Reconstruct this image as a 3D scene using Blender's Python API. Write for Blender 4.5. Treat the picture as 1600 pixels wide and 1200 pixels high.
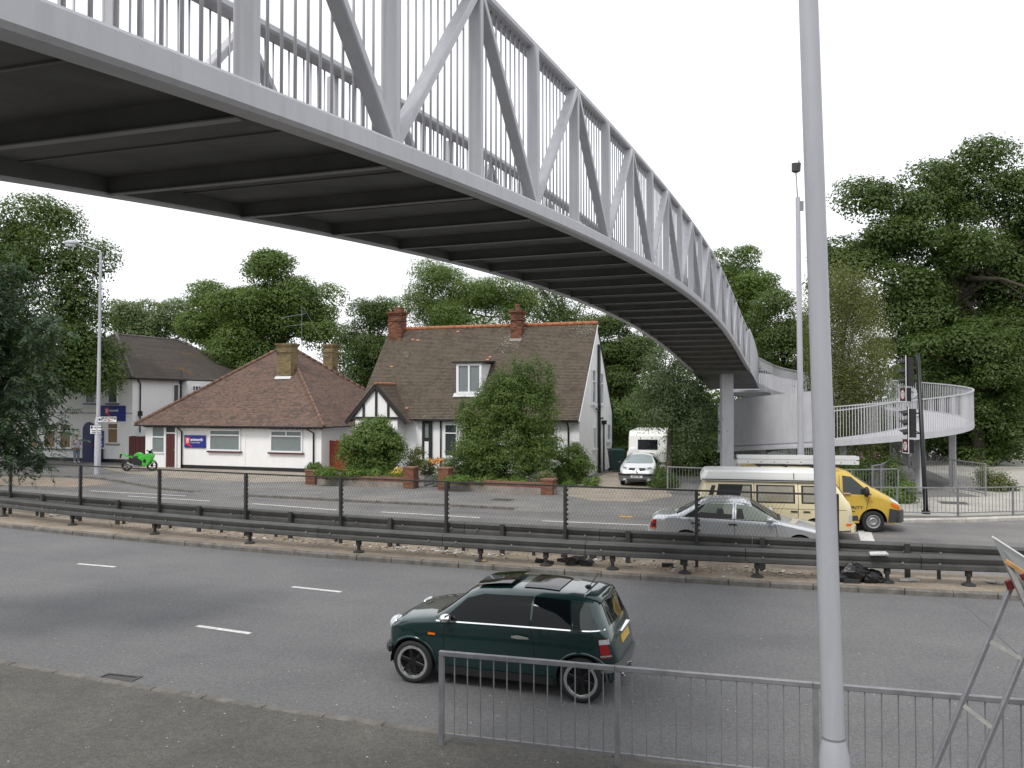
import bpy, math, random
import numpy as np
from mathutils import Vector, Matrix
R = math.radians
sc = bpy.context.scene
for o in list(bpy.data.objects): bpy.data.objects.remove(o)
col = sc.collection
# ------------------------------------------------------------------ camera
F, HZ, CH = 1290.0, 625.0, 4.05          # focal length in pixels of the 1600 px photo, horizon row, eye height
PITCH = math.atan((HZ - 600) / F)
cam = bpy.data.cameras.new('camera'); co = bpy.data.objects.new('camera', cam); col.objects.link(co)
co.location = (0, 0, CH); co.rotation_euler = (R(90) + PITCH, 0, 0)
cam.sensor_width = 36; cam.lens = 36 * F / 1600; cam.clip_start = 0.05; cam.clip_end = 2000
sc.camera = co
# ------------------------------------------------------------------ world (bright overcast) and sun
SUN_EL, SUN_AZ = 52, 215                 # azimuth clockwise from +Y
w = bpy.data.worlds.new('World'); sc.world = w; w.use_nodes = True
nt = w.node_tree; nt.nodes.clear()
sky = nt.nodes.new('ShaderNodeTexSky'); sky.sky_type = 'NISHITA'; sky.sun_disc = False
sky.sun_elevation = R(SUN_EL); sky.sun_rotation = R(SUN_AZ); sky.air_density = 1; sky.dust_density = 6
mixn = nt.nodes.new('ShaderNodeMixRGB'); mixn.inputs[0].default_value = 0.9
mixn.inputs[2].default_value = (12.4, 12.6, 13.0, 1)          # closed cloud cover
nt.links.new(sky.outputs[0], mixn.inputs[1])
bg = nt.nodes.new('ShaderNodeBackground'); bg.inputs[1].default_value = 0.1
nt.links.new(mixn.outputs[0], bg.inputs[0])
wo = nt.nodes.new('ShaderNodeOutputWorld'); nt.links.new(bg.outputs[0], wo.inputs[0])
sun = bpy.data.lights.new('sun', 'SUN'); sun.energy = 1.75; sun.angle = R(14); sun.color = (1, .97, .92)
so = bpy.data.objects.new('sun', sun); col.objects.link(so)
az = R(SUN_AZ); el = R(SUN_EL)
so.rotation_euler = Vector((math.sin(az) * math.cos(el), math.cos(az) * math.cos(el), math.sin(el))).to_track_quat('Z', 'Y').to_euler()
sc.view_settings.view_transform = 'Standard'; sc.view_settings.look = 'None'
sc.view_settings.exposure = 0.12; sc.view_settings.gamma = 1; sc.view_settings.use_curve_mapping = False
# ------------------------------------------------------------------ measuring: photo pixel -> point on the ground / at a distance
cp, sp = math.cos(PITCH), math.sin(PITCH)
def ray(u, v):
    a = (u - 800) / F; b = (600 - v) / F
    return Vector((a, cp - b * sp, sp + b * cp))
def G(u, v, z=0.0):
    r = ray(u, v); t = (z - CH) / r.z
    return Vector((r.x * t, r.y * t, z))
def A(u, v, Y):
    r = ray(u, v); t = Y / r.y
    return Vector((r.x * t, Y, CH + r.z * t))
# ------------------------------------------------------------------ materials
def nmat(name, color, rough=.6, metal=0., var=.0, vscale=3., bump=0., bscale=60., coat=0., spec=.5, color2=None, coords='Position'):
    m = bpy.data.materials.new(name); m.use_nodes = True; t = m.node_tree; b = t.nodes['Principled BSDF']
    b.inputs['Base Color'].default_value = (*color, 1); b.inputs['Roughness'].default_value = rough
    b.inputs['Metallic'].default_value = metal; b.inputs['Coat Weight'].default_value = coat; b.inputs['Coat Roughness'].default_value = .03
    b.inputs['Specular IOR Level'].default_value = spec
    if var > 0 or bump > 0:
        g = t.nodes.new('ShaderNodeNewGeometry')
    if var > 0:
        n = t.nodes.new('ShaderNodeTexNoise'); n.inputs['Scale'].default_value = vscale; n.inputs['Detail'].default_value = 6
        n.inputs['Roughness'].default_value = .65
        t.links.new(g.outputs['Position'], n.inputs['Vector'])
        r = t.nodes.new('ShaderNodeValToRGB'); e = r.color_ramp.elements
        c2 = color2 or tuple(c * (1 - var) for c in color)
        e[0].position = .32; e[0].color = (*c2, 1); e[1].position = .68; e[1].color = (*[min(1, c * (1 + var * .5)) for c in color], 1)
        t.links.new(n.outputs['Fac'], r.inputs[0]); t.links.new(r.outputs[0], b.inputs['Base Color'])
    if bump > 0:
        n = t.nodes.new('ShaderNodeTexNoise'); n.inputs['Scale'].default_value = bscale; n.inputs['Detail'].default_value = 4
        t.links.new(g.outputs['Position'], n.inputs['Vector'])
        bp = t.nodes.new('ShaderNodeBump'); bp.inputs['Strength'].default_value = bump; bp.inputs['Distance'].default_value = .02
        t.links.new(n.outputs['Fac'], bp.inputs['Height']); t.links.new(bp.outputs[0], b.inputs['Normal'])
    return m
def ground_mat(name, base, dark, light, speck=.5, lanes=0., scale=.35, fine=45., rough=.85):
    """worn asphalt / concrete: broad blotches, fine aggregate, pale chips; 'lanes' adds wear bands along UV"""
    m = bpy.data.materials.new(name); m.use_nodes = True; t = m.node_tree; b = t.nodes['Principled BSDF']; L = t.links
    b.inputs['Roughness'].default_value = rough; b.inputs['Specular IOR Level'].default_value = .3
    g = t.nodes.new('ShaderNodeNewGeometry')
    def noise(s, d=5, rg=.6, src=None):
        n = t.nodes.new('ShaderNodeTexNoise'); n.inputs['Scale'].default_value = s; n.inputs['Detail'].default_value = d; n.inputs['Roughness'].default_value = rg
        L.new(src or g.outputs['Position'], n.inputs['Vector']); return n
    def ramp(src, stops):
        r = t.nodes.new('ShaderNodeValToRGB'); e = r.color_ramp.elements
        while len(e) < len(stops): e.new(.5)
        for k, (p, c) in enumerate(stops): e[k].position = p; e[k].color = (*c, 1) if len(c) == 3 else c
        L.new(src, r.inputs[0]); return r
    def mix(f, a, c, mode='MIX'):
        x = t.nodes.new('ShaderNodeMixRGB'); x.blend_type = mode
        if isinstance(f, float): x.inputs[0].default_value = f
        else: L.new(f, x.inputs[0])
        L.new(a, x.inputs[1])
        if isinstance(c, tuple): x.inputs[2].default_value = (*c, 1)
        else: L.new(c, x.inputs[2])
        return x.outputs[0]
    c = ramp(noise(scale, 7, .7).outputs['Fac'], [(.3, dark), (.5, base), (.72, light)]).outputs[0]
    c = mix(.75, c, ramp(noise(fine, 4, .85).outputs['Fac'], [(.3, (.2,) * 3), (.5, (.5,) * 3), (.7, (.85,) * 3)]).outputs[0], 'OVERLAY')
    c = mix(.4, c, ramp(noise(fine * 4, 2, .8).outputs['Fac'], [(.3, (.2,) * 3), (.7, (.8,) * 3)]).outputs[0], 'OVERLAY')
    c = mix(.6, c, ramp(noise(15, 3, .9).outputs['Fac'], [(.32, (.3,) * 3), (.5, (.5,) * 3), (.68, (.72,) * 3)]).outputs[0], 'OVERLAY')
    if lanes > 0:
        uv = t.nodes.new('ShaderNodeTexCoord'); mp = t.nodes.new('ShaderNodeMapping'); mp.inputs['Scale'].default_value = (.035, .55, 1)
        L.new(uv.outputs['UV'], mp.inputs[0])
        c = mix(lanes, c, ramp(noise(1.6, 4, .55, mp.outputs[0]).outputs['Fac'], [(.3, (.3,) * 3), (.7, (.7,) * 3)]).outputs[0], 'OVERLAY')
    v = t.nodes.new('ShaderNodeTexVoronoi'); v.inputs['Scale'].default_value = 1.9; L.new(g.outputs['Position'], v.inputs['Vector'])
    c = mix(ramp(v.outputs['Distance'], [(.0, (1,) * 3), (.014, (speck,) * 3), (.024, (0,) * 3)]).outputs[0], c, (.42, .41, .39))
    L.new(c, b.inputs['Base Color'])
    bp = t.nodes.new('ShaderNodeBump'); bp.inputs['Strength'].default_value = .35; bp.inputs['Distance'].default_value = .01
    L.new(noise(fine * 2, 3).outputs['Fac'], bp.inputs['Height']); L.new(bp.outputs[0], b.inputs['Normal'])
    return m
def tile_mat(name, cols, moss=None, tw=.17, th=.105, stain=.5, mscale=.8, mpos=(.62, .7)):
    """clay tiles / bricks on a UV laid out in metres: every tile its own tone"""
    m = bpy.data.materials.new(name); m.use_nodes = True; t = m.node_tree; b = t.nodes['Principled BSDF']; L = t.links
    b.inputs['Roughness'].default_value = .85; b.inputs['Specular IOR Level'].default_value = .25
    uv = t.nodes.new('ShaderNodeTexCoord')
    br = t.nodes.new('ShaderNodeTexBrick'); br.inputs['Scale'].default_value = 1; br.inputs['Brick Width'].default_value = tw; br.inputs['Row Height'].default_value = th
    br.inputs['Mortar Size'].default_value = .004; br.inputs['Mortar Smooth'].default_value = .3; br.inputs['Bias'].default_value = 0
    br.inputs['Color1'].default_value = (0, 0, 0, 1); br.inputs['Color2'].default_value = (1, 1, 1, 1); br.inputs['Mortar'].default_value = (.5, .5, .5, 1)
    L.new(uv.outputs['UV'], br.inputs['Vector'])
    n = t.nodes.new('ShaderNodeTexNoise'); n.inputs['Scale'].default_value = 1.1; n.inputs['Detail'].default_value = 7; n.inputs['Roughness'].default_value = .7
    L.new(uv.outputs['UV'], n.inputs['Vector'])
    ad = t.nodes.new('ShaderNodeMixRGB'); ad.inputs[0].default_value = stain; L.new(br.outputs['Color'], ad.inputs[1])
    nr = t.nodes.new('ShaderNodeValToRGB'); nr.color_ramp.elements[0].position = .33; nr.color_ramp.elements[1].position = .67; L.new(n.outputs['Fac'], nr.inputs[0])
    L.new(nr.outputs[0], ad.inputs[2])
    r = t.nodes.new('ShaderNodeValToRGB'); e = r.color_ramp.elements
    while len(e) < len(cols): e.new(.5)
    for k, c in enumerate(cols): e[k].position = k / (len(cols) - 1); e[k].color = (*c, 1)
    L.new(ad.outputs[0], r.inputs[0]); c = r.outputs[0]
    x = t.nodes.new('ShaderNodeMixRGB'); x.blend_type = 'MULTIPLY'; x.inputs[2].default_value = (.45, .42, .4, 1); L.new(br.outputs['Fac'], x.inputs[0]); L.new(c, x.inputs[1]); c = x.outputs[0]
    if moss:
        n2 = t.nodes.new('ShaderNodeTexNoise'); n2.inputs['Scale'].default_value = mscale; n2.inputs['Detail'].default_value = 8; n2.inputs['Roughness'].default_value = .75
        L.new(uv.outputs['UV'], n2.inputs['Vector'])
        mr = t.nodes.new('ShaderNodeValToRGB'); mr.color_ramp.elements[0].position = mpos[0]; mr.color_ramp.elements[1].position = mpos[1]; L.new(n2.outputs['Fac'], mr.inputs[0])
        x = t.nodes.new('ShaderNodeMixRGB'); L.new(mr.outputs[0], x.inputs[0]); L.new(c, x.inputs[1]); x.inputs[2].default_value = (*moss, 1); c = x.outputs[0]
    L.new(c, b.inputs['Base Color'])
    bp = t.nodes.new('ShaderNodeBump'); bp.invert = True; bp.inputs['Strength'].default_value = .6; bp.inputs['Distance'].default_value = .01
    L.new(br.outputs['Fac'], bp.inputs['Height']); L.new(bp.outputs[0], b.inputs['Normal'])
    return m
def leaf_mat(name, c1, c2, c3, trans=.25):
    m = bpy.data.materials.new(name); m.use_nodes = True; t = m.node_tree; b = t.nodes['Principled BSDF']; L = t.links
    g = t.nodes.new('ShaderNodeNewGeometry'); r = t.nodes.new('ShaderNodeValToRGB'); e = r.color_ramp.elements; e.new(.5)
    for k, c in enumerate((c1, c2, c3)): e[k].position = (0.05, .55, 1)[k]; e[k].color = (*c, 1)
    L.new(g.outputs['Random Per Island'], r.inputs[0]); L.new(r.outputs[0], b.inputs['Base Color'])
    b.inputs['Roughness'].default_value = .5; b.inputs['Specular IOR Level'].default_value = .35
    tr = t.nodes.new('ShaderNodeBsdfTranslucent'); mx = t.nodes.new('ShaderNodeMixShader'); mx.inputs[0].default_value = trans
    hs = t.nodes.new('ShaderNodeMixRGB'); hs.blend_type = 'MULTIPLY'; hs.inputs[0].default_value = 1; hs.inputs[2].default_value = (1.25, 1.3, .6, 1)
    L.new(r.outputs[0], hs.inputs[1]); L.new(hs.outputs[0], tr.inputs['Color'])
    L.new(b.outputs[0], mx.inputs[1]); L.new(tr.outputs[0], mx.inputs[2]); L.new(mx.outputs[0], t.nodes['Material Output'].inputs[0])
    return m
M = {}
def weathered(name, base, rough, streak=.28, rust=.0, rs=.75):
    """painted steel with faint rain streaks, grime blotches and a few rusty nicks"""
    m = bpy.data.materials.new(name); m.use_nodes = True; t = m.node_tree; b = t.nodes['Principled BSDF']; L = t.links; b.inputs['Roughness'].default_value = rough
    g = t.nodes.new('ShaderNodeNewGeometry')
    def nz(scale, det, lo, hi):
        mp = t.nodes.new('ShaderNodeMapping'); mp.inputs['Scale'].default_value = scale; L.new(g.outputs['Position'], mp.inputs[0])
        n = t.nodes.new('ShaderNodeTexNoise'); n.inputs['Scale'].default_value = 1; n.inputs['Detail'].default_value = det; n.inputs['Roughness'].default_value = .65; L.new(mp.outputs[0], n.inputs['Vector'])
        r = t.nodes.new('ShaderNodeMapRange'); r.inputs[1].default_value = lo; r.inputs[2].default_value = hi; L.new(n.outputs['Fac'], r.inputs[0]); return r.outputs[0]
    def mx(f, a, c, k):
        x = t.nodes.new('ShaderNodeMixRGB'); q = t.nodes.new('ShaderNodeMath'); q.operation = 'MULTIPLY'; q.inputs[1].default_value = k; L.new(f, q.inputs[0]); L.new(q.outputs[0], x.inputs[0])
        if isinstance(a, tuple): x.inputs[1].default_value = (*a, 1)
        else: L.new(a, x.inputs[1])
        x.inputs[2].default_value = (*c, 1); return x.outputs[0]
    c = mx(nz((9, 9, .9), 5, .48, .75), base, tuple(v * .62 for v in base), streak * 1.6)
    c = mx(nz((1.3, 1.3, 1.3), 6, .45, .7), c, tuple(v * .78 for v in base), streak * 1.5)
    c = mx(nz((26, 26, 26), 3, .735, .78), c, (.20, .11, .06), .7)
    L.new(c, b.inputs['Base Color']); return m
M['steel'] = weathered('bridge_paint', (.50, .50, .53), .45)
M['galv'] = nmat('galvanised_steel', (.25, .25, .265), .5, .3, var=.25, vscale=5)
M['soffit'] = nmat('grimy_shaded_deck_plate', (.13, .13, .125), .8, var=.35, vscale=1.5)  # grime plus the shade of the recessed deck, both put into this colour
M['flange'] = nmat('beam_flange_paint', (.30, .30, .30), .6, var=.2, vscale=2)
M['web'] = nmat('grimy_shaded_beam_paint', (.15, .15, .145), .7, var=.25, vscale=2)  # grime with underside shade painted in; also on chord strip and landing
M['lamp'] = weathered('lamp_post_paint', (.43, .44, .48), .4, .2)
M['barrier'] = nmat('weathered_barrier', (.06, .06, .058), .55, .2, var=.35, vscale=2.5, bump=.1, bscale=20)
M['barrier_dark'] = nmat('barrier_sooty', (.032, .032, .032), .65, var=.4, vscale=3)
M['black'] = nmat('black_paint', (.012, .012, .014), .4)
M['blackp'] = nmat('black_plastic', (.016, .016, .018), .6)
M['white'] = nmat('white_paint', (.78, .78, .78), .5, var=.05)
M['roadwhite'] = nmat('road_marking', (.62, .62, .60), .7, var=.4, vscale=9)
M['roadyellow'] = nmat('yellow_marking', (.6, .33, .03), .7, var=.4, vscale=9)
M['render'] = weathered('white_render', (.82, .82, .82), .9, .12)
M['rendergrey'] = nmat('grey_render', (.27, .24, .21), .9, var=.3, vscale=2, bump=.4)
M['road'] = ground_mat('road_asphalt', (.135, .135, .137), (.112, .112, .116), (.155, .155, .154), .8, .13)
M['road2'] = ground_mat('far_road_asphalt', (.155, .15, .148), (.115, .112, .112), (.20, .19, .175), .7, .5)
M['path'] = ground_mat('footway_asphalt', (.098, .095, .087), (.074, .073, .067), (.125, .12, .107), .4, 0, .5)
M['path2'] = ground_mat('far_footway_asphalt', (.16, .158, .155), (.115, .114, .113), (.24, .225, .20), .5, 0, .3)
M['dirt'] = ground_mat('dusty_concrete', (.26, .215, .165), (.17, .145, .118), (.34, .29, .23), .4, 0, .7)
M['forecourt'] = ground_mat('forecourt_concrete', (.28, .245, .20), (.2, .178, .15), (.36, .32, .27), .3, 0, .5)
M['pale'] = ground_mat('pale_concrete', (.36, .345, .31), (.25, .24, .215), (.44, .42, .39), .2, 0, .5)
M['kerb'] = nmat('kerb_granite', (.155, .145, .13), .85, var=.45, vscale=4, bump=.4, bscale=30)
M['kerbpale'] = nmat('kerb_concrete', (.45, .43, .39), .85, var=.35, vscale=4, bump=.3)
M['soil'] = nmat('soil', (.06, .055, .035), .95, var=.5, vscale=1.0, color2=(.035, .06, .02))
M['bark'] = nmat('bark', (.085, .07, .055), .95, var=.5, vscale=6, bump=.6, bscale=20)
M['barkpale'] = nmat('birch_bark', (.33, .31, .28), .9, var=.6, vscale=5)
# ------------------------------------------------------------------ mesh builder
class MB:
    def __init__(s): s.v = []; s.f = []; s.uv = None
    def add(s, vs, fs):
        n = len(s.v); s.v += [tuple(p) for p in vs]; s.f += [tuple(i + n for i in f) for f in fs]; return s
    def box(s, lo, hi):
        x0, y0, z0 = lo; x1, y1, z1 = hi
        return s.add([(x0, y0, z0), (x1, y0, z0), (x1, y1, z0), (x0, y1, z0), (x0, y0, z1), (x1, y0, z1), (x1, y1, z1), (x0, y1, z1)],
                     [(0, 3, 2, 1), (4, 5, 6, 7), (0, 1, 5, 4), (1, 2, 6, 5), (2, 3, 7, 6), (3, 0, 4, 7)])
    def bar(s, a, b, wd, ht, up=(0, 0, 1), bev=0):
        """rectangular bar a->b; wd across, ht along 'up'"""
        a = Vector(a); b = Vector(b); d = (b - a).normalized(); u = Vector(up)
        r = d.cross(u)
        if r.length < 1e-4: r = d.cross(Vector((1, 0, 0)))
        r.normalize(); u = r.cross(d).normalized()
        if bev:
            w2, h2 = wd / 2, ht / 2; q = bev
            pr = [(-w2 + q, -h2), (w2 - q, -h2), (w2, -h2 + q), (w2, h2 - q), (w2 - q, h2), (-w2 + q, h2), (-w2, h2 - q), (-w2, -h2 + q)]
        else: pr = [(-wd / 2, -ht / 2), (wd / 2, -ht / 2), (wd / 2, ht / 2), (-wd / 2, ht / 2)]
        n = len(pr)
        vs = [a + r * x + u * y for x, y in pr] + [b + r * x + u * y for x, y in pr]
        return s.add(vs, [tuple(range(n))[::-1], tuple(range(n, 2 * n))] + [(i, (i + 1) % n, n + (i + 1) % n, n + i) for i in range(n)])
    def tube(s, pts, rad, n=8, cap=True):
        pts = [Vector(p) for p in pts]; rads = rad if isinstance(rad, (list, tuple)) else [rad] * len(pts)
        base = len(s.v); ref = None
        for i, p in enumerate(pts):
            d = (pts[min(i + 1, len(pts) - 1)] - pts[max(i - 1, 0)]).normalized()
            if ref is None: ref = Vector((0, 0, 1)) if abs(d.z) < .9 else Vector((1, 0, 0))
            r = d.cross(ref).normalized(); ref = r.cross(d).normalized()
            for k in range(n):
                a = 2 * math.pi * k / n; s.v.append(tuple(p + (r * math.cos(a) + ref * math.sin(a)) * rads[i]))
        for i in range(len(pts) - 1):
            for k in range(n):
                a = base + i * n + k; b = base + i * n + (k + 1) % n; s.f.append((a, b, b + n, a + n))
        if cap:
            s.f.append(tuple(base + k for k in range(n))[::-1]); e = base + (len(pts) - 1) * n; s.f.append(tuple(e + k for k in range(n)))
        return s
    def sweep(s, pts, prof, closed_prof=True, cap=True):
        """profile [(lateral, up)] along a path, lateral = horizontal left of travel"""
        pts = [Vector(p) for p in pts]; n = len(prof); base = len(s.v)
        for i, p in enumerate(pts):
            d = pts[min(i + 1, len(pts) - 1)] - pts[max(i - 1, 0)]; d.z = 0; d.normalize(); l = Vector((-d.y, d.x, 0))
            for a, b in prof: s.v.append(tuple(p + l * a + Vector((0, 0, b))))
        m = n if closed_prof else n - 1
        for i in range(len(pts) - 1):
            for k in range(m):
                a = base + i * n + k; b = base + i * n + (k + 1) % n; s.f.append((a, a + n, b + n, b))
        if cap and closed_prof:
            s.f.append(tuple(base + k for k in range(n))); e = base + (len(pts) - 1) * n; s.f.append(tuple(e + k for k in range(n))[::-1])
        return s
    def lathe(s, prof, c=(0, 0, 0), n=24, axis='z'):
        base = len(s.v)
        for r, h in prof:
            for k in range(n):
                a = 2 * math.pi * k / n; x, y = r * math.cos(a), r * math.sin(a)
                p = {'z': (x, y, h), 'y': (x, h, y), 'x': (h, x, y)}[axis]
                s.v.append((c[0] + p[0], c[1] + p[1], c[2] + p[2]))
        for i in range(len(prof) - 1):
            for k in range(n):
                a = base + i * n + k; b = base + i * n + (k + 1) % n; s.f.append((a, b, b + n, a + n))
        return s
    def poly(s, pts): return s.add(pts, [tuple(range(len(pts)))])
    def slab(s, pts, d):
        """planar polygon extruded by vector d"""
        d = Vector(d); n = len(pts)
        return s.add([Vector(p) for p in pts] + [Vector(p) + d for p in pts], [tuple(range(n))[::-1], tuple(range(n, 2 * n))] + [(i, (i + 1) % n, n + (i + 1) % n, n + i) for i in range(n)])
    def blob(s, c, r, n=10, m=7, jit=0, rnd=random):
        base = len(s.v)
        for i in range(m + 1):
            t = math.pi * i / m
            for k in range(n):
                a = 2 * math.pi * k / n; j = 1 + (rnd.random() - .5) * jit
                s.v.append((c[0] + r[0] * math.sin(t) * math.cos(a) * j, c[1] + r[1] * math.sin(t) * math.sin(a) * j, c[2] + r[2] * math.cos(t) * j))
        for i in range(m):
            for k in range(n):
                a = base + i * n + k; b = base + i * n + (k + 1) % n; s.f.append((a, a + n, b + n, b))
        return s
    def build(s, name, mat, parent=None, world=True, smooth=False, fix=True):
        me = bpy.data.meshes.new(name)
        vs = s.v
        if parent is not None and world:
            inv = mworld(parent).inverted(); vs = [tuple(inv @ Vector(p)) for p in vs]
        me.from_pydata(vs, [], s.f)
        if s.uv: 
            l = me.uv_layers.new(name='UVMap'); k = 0
            for f, us in zip(s.f, s.uv):
                for u in us: l.data[k].uv = u; k += 1
        if fix:
            import bmesh
            b = bmesh.new(); b.from_mesh(me); bmesh.ops.recalc_face_normals(b, faces=b.faces[:]); b.to_mesh(me); b.free()
        me.materials.append(M[mat] if isinstance(mat, str) else mat)
        if smooth: me.polygons.foreach_set('use_smooth', [True] * len(me.polygons))
        if smooth == 'auto': me.set_sharp_from_angle(angle=R(35))
        o = bpy.data.objects.new(name, me); col.objects.link(o)
        if parent is not None: o.parent = parent
        return o
def mworld(o):
    m = Matrix.LocRotScale(o.location, o.rotation_euler, o.scale)
    return mworld(o.parent) @ m if o.parent else m
def thing(name, label, cat, loc=(0, 0, 0), rz=0., group=None):
    o = bpy.data.objects.new(name, None); col.objects.link(o); o.location = loc; o.rotation_euler = (0, 0, rz)
    o.empty_display_size = .2
    return tag(o, label, cat, group)
def tag(o, label, cat, group=None):
    o['label'] = label; o['category'] = cat
    if group: o['group'] = group
    return o
def struct(o): o['kind'] = 'structure'; return o
def stuff(o): o['kind'] = 'stuff'; return o
def inst(src, parent, loc=None, mat4=None, name=None):
    o = src.copy(); col.objects.link(o); o.parent = parent
    if loc is not None: o.location = loc
    if mat4 is not None: o.matrix_local = mat4
    return o
def text(string, size, mat, parent, mat4, name='lettering', depth=.002, align='LEFT', bold=0.0, sx=1.0):
    """flat lettering; mat4 maps text xy to world"""
    c = bpy.data.curves.new(name, 'FONT'); c.body = string; c.size = size; c.extrude = depth; c.align_x = align; c.offset = bold; c.resolution_u = 2
    t = bpy.data.objects.new(name, c); col.objects.link(t)
    dg = bpy.context.evaluated_depsgraph_get(); me = bpy.data.meshes.new_from_object(t.evaluated_get(dg))
    bpy.data.objects.remove(t); bpy.data.curves.remove(c)
    me.name = name; me.materials.clear(); me.materials.append(M[mat] if isinstance(mat, str) else mat)
    o = bpy.data.objects.new(name, me); col.objects.link(o); mm = mat4 @ Matrix.Diagonal((sx, 1, 1, 1))
    if parent is not None: mm = mworld(parent).inverted() @ mm; o.parent = parent
    me.transform(mm)
    return o
def frame(o, xdir, updir=(0, 0, 1)):
    """matrix with x along xdir, y along updir, z out"""
    x = Vector(xdir).normalized(); y = Vector(updir).normalized(); z = x.cross(y).normalized(); y = z.cross(x)
    m = Matrix((x, y, z)).transposed().to_4x4(); m.translation = Vector(o); return m
def poly_curve(pts, deg, xs):
    c = np.polyfit([p[0] for p in pts], [p[1] for p in pts], deg)
    x0, x1 = min(p[0] for p in pts), max(p[0] for p in pts); d = np.polyder(c); out = []
    for x in xs:
        if x < x0 - 3: y = np.polyval(c, x0 - 3) + np.polyval(d, x0 - 3) * (x - x0 + 3)
        elif x > x1 + 3: y = np.polyval(c, x1 + 3) + np.polyval(d, x1 + 3) * (x - x1 - 3)
        else: y = np.polyval(c, x)
        out.append(Vector((x, float(y), 0)))
    return out
def arclen(pts):
    s = [0.]
    for a, b in zip(pts, pts[1:]): s.append(s[-1] + (b - a).length)
    return s
def at_s(pts, S, s):
    s = max(0, min(S[-1], s)); i = int(np.searchsorted(S, s)) - 1; i = max(0, min(len(pts) - 2, i))
    t = (s - S[i]) / (S[i + 1] - S[i]); return pts[i].lerp(pts[i + 1], t), (pts[i + 1] - pts[i]).normalized()
def sheet(name, left, right, z, mat, uvs=True):
    """strip of ground between two polylines of equal length"""
    m = MB(); S = arclen(left); n = len(left)
    m.v = [(p.x, p.y, z) for p in left] + [(p.x, p.y, z) for p in right]
    m.f = [(i, i + 1, n + i + 1, n + i) for i in range(n - 1)]
    W = (left[n // 2] - right[n // 2]).length
    m.uv = [((S[i], 0), (S[i + 1], 0), (S[i + 1], W), (S[i], W)) for i in range(n - 1)]
    return struct(m.build(name, mat, fix=False))
# ================================================================== GROUND AND ROADS
rnd = random.Random(7)
g = MB(); g.v = [(-400, -200, -.06), (400, -200, -.06), (400, 600, -.06), (-400, 600, -.06)]; g.f = [(0, 1, 2, 3)]
struct(g.build('ground', 'soil'))
XS = [x * .8 for x in range(-90, 70)]
nk = poly_curve([G(*p) for p in [(0, 1041), (150, 1065), (400, 1112), (600, 1139), (690, 1152)]] + [Vector((1.2, 9.35, 0)), Vector((5, 8.3, 0))], 2, XS)
mk = poly_curve([G(*p) for p in [(0, 825), (200, 843), (400, 862), (500, 872), (700, 886), (900, 903), (1100, 913), (1280, 922), (1440, 930), (1580, 938)]], 2, XS)
fb = poly_curve([G(u, v, .12) for u, v in [(110, 821), (245, 833), (393, 847), (560, 863), (750, 879), (853, 881), (958, 890), (1070, 895), (1185, 902), (1383, 908)]], 2, XS)
rb = poly_curve([G(u, v, .12) for u, v in [(47, 808), (115, 813), (188, 820), (265, 825), (345, 832), (521, 849), (620, 855), (723, 864), (834, 870), (946, 879), (1195, 890)]], 2, XS)
def offs(pts, d):
    out = []
    for i, p in enumerate(pts):
        t = pts[min(i + 1, len(pts) - 1)] - pts[max(i - 1, 0)]; t.normalize(); out.append(p + Vector((-t.y, t.x, 0)) * d)
    return out
road_near = sheet('near_carriageway', nk, offs(mk, .02), 0, 'road')
me_in = offs(mk, .14); me_out = offs(rb, .95)
median = sheet('median_strip', me_in, me_out, .11, 'dirt')
far_edge = [Vector((p.x, p.y + 40, 0)) for p in mk]
road_far = sheet('far_carriageway', me_out, far_edge, -.004, 'road2')
foot_near = sheet('near_footway', [Vector((p.x, p.y - 30, 0)) for p in nk], offs(nk, -.13), .09, 'path')
def kerbline(pts, s0, s1, L, wd, z0, z1, parent, mat, tilt=.004, jit=.012, rounding=.02):
    S = arclen(pts); s = s0
    while s < s1:
        l = L * (.9 + .2 * rnd.random()); a, d = at_s(pts, S, s + .008); b, _ = at_s(pts, S, min(s + l, s1) - .008); t = (b - a).normalized(); n = Vector((-t.y, t.x, 0))
        j = (rnd.random() - .5) * jit; q = rounding
        m = MB(); za = z1 + (rnd.random() - .5) * .012; zb = z1 + (rnd.random() - .5) * .012
        prof = lambda z: [(j, z0), (wd + j, z0), (wd + j, z - .002), (q + j, z), (j, z - q)]
        A_ = prof(za); B_ = prof(zb); k = len(A_)
        vs = [a + n * x + Vector((0, 0, z)) for x, z in A_] + [b + n * x + Vector((0, 0, z)) for x, z in B_]
        m.add(vs, [tuple(range(k))[::-1], tuple(range(k, 2 * k))] + [(i, (i + 1) % k, k + (i + 1) % k, k + i) for i in range(k)])
        m.build('kerb_stone', mat, parent); s += l
def Sx(pts, x):
    S = arclen(pts); return float(np.interp(x, [p.x for p in pts], S))
kerbline(offs(nk, -.13), Sx(nk, -14), Sx(nk, 9), .92, .125, -.1, .1, foot_near, 'kerb', jit=.01)
kerbline(mk, Sx(mk, -22), Sx(mk, 15), .92, .14, -.1, .125, median, 'kerb', jit=.02, rounding=.03)
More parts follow.
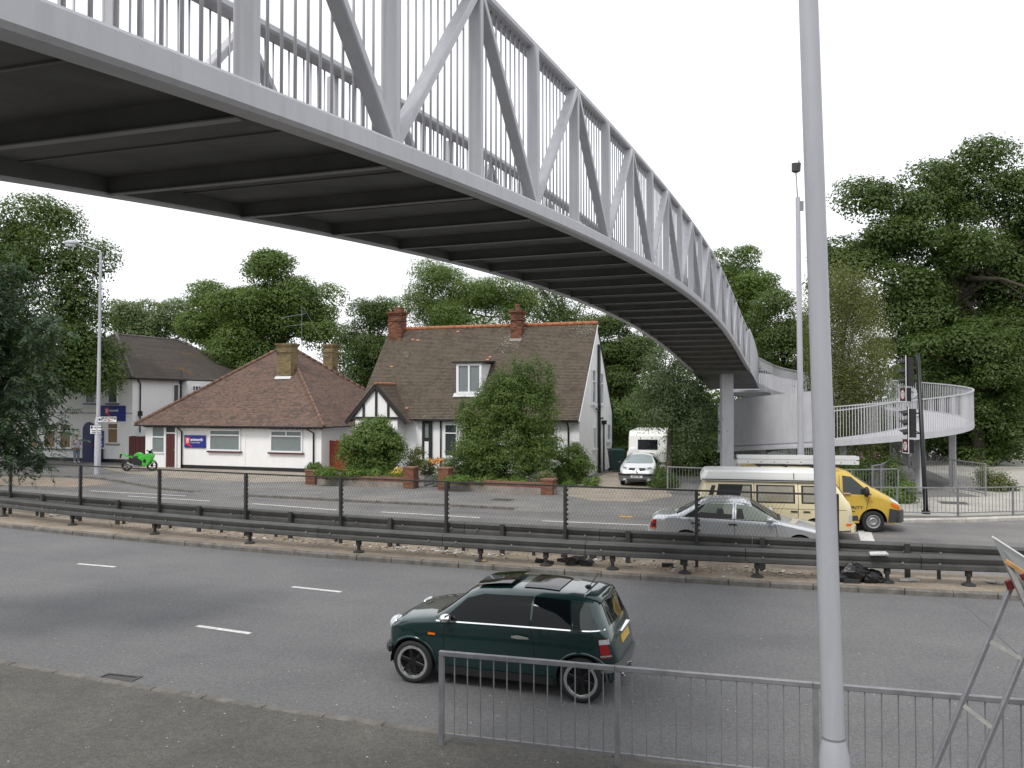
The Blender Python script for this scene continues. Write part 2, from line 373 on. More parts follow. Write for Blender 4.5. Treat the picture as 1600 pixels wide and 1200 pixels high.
# far footway and its kerb
fk = [Vector(p) for p in [(-70, 66, 0), (-40, 50, 0), (-30, 45.2, 0), (-25.3, 43.63, 0), (-23.6, 43.5, 0), (-21.4, 42.57, 0), (-18.55, 39.98, 0), (-15.8, 37.3, 0), (-13.4, 35.88, 0), (-11.0, 34.69, 0), (-6.1, 32.74, 0), (-2.44, 31.5, 0), (0, 30.5, 0), (3, 29.9, 0), (6, 29.5, 0), (9, 29.1, 0), (11.2, 28.2, 0), (12.6, 27.3, 0), (14.85, 27.44, 0), (17.24, 27.9, 0), (24, 30, 0), (40, 37, 0), (70, 52, 0)]]
foot_far = sheet('far_footway', offs(fk, .12), [p + Vector((0, 70, 0)) for p in fk], .09, 'path2')
SF = arclen(fk); idx = lambda x: float(np.interp(x, [p.x for p in fk], SF))
kerbline(fk, idx(-30), idx(-13.6), .92, .12, -.1, .10, foot_far, 'kerb')
def dropped(x0, x1):
    q = [at_s(fk, SF, s) for s in np.arange(idx(x0), idx(x1) + .01, .3)]; m = MB()
    for p, d in q: n = Vector((-d.y, d.x, 0)); m.v += [tuple(p - n * .28 + Vector((0, 0, -.001))), tuple(p + n * .13 + Vector((0, 0, .091)))]
    for i in range(len(q) - 1): m.f.append((2 * i, 2 * i + 2, 2 * i + 3, 2 * i + 1))
    struct(m.build('dropped_kerb', 'path2'))
dropped(-13.8, -11.1); dropped(.1, 11.7)
kerbline(fk, idx(-11.2), idx(0.2), .92, .12, -.1, .10, foot_far, 'kerb')
kerbline(fk, idx(11.6), idx(20), .95, .16, -.1, .13, foot_far, 'kerbpale', jit=.03, rounding=.045)
def patch(name, pix, z, mat, world=None):
    m = MB(); pts = [G(u, v, z) for u, v in pix] if pix else [Vector((x, y, z)) for x, y in world]
    m.poly(pts); return struct(m.build(name, mat))
patch('forecourt', [(160, 727), (230, 728.5), (300, 731), (400, 735), (482, 739), (482, 752), (400, 754), (300, 748), (200, 740), (165, 733)], .094, 'forecourt')
patch('driveway', None, .094, 'forecourt', [(1.9, 34.9), (3.2, 32.6), (5.0, 32.2), (6.6, 34), (7.6, 42), (8.8, 49), (6.2, 49), (4.6, 43)])
patch('pale_paving', None, .094, 'pale', [(12.7, 28.4), (14.9, 28.2), (17.3, 28.6), (24, 30.7), (36, 35.6), (40, 60), (30, 66), (23.5, 47), (21.4, 40), (19.5, 37.5), (15.4, 34.5), (13.6, 31.5)])
patch('dusty_gutter', None, 0.001, 'dirt', [(-34, 44.5), (-25.3, 43.55), (-21.6, 42.4), (-19.3, 40.3), (-20.5, 38.4), (-34, 42)])
# markings
def dash(name, a, b, wd, mat='roadwhite', z=.004):
    a = Vector(a); b = Vector(b); t = (b - a).normalized(); n = Vector((-t.y, t.x, 0)) * wd / 2; m = MB()
    m.v = [tuple(p + Vector((0, 0, z))) for p in (a - n, b - n, b + n, a + n)]; m.f = [(0, 1, 2, 3)]
    o = m.build(name, mat); return struct(o)
for (p, q) in [((122, 881), (180, 886)), ((457, 917), (533, 925)), ((308, 978), (391, 990))]:
    dash('lane_marking', G(*p), G(*q), .11)
l1 = (G(457, 917) - G(122, 881)); 
dash('lane_marking', G(122, 881) - l1, G(122, 881) - l1 + (G(180, 886) - G(122, 881)), .11)
for (p, q) in [((200, 775), (328, 783)), ((395, 787), (526, 797)), ((596, 800), (750, 809)), ((847, 814), (1022, 821)), ((141, 767), (290, 775))]:
    dash('lane_marking', G(*p), G(*q), .13)
dash('lane_marking', G(968, 807), G(988, 808), .25, 'roadyellow')
dash('stop_line', G(1350, 829), G(1356, 846), .38); dash('lane_marking', G(1316, 833), G(1340, 833), .12)
# seam in the asphalt, tar line
M['tar'] = nmat('tar_seam', (.16, .16, .155), .8)
dash('tar_seam', G(0, 901), G(200, 924), .035, 'tar', .002); dash('tar_seam', G(200, 924), G(420, 949), .03, 'tar', .002)
M['crack'] = nmat('crack_fill', (.045, .045, .047), .7)
cr = [G(u, v) for u, v in [(1505, 945), (1525, 962), (1548, 982), (1566, 1000), (1590, 1022), (1625, 1052)]]
m = MB()
for a, b in zip(cr, cr[1:]):
    t = (b - a).normalized(); n = Vector((-t.y, t.x, 0)) * (.004 + .004 * rnd.random()); k = len(m.v); m.v += [tuple(p + Vector((0, 0, .002))) for p in (a - n, b - n, b + n, a + n)]; m.f.append((k, k + 1, k + 2, k + 3))
struct(m.build('asphalt_crack', 'crack'))
# gully grate
gp = G(178, 1063); gt = (G(205, 1068) - G(150, 1062)).normalized()
gl = thing('gully_grate', 'rusty iron drain grate set in the near gutter', 'drain', gp, math.atan2(gt.y, gt.x))
m = MB(); m.box((-.30, -.25, -.03), (.30, -.21, .012)); m.box((-.30, .19, -.03), (.30, .23, .012)); m.box((-.30, -.21, -.03), (-.26, .19, .012)); m.box((.26, -.21, -.03), (.30, .19, .012))
M['iron'] = nmat('cast_iron', (.09, .085, .08), .6, .4, var=.4, vscale=12); m.build('grate_frame', 'iron', gl, False)
for k in range(9): MB().box((-.24 + k * .056, -.2, -.02), (-.215 + k * .056, .03, .008)).build('bar', 'iron', gl, False)
MB().box((-.26, -.21, .001), (.26, .19, .003)).build('pit', 'black', gl, False)
for (u, v, wd) in [(785, 781, .8), (1420, 770, .9), (1490, 786, .9), (500, 752, .5)]:
    p = G(u, v, .09); c = thing('manhole_cover', {785: 'brown iron access cover in the far footway by the garden wall', 1420: 'rectangular cover in the pale paving beside the signal pole', 1490: 'iron cover in the pale paving right of the signal pole', 500: 'small cover near the left end of the garden wall'}[u], 'cover', p, -.3)
    MB().box((-wd / 2, -wd * .4, 0), (wd / 2, wd * .4, .012)).build('plate', 'iron', c, False); MB().box((-wd / 2 - .05, -wd * .4 - .05, -.01), (wd / 2 + .05, wd * .4 + .05, .008)).build('cover_frame', 'kerb', c, False)
# ================================================================== SAFETY BARRIERS ON THE MEDIAN
def barrier(name, label, line, x0, x1, zb, ht, dp, posts, postlabel, foot=True):
    S = arclen(line); seg = [at_s(line, S, s)[0] for s in np.arange(Sx(line, x0), Sx(line, x1), 1.2)]
    t = thing(name, label, 'crash barrier', seg[len(seg) // 2])
    n = 3
    for k in range(0, len(seg) - 1, n):                                   # rail lengths, bolted end to end
        sub = [p + Vector((0, 0, zb)) for p in seg[k:k + n + 1]]
        d = (sub[-1] - sub[-2]).normalized(); sub[-1] = sub[-1] - d * .012
        h = ht; m = MB(); m.sweep(sub, [(-dp / 2, .02), (-dp / 2 + .02, 0), (dp / 2, 0), (dp / 2, h + .025), (-dp / 2 + .09, h + .02), (-dp / 2 + .012, h), (-dp / 2, h - .02), (-dp / 2 + .012, h * .66), (-dp / 2 + .03, h * .5), (-dp / 2 + .012, h * .34)])
        r = m.build('rail', 'barrier', t)
        for f in (.1, .9, .5):
            p = sub[0].lerp(sub[-1], f); dd = (sub[-1] - sub[0]).normalized(); nn = Vector((dd.y, -dd.x, 0))
            b = MB(); q = p + nn * (dp / 2 - .004) + Vector((0, 0, h * .5)); b.bar(q - nn * .02, q + nn * .012, .045, .045); b.build('bolt', 'galv', r)
    for x in posts:
        p, d = at_s(line, S, Sx(line, x)); nn = Vector((d.y, -d.x, 0)); m = MB()
        m.bar(p + Vector((0, 0, .11)), p + Vector((0, 0, zb - .06)), .09, .07, d, .015)
        m.bar(p + Vector((0, 0, zb - .13)), p + Vector((0, 0, zb + .01)), .13, .12, d, .02)
        q = m.build('post', 'barrier_dark', t)
        if foot:
            f = MB(); f.lathe([(.15, .11), (.145, .135), (.09, .165), (.06, .18), (0.0, .18)], p, 10); f.build('foot', 'barrier_dark', q)
    return t
fpost = [-20.5, -17.2, -13.84, -10.49, -7.21, -3.96, -.77, .81, 2.34, 3.93, 5.46, 6.85, 8.1, 9.7, 11.3]
barrier('front_barrier', 'near dark steel crash barrier on footed posts along the median kerb', fb, -24, 19, .43, .27, .28, fpost, '')
rpost = [-21.8, -20, -18.1, -16.17, -14.32, -12.34, -10.51, -8.64, -6.8, -4.9, -3.08, -1.27, .55, 2.26, 4.06, 5.86, 7.6, 9.4, 11.2]
rbl = offs(rb, .22)
rbar = barrier('rear_barrier', 'far dark steel crash barrier beside the silver car, behind the near one', rbl, -24, 19, .55, .29, .2, rpost, '', False)
rstub = offs(rb, .06); SRS = arclen(rstub)
for u in (68, 185, 313, 455, 610, 785, 980, 1190, 1415):
    x = min(np.arange(-25, 14, .03), key=lambda x: abs(800 + F * x / at_s(rstub, SRS, Sx(rstub, x))[0].y - u)); p, d = at_s(rstub, SRS, Sx(rstub, float(x)))
    MB().bar(p + Vector((0, 0, .12)), p + Vector((0, 0, .88)), .1, .11, d, .01).build('post', 'barrier', rbar)
# mesh fence on the rear barrier
fl = offs(rb, .05); SFL = arclen(fl)
fence = thing('mesh_fence', 'black expanded metal mesh fence on posts above the rear barrier', 'fence', at_s(fl, SFL, Sx(fl, -3))[0])
fx = []
for u in (18, 127, 250, 385, 533, 697, 883, 1087):
    best = min(np.arange(-25, 12, .02), key=lambda x: abs(800 + F * x / at_s(fl, SFL, Sx(fl, x))[0].y - u)); fx.append(float(best))
fx = [fx[0] - 3.0] + fx
ZT = [1.93] * 9
gridm = MB()
for i, x in enumerate(fx):
    p, d = at_s(fl, SFL, Sx(fl, x)); m = MB(); m.bar(p + Vector((0, 0, .1)), p + Vector((0, 0, 1.93)), .085, .07, d)
    for z in np.arange(.95, 1.9, .12): m.bar(p + d * .055 + Vector((0, 0, z)), p + d * .055 + Vector((0, 0, z + .05)), .03, .05, d)
    m.build('post', 'barrier_dark', fence)
def fpt(s, z):
    p, d = at_s(fl, SFL, s); return p + Vector((0, 0, z))
s0, s1 = Sx(fl, fx[0]), Sx(fl, fx[-1]) + 3.15
tops = [fpt(s, 1.93) for s in np.arange(s0, s1, 1.0)]
MB().sweep(tops, [(-.02, -.04), (.02, -.04), (.02, 0), (-.02, 0)]).build('top_rail', 'barrier_dark', fence)
m = MB(); cw, chh = .042, .085                                              # diamond strands
for z0_, z1_, st in ((.80, 1.90, 1), (.80, 1.90, -1)):
    s = s0 - 1.0
    while s < s1:
        ds = (1.10 / chh) * cw; a = fpt(s, z0_ if st > 0 else z1_); b = fpt(s + ds, z1_ if st > 0 else z0_)
        if s > s0 and s + ds < s1 - 1: m.bar(a, b, .0027, .005, (0, -1, 0))
        s += cw * 2
stuff(m.build('mesh', 'barrier_dark', fence))
p, d = at_s(fl, SFL, s1 - .05)
MB().bar(p + Vector((0, 0, .1)), p + Vector((0, 0, 1.93)), .1, .08, d).build('post', 'barrier_dark', fence)
# ================================================================== FOOTBRIDGE
Q = [2.56016, 6.76395, -.31712, -.52263, .4246, .10621, 6.29212, .14228, -1.16454, .18439, -.05208]
BW, BCH, BT = 2.60849, .1446, 1.85572; OI, OO = .109, .155
YB = 36.4; YE = 43.2
def bx(Y):
    t = (min(max(Y, 2.2), YB) - 18) / 18; v = sum(Q[i] * t ** i for i in range(6))
    dv = sum(i * Q[i] * t ** (i - 1) for i in range(1, 6)) / 18
    if Y > YB: e = Y - YB; return v + dv * e - .004 * e * e
    if Y < 2.2: return v + dv * (Y - 2.2)
    return v
def bz(Y):
    t = (min(max(Y, 2.2), YB) - 18) / 18; v = sum(Q[6 + i] * t ** i for i in range(5)); dv = sum(i * Q[6 + i] * t ** (i - 1) for i in range(1, 5)) / 18
    if Y > YB: return v + dv * (Y - YB)
    if Y < 2.2: return v + dv * (Y - 2.2) * .6
    return v
def bp(Y, off, dz):
    h = .01; d = Vector((bx(Y + h) - bx(Y - h), 2 * h, 0)).normalized(); return Vector((bx(Y), Y, bz(Y))) + Vector((-d.y, d.x, 0)) * off + Vector((0, 0, dz))
bridge = thing('footbridge', 'long curved grey steel truss footbridge sweeping over the dual carriageway', 'footbridge', (2.3, 18, 0))
YY = np.arange(-2.4, YE + .01, .2); near = [bp(y, -BW / 2, BCH) for y in YY]; LN = [0.]
for a, b in zip(near, near[1:]): LN.append(LN[-1] + (b - a).length)
L_at = lambda y: float(np.interp(y, YY, LN)); Y_at = lambda l: float(np.interp(l, LN, YY))
# calibrated node: near post at photo x=612 sits at Y=5.2; panels of 1.55 m
def near_u(y): p = bp(y, -(BW / 2 - .125), BCH); dd = p.y * cp + (p.z - CH) * sp; return 800 + F * p.x / dd
l0 = L_at(min(np.arange(4.2, 7.5, .005), key=lambda y: abs(near_u(y) - 610))); nodes = [(k, Y_at(l0 + 1.553 * k)) for k in range(-4, 22)]
nodes = [(k, y) for k, y in nodes if y < YB + .2]
def path(y0, y1, off, dz, st=.35): return [bp(y, off, dz) for y in list(np.arange(y0, y1, st)) + [y1]]
def chordprof(wd, ht, b=.02): return [(-wd / 2 + b, 0), (wd / 2 - b, 0), (wd / 2, b), (wd / 2, ht - b), (wd / 2 - b, ht), (-wd / 2 + b, ht), (-wd / 2, ht - b), (-wd / 2, b)]
yA, yZ = nodes[0][1] - .4, nodes[-1][1] + .1
for sgn in (-1, 1):
    cw_ = .15; PL = .13; MB().sweep(path(yA, yZ, sgn * (BW / 2 - cw_ / 2), 0), chordprof(cw_, BCH)).build('bottom_chord', 'steel', bridge, smooth='auto')
    inn = OI if sgn < 0 else OO; tw = .2
    MB().sweep(path(yA, yZ, sgn * (BW / 2 - inn - tw / 2), BT - .085), chordprof(tw, .085)).build('top_chord', 'steel', bridge, smooth='auto')
    lo = hi = sgn * (BW / 2 - .125)
    for i, (k, y) in enumerate(nodes):
        a = bp(y, lo, BCH - .01); b = bp(y, hi, BT - .08); t = (bp(y + .05, lo, 0) - bp(y - .05, lo, 0)); t.z = 0; t.normalize(); nrm = Vector((-t.y, t.x, 0))
        m = MB(); m.bar(a, b, .115, .072, t, .008); po = m.build('post', 'steel', bridge)
        if i + 1 < len(nodes):
            y2 = nodes[i + 1][1]
            if k % 2 == 0: p0, p1 = bp(y, lo, BCH - .01), bp(y2, hi, BT - .08)
            else: p0, p1 = bp(y, hi, BT - .08), bp(y2, lo, BCH - .01)
            dd = (p1 - p0).normalized(); p0 = p0 + dd * .05; p1 = p1 - dd * .05
            MB().bar(p0, p1, .11, .068, nrm.cross(dd), .008).build('brace', 'steel', bridge)
# balusters: a shared mesh, slanted with each truss
ind = 0; rest = MB(); proto = {}
for sgn in (-1, 1):
    inn = OI if sgn < 0 else OO; lo = hi = sgn * (BW / 2 - .185)
    for i in range(len(nodes) - 1):
        ya, yb = nodes[i][1], nodes[i + 1][1]
        for j in range(1, 12):
            y = ya + (yb - ya) * j / 12
            a = bp(y, lo, BCH - .01); b = bp(y, hi, BT - .08); single = (sgn < 0 and i <= 20) or (sgn > 0 and i < 6)
            if single:
                key = sgn
                if key not in proto:
                    mm = MB(); mm.tube([Vector((0, 0, 0)), Vector((0, 0, (b - a).length))], .0095, 6); o = mm.build('baluster', 'steel', bridge, False, smooth=True); proto[key] = o
                else: o = inst(proto[key], bridge)
                o.matrix_local = mworld(bridge).inverted() @ Matrix.Translation(a) @ (b - a).to_track_quat('Z', 'Y').to_matrix().to_4x4()
            else: rest.bar(a, b, .019, .019)
stuff(rest.build('baluster_run', 'steel', bridge))
# deck: plate, floor beams
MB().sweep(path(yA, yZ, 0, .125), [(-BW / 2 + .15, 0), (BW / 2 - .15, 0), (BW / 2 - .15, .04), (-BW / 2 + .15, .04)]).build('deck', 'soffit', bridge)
for i, (k, y) in enumerate(nodes):
    for yy in ((y, (y + nodes[i + 1][1]) / 2) if y < 8.5 else (y,)):
        main = yy == y
        a = bp(yy, -BW / 2 + .15, 0); b = bp(yy, BW / 2 - .15, 0); up = Vector((0, 0, 1)); m = MB()
        w_ = .05 if y < 12 else .035; dep = .0 if main else .075; tt = (bp(yy + .05, 0, 0) - bp(yy - .05, 0, 0)).normalized()
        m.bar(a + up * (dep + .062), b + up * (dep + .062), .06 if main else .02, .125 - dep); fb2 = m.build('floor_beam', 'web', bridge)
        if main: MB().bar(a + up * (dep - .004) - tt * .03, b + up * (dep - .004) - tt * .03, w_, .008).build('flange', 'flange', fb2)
for sgn in (-1, 1): MB().sweep(path(yA, yZ, sgn * (BW / 2 - .155), .012), [(-.003, 0), (.003, 0), (.003, .112), (-.003, .112)]).build('chord_shade_strip', 'web', bridge)  # added thin strip, paints the chord's inner face as dark as shade
# solid end panels falling to the landing, pier under the last beam
yP = yZ
for sgn in (-1, 1):
    pts = path(yP + .01, YE, sgn * (BW / 2 - .03), -.02); m = MB(); n = len(pts); hs = [BT + (1.62 - BT) * i / (n - 1) for i in range(n)]
    for p, h in zip(pts, hs): m.v += [tuple(p), tuple(p + Vector((0, 0, h)))]
    for i in range(n - 1): m.f.append((2 * i, 2 * i + 2, 2 * i + 3, 2 * i + 1))
    o = m.build('end_panel', 'steel', bridge); s_ = o.modifiers.new('s', 'SOLIDIFY'); s_.thickness = .04
pl = path(yP + .01, YE, 0, -.02)
MB().sweep(pl, [(-BW / 2 + .05, -.0), (BW / 2 - .05, 0), (BW / 2 - .05, .2), (-BW / 2 + .05, .2)]).build('landing_deck', 'web', bridge)  # shade under the landing is put in by this dark material
pc = bp(37.6, -.15, 0)
m = MB(); m.bar(Vector((pc.x, pc.y, 0)), Vector((pc.x, pc.y, pc.z + .0)), .52, .42, (0, 1, 0), .02); pier = m.build('pier', 'steel', bridge)
MB().box((pc.x - .45, pc.y - .4, .05), (pc.x + .45, pc.y + .4, .14)).build('pier_plinth', 'pale', pier)
# ================================================================== SPIRAL RAMP
RC = Vector((16.2, 40.9, 0)); RO, RI = 5.82, 3.45
ramp = thing('spiral_ramp', 'grey spiral pedestrian ramp with barred railings curling round a birch', 'ramp', RC)
def hz(ph): return 4.38 - (150 - ph) * (2.9 / 330)
def hp(ph, r, dz): return RC + Vector((math.cos(R(ph)) * r, math.sin(R(ph)) * r, hz(ph) + dz))
phs = list(np.arange(150, -311, -5))
nP = len(phs)
rm = MB(); rm.sweep([hp(p, (RO + RI) / 2, 0) for p in phs], [(-(RO - RI) / 2 + .03, .08), ((RO - RI) / 2 - .03, .08), ((RO - RI) / 2 - .03, .2), (-(RO - RI) / 2 + .03, .2)]).build('ramp_deck', 'steel', ramp, smooth='auto')
def hsweep(p0, p1, r, dz0, dz1, th, name, st=4):
    q = list(np.arange(p0, p1, -st)) + [p1]
    MB().sweep([hp(p, r, 0) for p in q], [(-th / 2, dz0), (th / 2, dz0), (th / 2, dz1), (-th / 2, dz1)]).build(name, 'steel', ramp, smooth='auto')
hsweep(150, -310, RO, 0, .26, .05, 'outer_fascia'); hsweep(95, -310, RI, 0, .26, .05, 'inner_fascia')
HR = 1.72
hsweep(150, -118, RO, HR - .05, HR, .07, 'outer_handrail'); hsweep(-182, -310, RO, HR - .45, HR - .4, .07, 'outer_handrail')
hsweep(95, -310, RI, HR - .25, HR - .2, .06, 'inner_handrail')
hsweep(-118, -190, RO, .2, 2.45, .05, 'side_panel'); hsweep(-118, -190, RO + .02, -.0, .1, .12, 'panel_flange')
def link(dz0, dz1, th, name):
    a = bp(YE, -BW / 2 + .03, -.02); q = [a + Vector((.0, .0, 0))] + [hp(p, RI, 0) for p in np.arange(138, 92, -5)]
    MB().sweep(q, [(-th / 2, dz0), (th / 2, dz0), (th / 2, dz1), (-th / 2, dz1)]).build(name, 'steel', ramp)
    return q
lq = link(1.12, 1.58, .05, 'curved_panel'); link(1.58, 1.63, .12, 'panel_flange'); link(0, .3, .05, 'inner_fascia')
bm = MB()
for a, b in zip(lq, lq[1:]):
    n = max(2, int((b - a).length / .12))
    for k in range(n): c = a.lerp(b, k / n); bm.bar(c + Vector((0, 0, .25)), c + Vector((0, 0, 1.15)), .03, .03)
stuff(bm.build('link_baluster_run', 'steel', ramp))
hsweep(150, 62, RO, .2, 1.5, .05, 'curved_panel')
protoB = None; rest = MB(); cnt = 0
def hbars(p0, p1, r, h, step, single):
    global protoB, cnt
    p = p0
    while p > p1:
        a = hp(p, r, .22)
        if single and cnt < 290:
            if protoB is None: protoB = MB().box((-.011, -.011, 0), (.011, .011, 1.46)).build('baluster', 'steel', ramp, False); o = protoB
            else: o = inst(protoB, ramp)
            o.matrix_local = mworld(ramp).inverted() @ Matrix.Translation(a) @ Matrix.Rotation(R(p), 4, 'Z'); cnt += 1
        else: rest.bar(a, a + Vector((0, 0, h - .22)), .022, .022)
        p -= step
hbars(40, -118, RO, HR, 1.2, True); hbars(95, -118, RI, HR - .22, 2.1, True)
hbars(62, 40, RO, HR, 1.3, True)
hbars(-182, -310, RO, HR - .42, 1.3, False); hbars(-118, -310, RI, HR - .22, 2.1, False)
stuff(rest.build('baluster_run', 'steel', ramp))
for p in (120, 70, 20, -30, -70, -110, -155):
    a = hp(p, (RO + RI) / 2 + .3, .05); m = MB(); m.bar(Vector((a.x, a.y, .05)), a, .3, .3, (math.cos(R(p)), math.sin(R(p)), 0), .02); m.build('column', 'steel', ramp)
# ================================================================== PEDESTRIAN RAILINGS
def railing(name, label, pts, z, h, bars=.16, mat='galv', rail=.05, cat='railing', post=.055, zs=None):
    """panels of vertical bars between posts at pts; each panel's pieces are parts"""
    t = thing(name, label, cat, (pts[0].x, pts[0].y, z)); pb = None
    for i, p in enumerate(pts):
        zz = z if zs is None else zs[i]
        MB().bar(Vector((p.x, p.y, zz - .05)), Vector((p.x, p.y, zz + h - rail)), post, post, (pts[min(i + 1, len(pts) - 1)] - pts[max(i - 1, 0)])).build('post', mat, t)
    for i in range(len(pts) - 1):
        z0 = z if zs is None else zs[i]; z1 = z if zs is None else zs[i + 1]
        a = Vector((pts[i].x, pts[i].y, z0)); b = Vector((pts[i + 1].x, pts[i + 1].y, z1)); d = b - a; L = d.length; u = d / L
        MB().bar(a + Vector((0, 0, h - rail / 2)) - u * .025, b + Vector((0, 0, h - rail / 2)) - u * .03, rail, rail, (0, 0, 1), .006).build('top_rail', mat, t)
        MB().bar(a + u * .03 + Vector((0, 0, .12)), b - u * .03 + Vector((0, 0, .12)), .035, .03).build('bottom_rail', mat, t)
        n = max(2, round(L / bars))
        for k in range(1, n):
            q = a.lerp(b, k / n) + Vector((0, 0, .12))
            if pb is None: pb = MB().box((-.006, -.006, 0), (.006, .006, h - .12 - rail)).build('bar', mat, t, False); o = pb
            else: o = inst(pb, t)
            o.matrix_local = mworld(t).inverted() @ Matrix.Translation(q) @ Matrix.Rotation(math.atan2(u.y, u.x), 4, 'Z')
    return t
p0 = G(690, 1163, .09); rp = [p0]
for k in range(5): rp.append(rp[-1] + Vector((1.97, -.545 + .02 * k, 0)).normalized() * 2.03)
railing('guardrail', 'galvanised pedestrian guardrail on the near footway in front of the green hatchback', rp, .09, 1.07, .158, rail=.055)
kr = [G(1330, 806, .1), G(1402, 805.5, .1), G(1497, 807, .1), G(1583, 804.5, .1)]; kr += [kr[-1] + (kr[-1] - kr[-2])]; kr = [kr[0] + (kr[0] - kr[1]) * 1.1] + kr
railing('guardrail', 'galvanised guardrail along the pale kerb right of the yellow van', kr, .1, .98, .13, rail=.045)
br = [Vector((A(u, 700, 33.5).x, 33.5 + dy, 0)) for u, dy in ((1054, 1.5), (1120, .6), (1200, 0), (1265, 0), (1330, 0), (1410, .4))]
railing('guardrail', 'grey railing behind the cream camper van in front of the ramp', br, .1, 1.15, .13, rail=.05)
lr = [Vector((14.9, 34.2, 0)), Vector((15.5, 34.7, 0)), Vector((16.35, 35.7, 0)), Vector((17.3, 37.2, 0)), Vector((17.9, 38.8, 0))]
railing('ramp_railing', 'stepped grey railing on the left side of the path up to the ramp', lr, .1, 1.25, .12, zs=[.1, .12, .25, .4, .55])
rr = [Vector((19.4, 33.9, 0)), Vector((19.2, 36.0, 0)), Vector((19.0, 38.0, 0)), Vector((19.3, 40.2, 0)), Vector((19.4, 42.4, 0))]
railing('ramp_railing', 'curving grey railing on the right side of the path up to the ramp', rr, .1, 1.35, .12, zs=[.1, .12, .3, .75, 1.0])
patch('ramp_path', None, .098, 'path2', [(14.8, 33.6), (19.2, 33.8), (19.1, 36), (18.9, 38), (19.2, 42.3), (17.4, 42.3), (17.4, 37.4), (16.5, 36)])
# ================================================================== LAMP POSTS
def lamp_column(label, x, y, r0, r1, h, base_h, base_r, lean=(0, 0), arm=None, head=None, group=None, z=.09):
    t = thing('lamp_post', label, 'lamp post', (x, y, z), 0, group)
    top = Vector((lean[0] * h, lean[1] * h, h)); b = Vector((lean[0] * base_h, lean[1] * base_h, base_h))
    m = MB(); m.tube([b, top], [r0, r1], 24); m.build('shaft', 'lamp', t, False, 'auto')
    m = MB(); m.tube([Vector((0, 0, 0)), b * .955, b * 1.03], [base_r, base_r, r0 * 1.01], 24); bs = m.build('base', 'lamp', t, False, 'auto')
    MB().tube([b * 1.025, b * 1.033], [r0 * 1.06, r0 * 1.05], 24).build('collar', 'galv', bs, False)
    MB().box((-.09, -base_r - .006, .35), (.09, -base_r + .02, 1.0)).build('service_door', 'lamp', bs, False)
    return t, top
t, top = lamp_column('thick grey lamp post standing close to the camera by the near guardrail', 2.12, 5.36, .07, .055, 10, 1.74, .094, (-.027, 0))
MB().tube([top, top + Vector((.1, .9, .5)), top + Vector((.15, 1.6, .6))], .03, 8).build('arm', 'lamp', t, False, True)
lp = G(152, 741, .09); t, top = lamp_column('slim grey lamp post with a bent arm beside the motorcycle and shop sign', lp.x, lp.y, .1, .062, 11.9, 3.0, .16, (.006, 0))
e = top + Vector((-1.15, -.1, .42)); MB().tube([top, top + Vector((-.3, 0, .12)), e], .03, 8).build('arm', 'lamp', t, False, True)
hd = MB(); hd.blob(e + Vector((-.38, 0, .06)), (.42, .17, .15), 14, 9); h_ = hd.build('lantern', 'lamp', t, False, True)
M['lens'] = nmat('lamp_lens', (.75, .77, .78), .15); MB().blob(e + Vector((-.42, 0, -.02)), (.3, .13, .14), 12, 8).build('lens', 'lens', h_, False, True)
t, top = lamp_column('tall slim lamp post rising behind the cream van by the spiral ramp', 10.85, 31.0, .115, .085, 11.6, 1.9, .15, (-.006, 0))
e = top + Vector((-.12, -.15, 1.0)); MB().tube([top - Vector((0, 0, .1)), top + Vector((-.04, 0, .5)), e], .024, 8).build('arm', 'lamp', t, False, True)
hd = MB(); hd.tube([e + Vector((0, -.02, -.10)), e + Vector((0, -.02, -.06)), e + Vector((0, -.06, .24))], [.09, .16, .17], 14); hd.build('lantern', 'iron', t, False, 'auto'); MB().tube([e + Vector((.1, -.05, .24)), e + Vector((.1, -.05, .34))], .03, 6).build('photocell', 'galv', t, False)
MB().box(top + Vector((.06, -.06, -.5)), top + Vector((.2, .06, -.15))).build('control_box', 'galv', t, False)
# ================================================================== HOUSES
M['tile_brown'] = tile_mat('brown_tiles', [(.062, .052, .041), (.092, .075, .058), (.128, .102, .078), (.112, .095, .078)], (.24, .235, .2), mscale=.8, mpos=(.615, .72))
M['tile_red'] = tile_mat('mottled_red_tiles', [(.062, .053, .049), (.10, .08, .07), (.125, .095, .08), (.16, .108, .086), (.225, .14, .108), (.155, .12, .10), (.085, .071, .064)], (.30, .26, .23), stain=.42, mpos=(.7, .78))
M['tile_grey'] = tile_mat('grey_brown_tiles', [(.075, .066, .062), (.11, .095, .085), (.15, .125, .11)], (.2, .12, .045), mscale=.55, mpos=(.595, .66))
M['brick_red'] = tile_mat('red_brick', [(.13, .06, .04), (.19, .088, .056), (.24, .125, .085)], tw=.225, th=.075, stain=.3)
M['brick_buff'] = tile_mat('sooty_stock_brick', [(.06, .05, .035), (.20, .155, .08), (.29, .22, .12)], tw=.225, th=.075, stain=.5)
M['ridge'] = nmat('orange_ridge_tile', (.36, .14, .065), .8, var=.35, vscale=6)
M['ridge_dull'] = nmat('dull_ridge_tile', (.17, .10, .07), .85, var=.4, vscale=4)
M['orange_tile'] = nmat('new_orange_tile', (.42, .17, .10), .8)
M['timber'] = nmat('black_timber', (.014, .013, .013), .55)
M['upvc'] = nmat('white_window_frame', (.78, .79, .80), .35)
M['glass'] = nmat('window_glass', (.05, .06, .065), .06, spec=.8)
M['glass_blind'] = nmat('glass_over_blinds', (.19, .225, .225), .15, spec=.7, var=.08, vscale=2)
M['glass_brown'] = nmat('glass_over_brown_boards', (.23, .15, .08), .2, spec=.6)
M['glass_green'] = nmat('glass_over_green_blind', (.05, .085, .07), .2, spec=.6)
M['blue'] = nmat('sign_blue', (.012, .02, .21), .35)
M['navy'] = nmat('navy_door', (.012, .018, .10), .4)
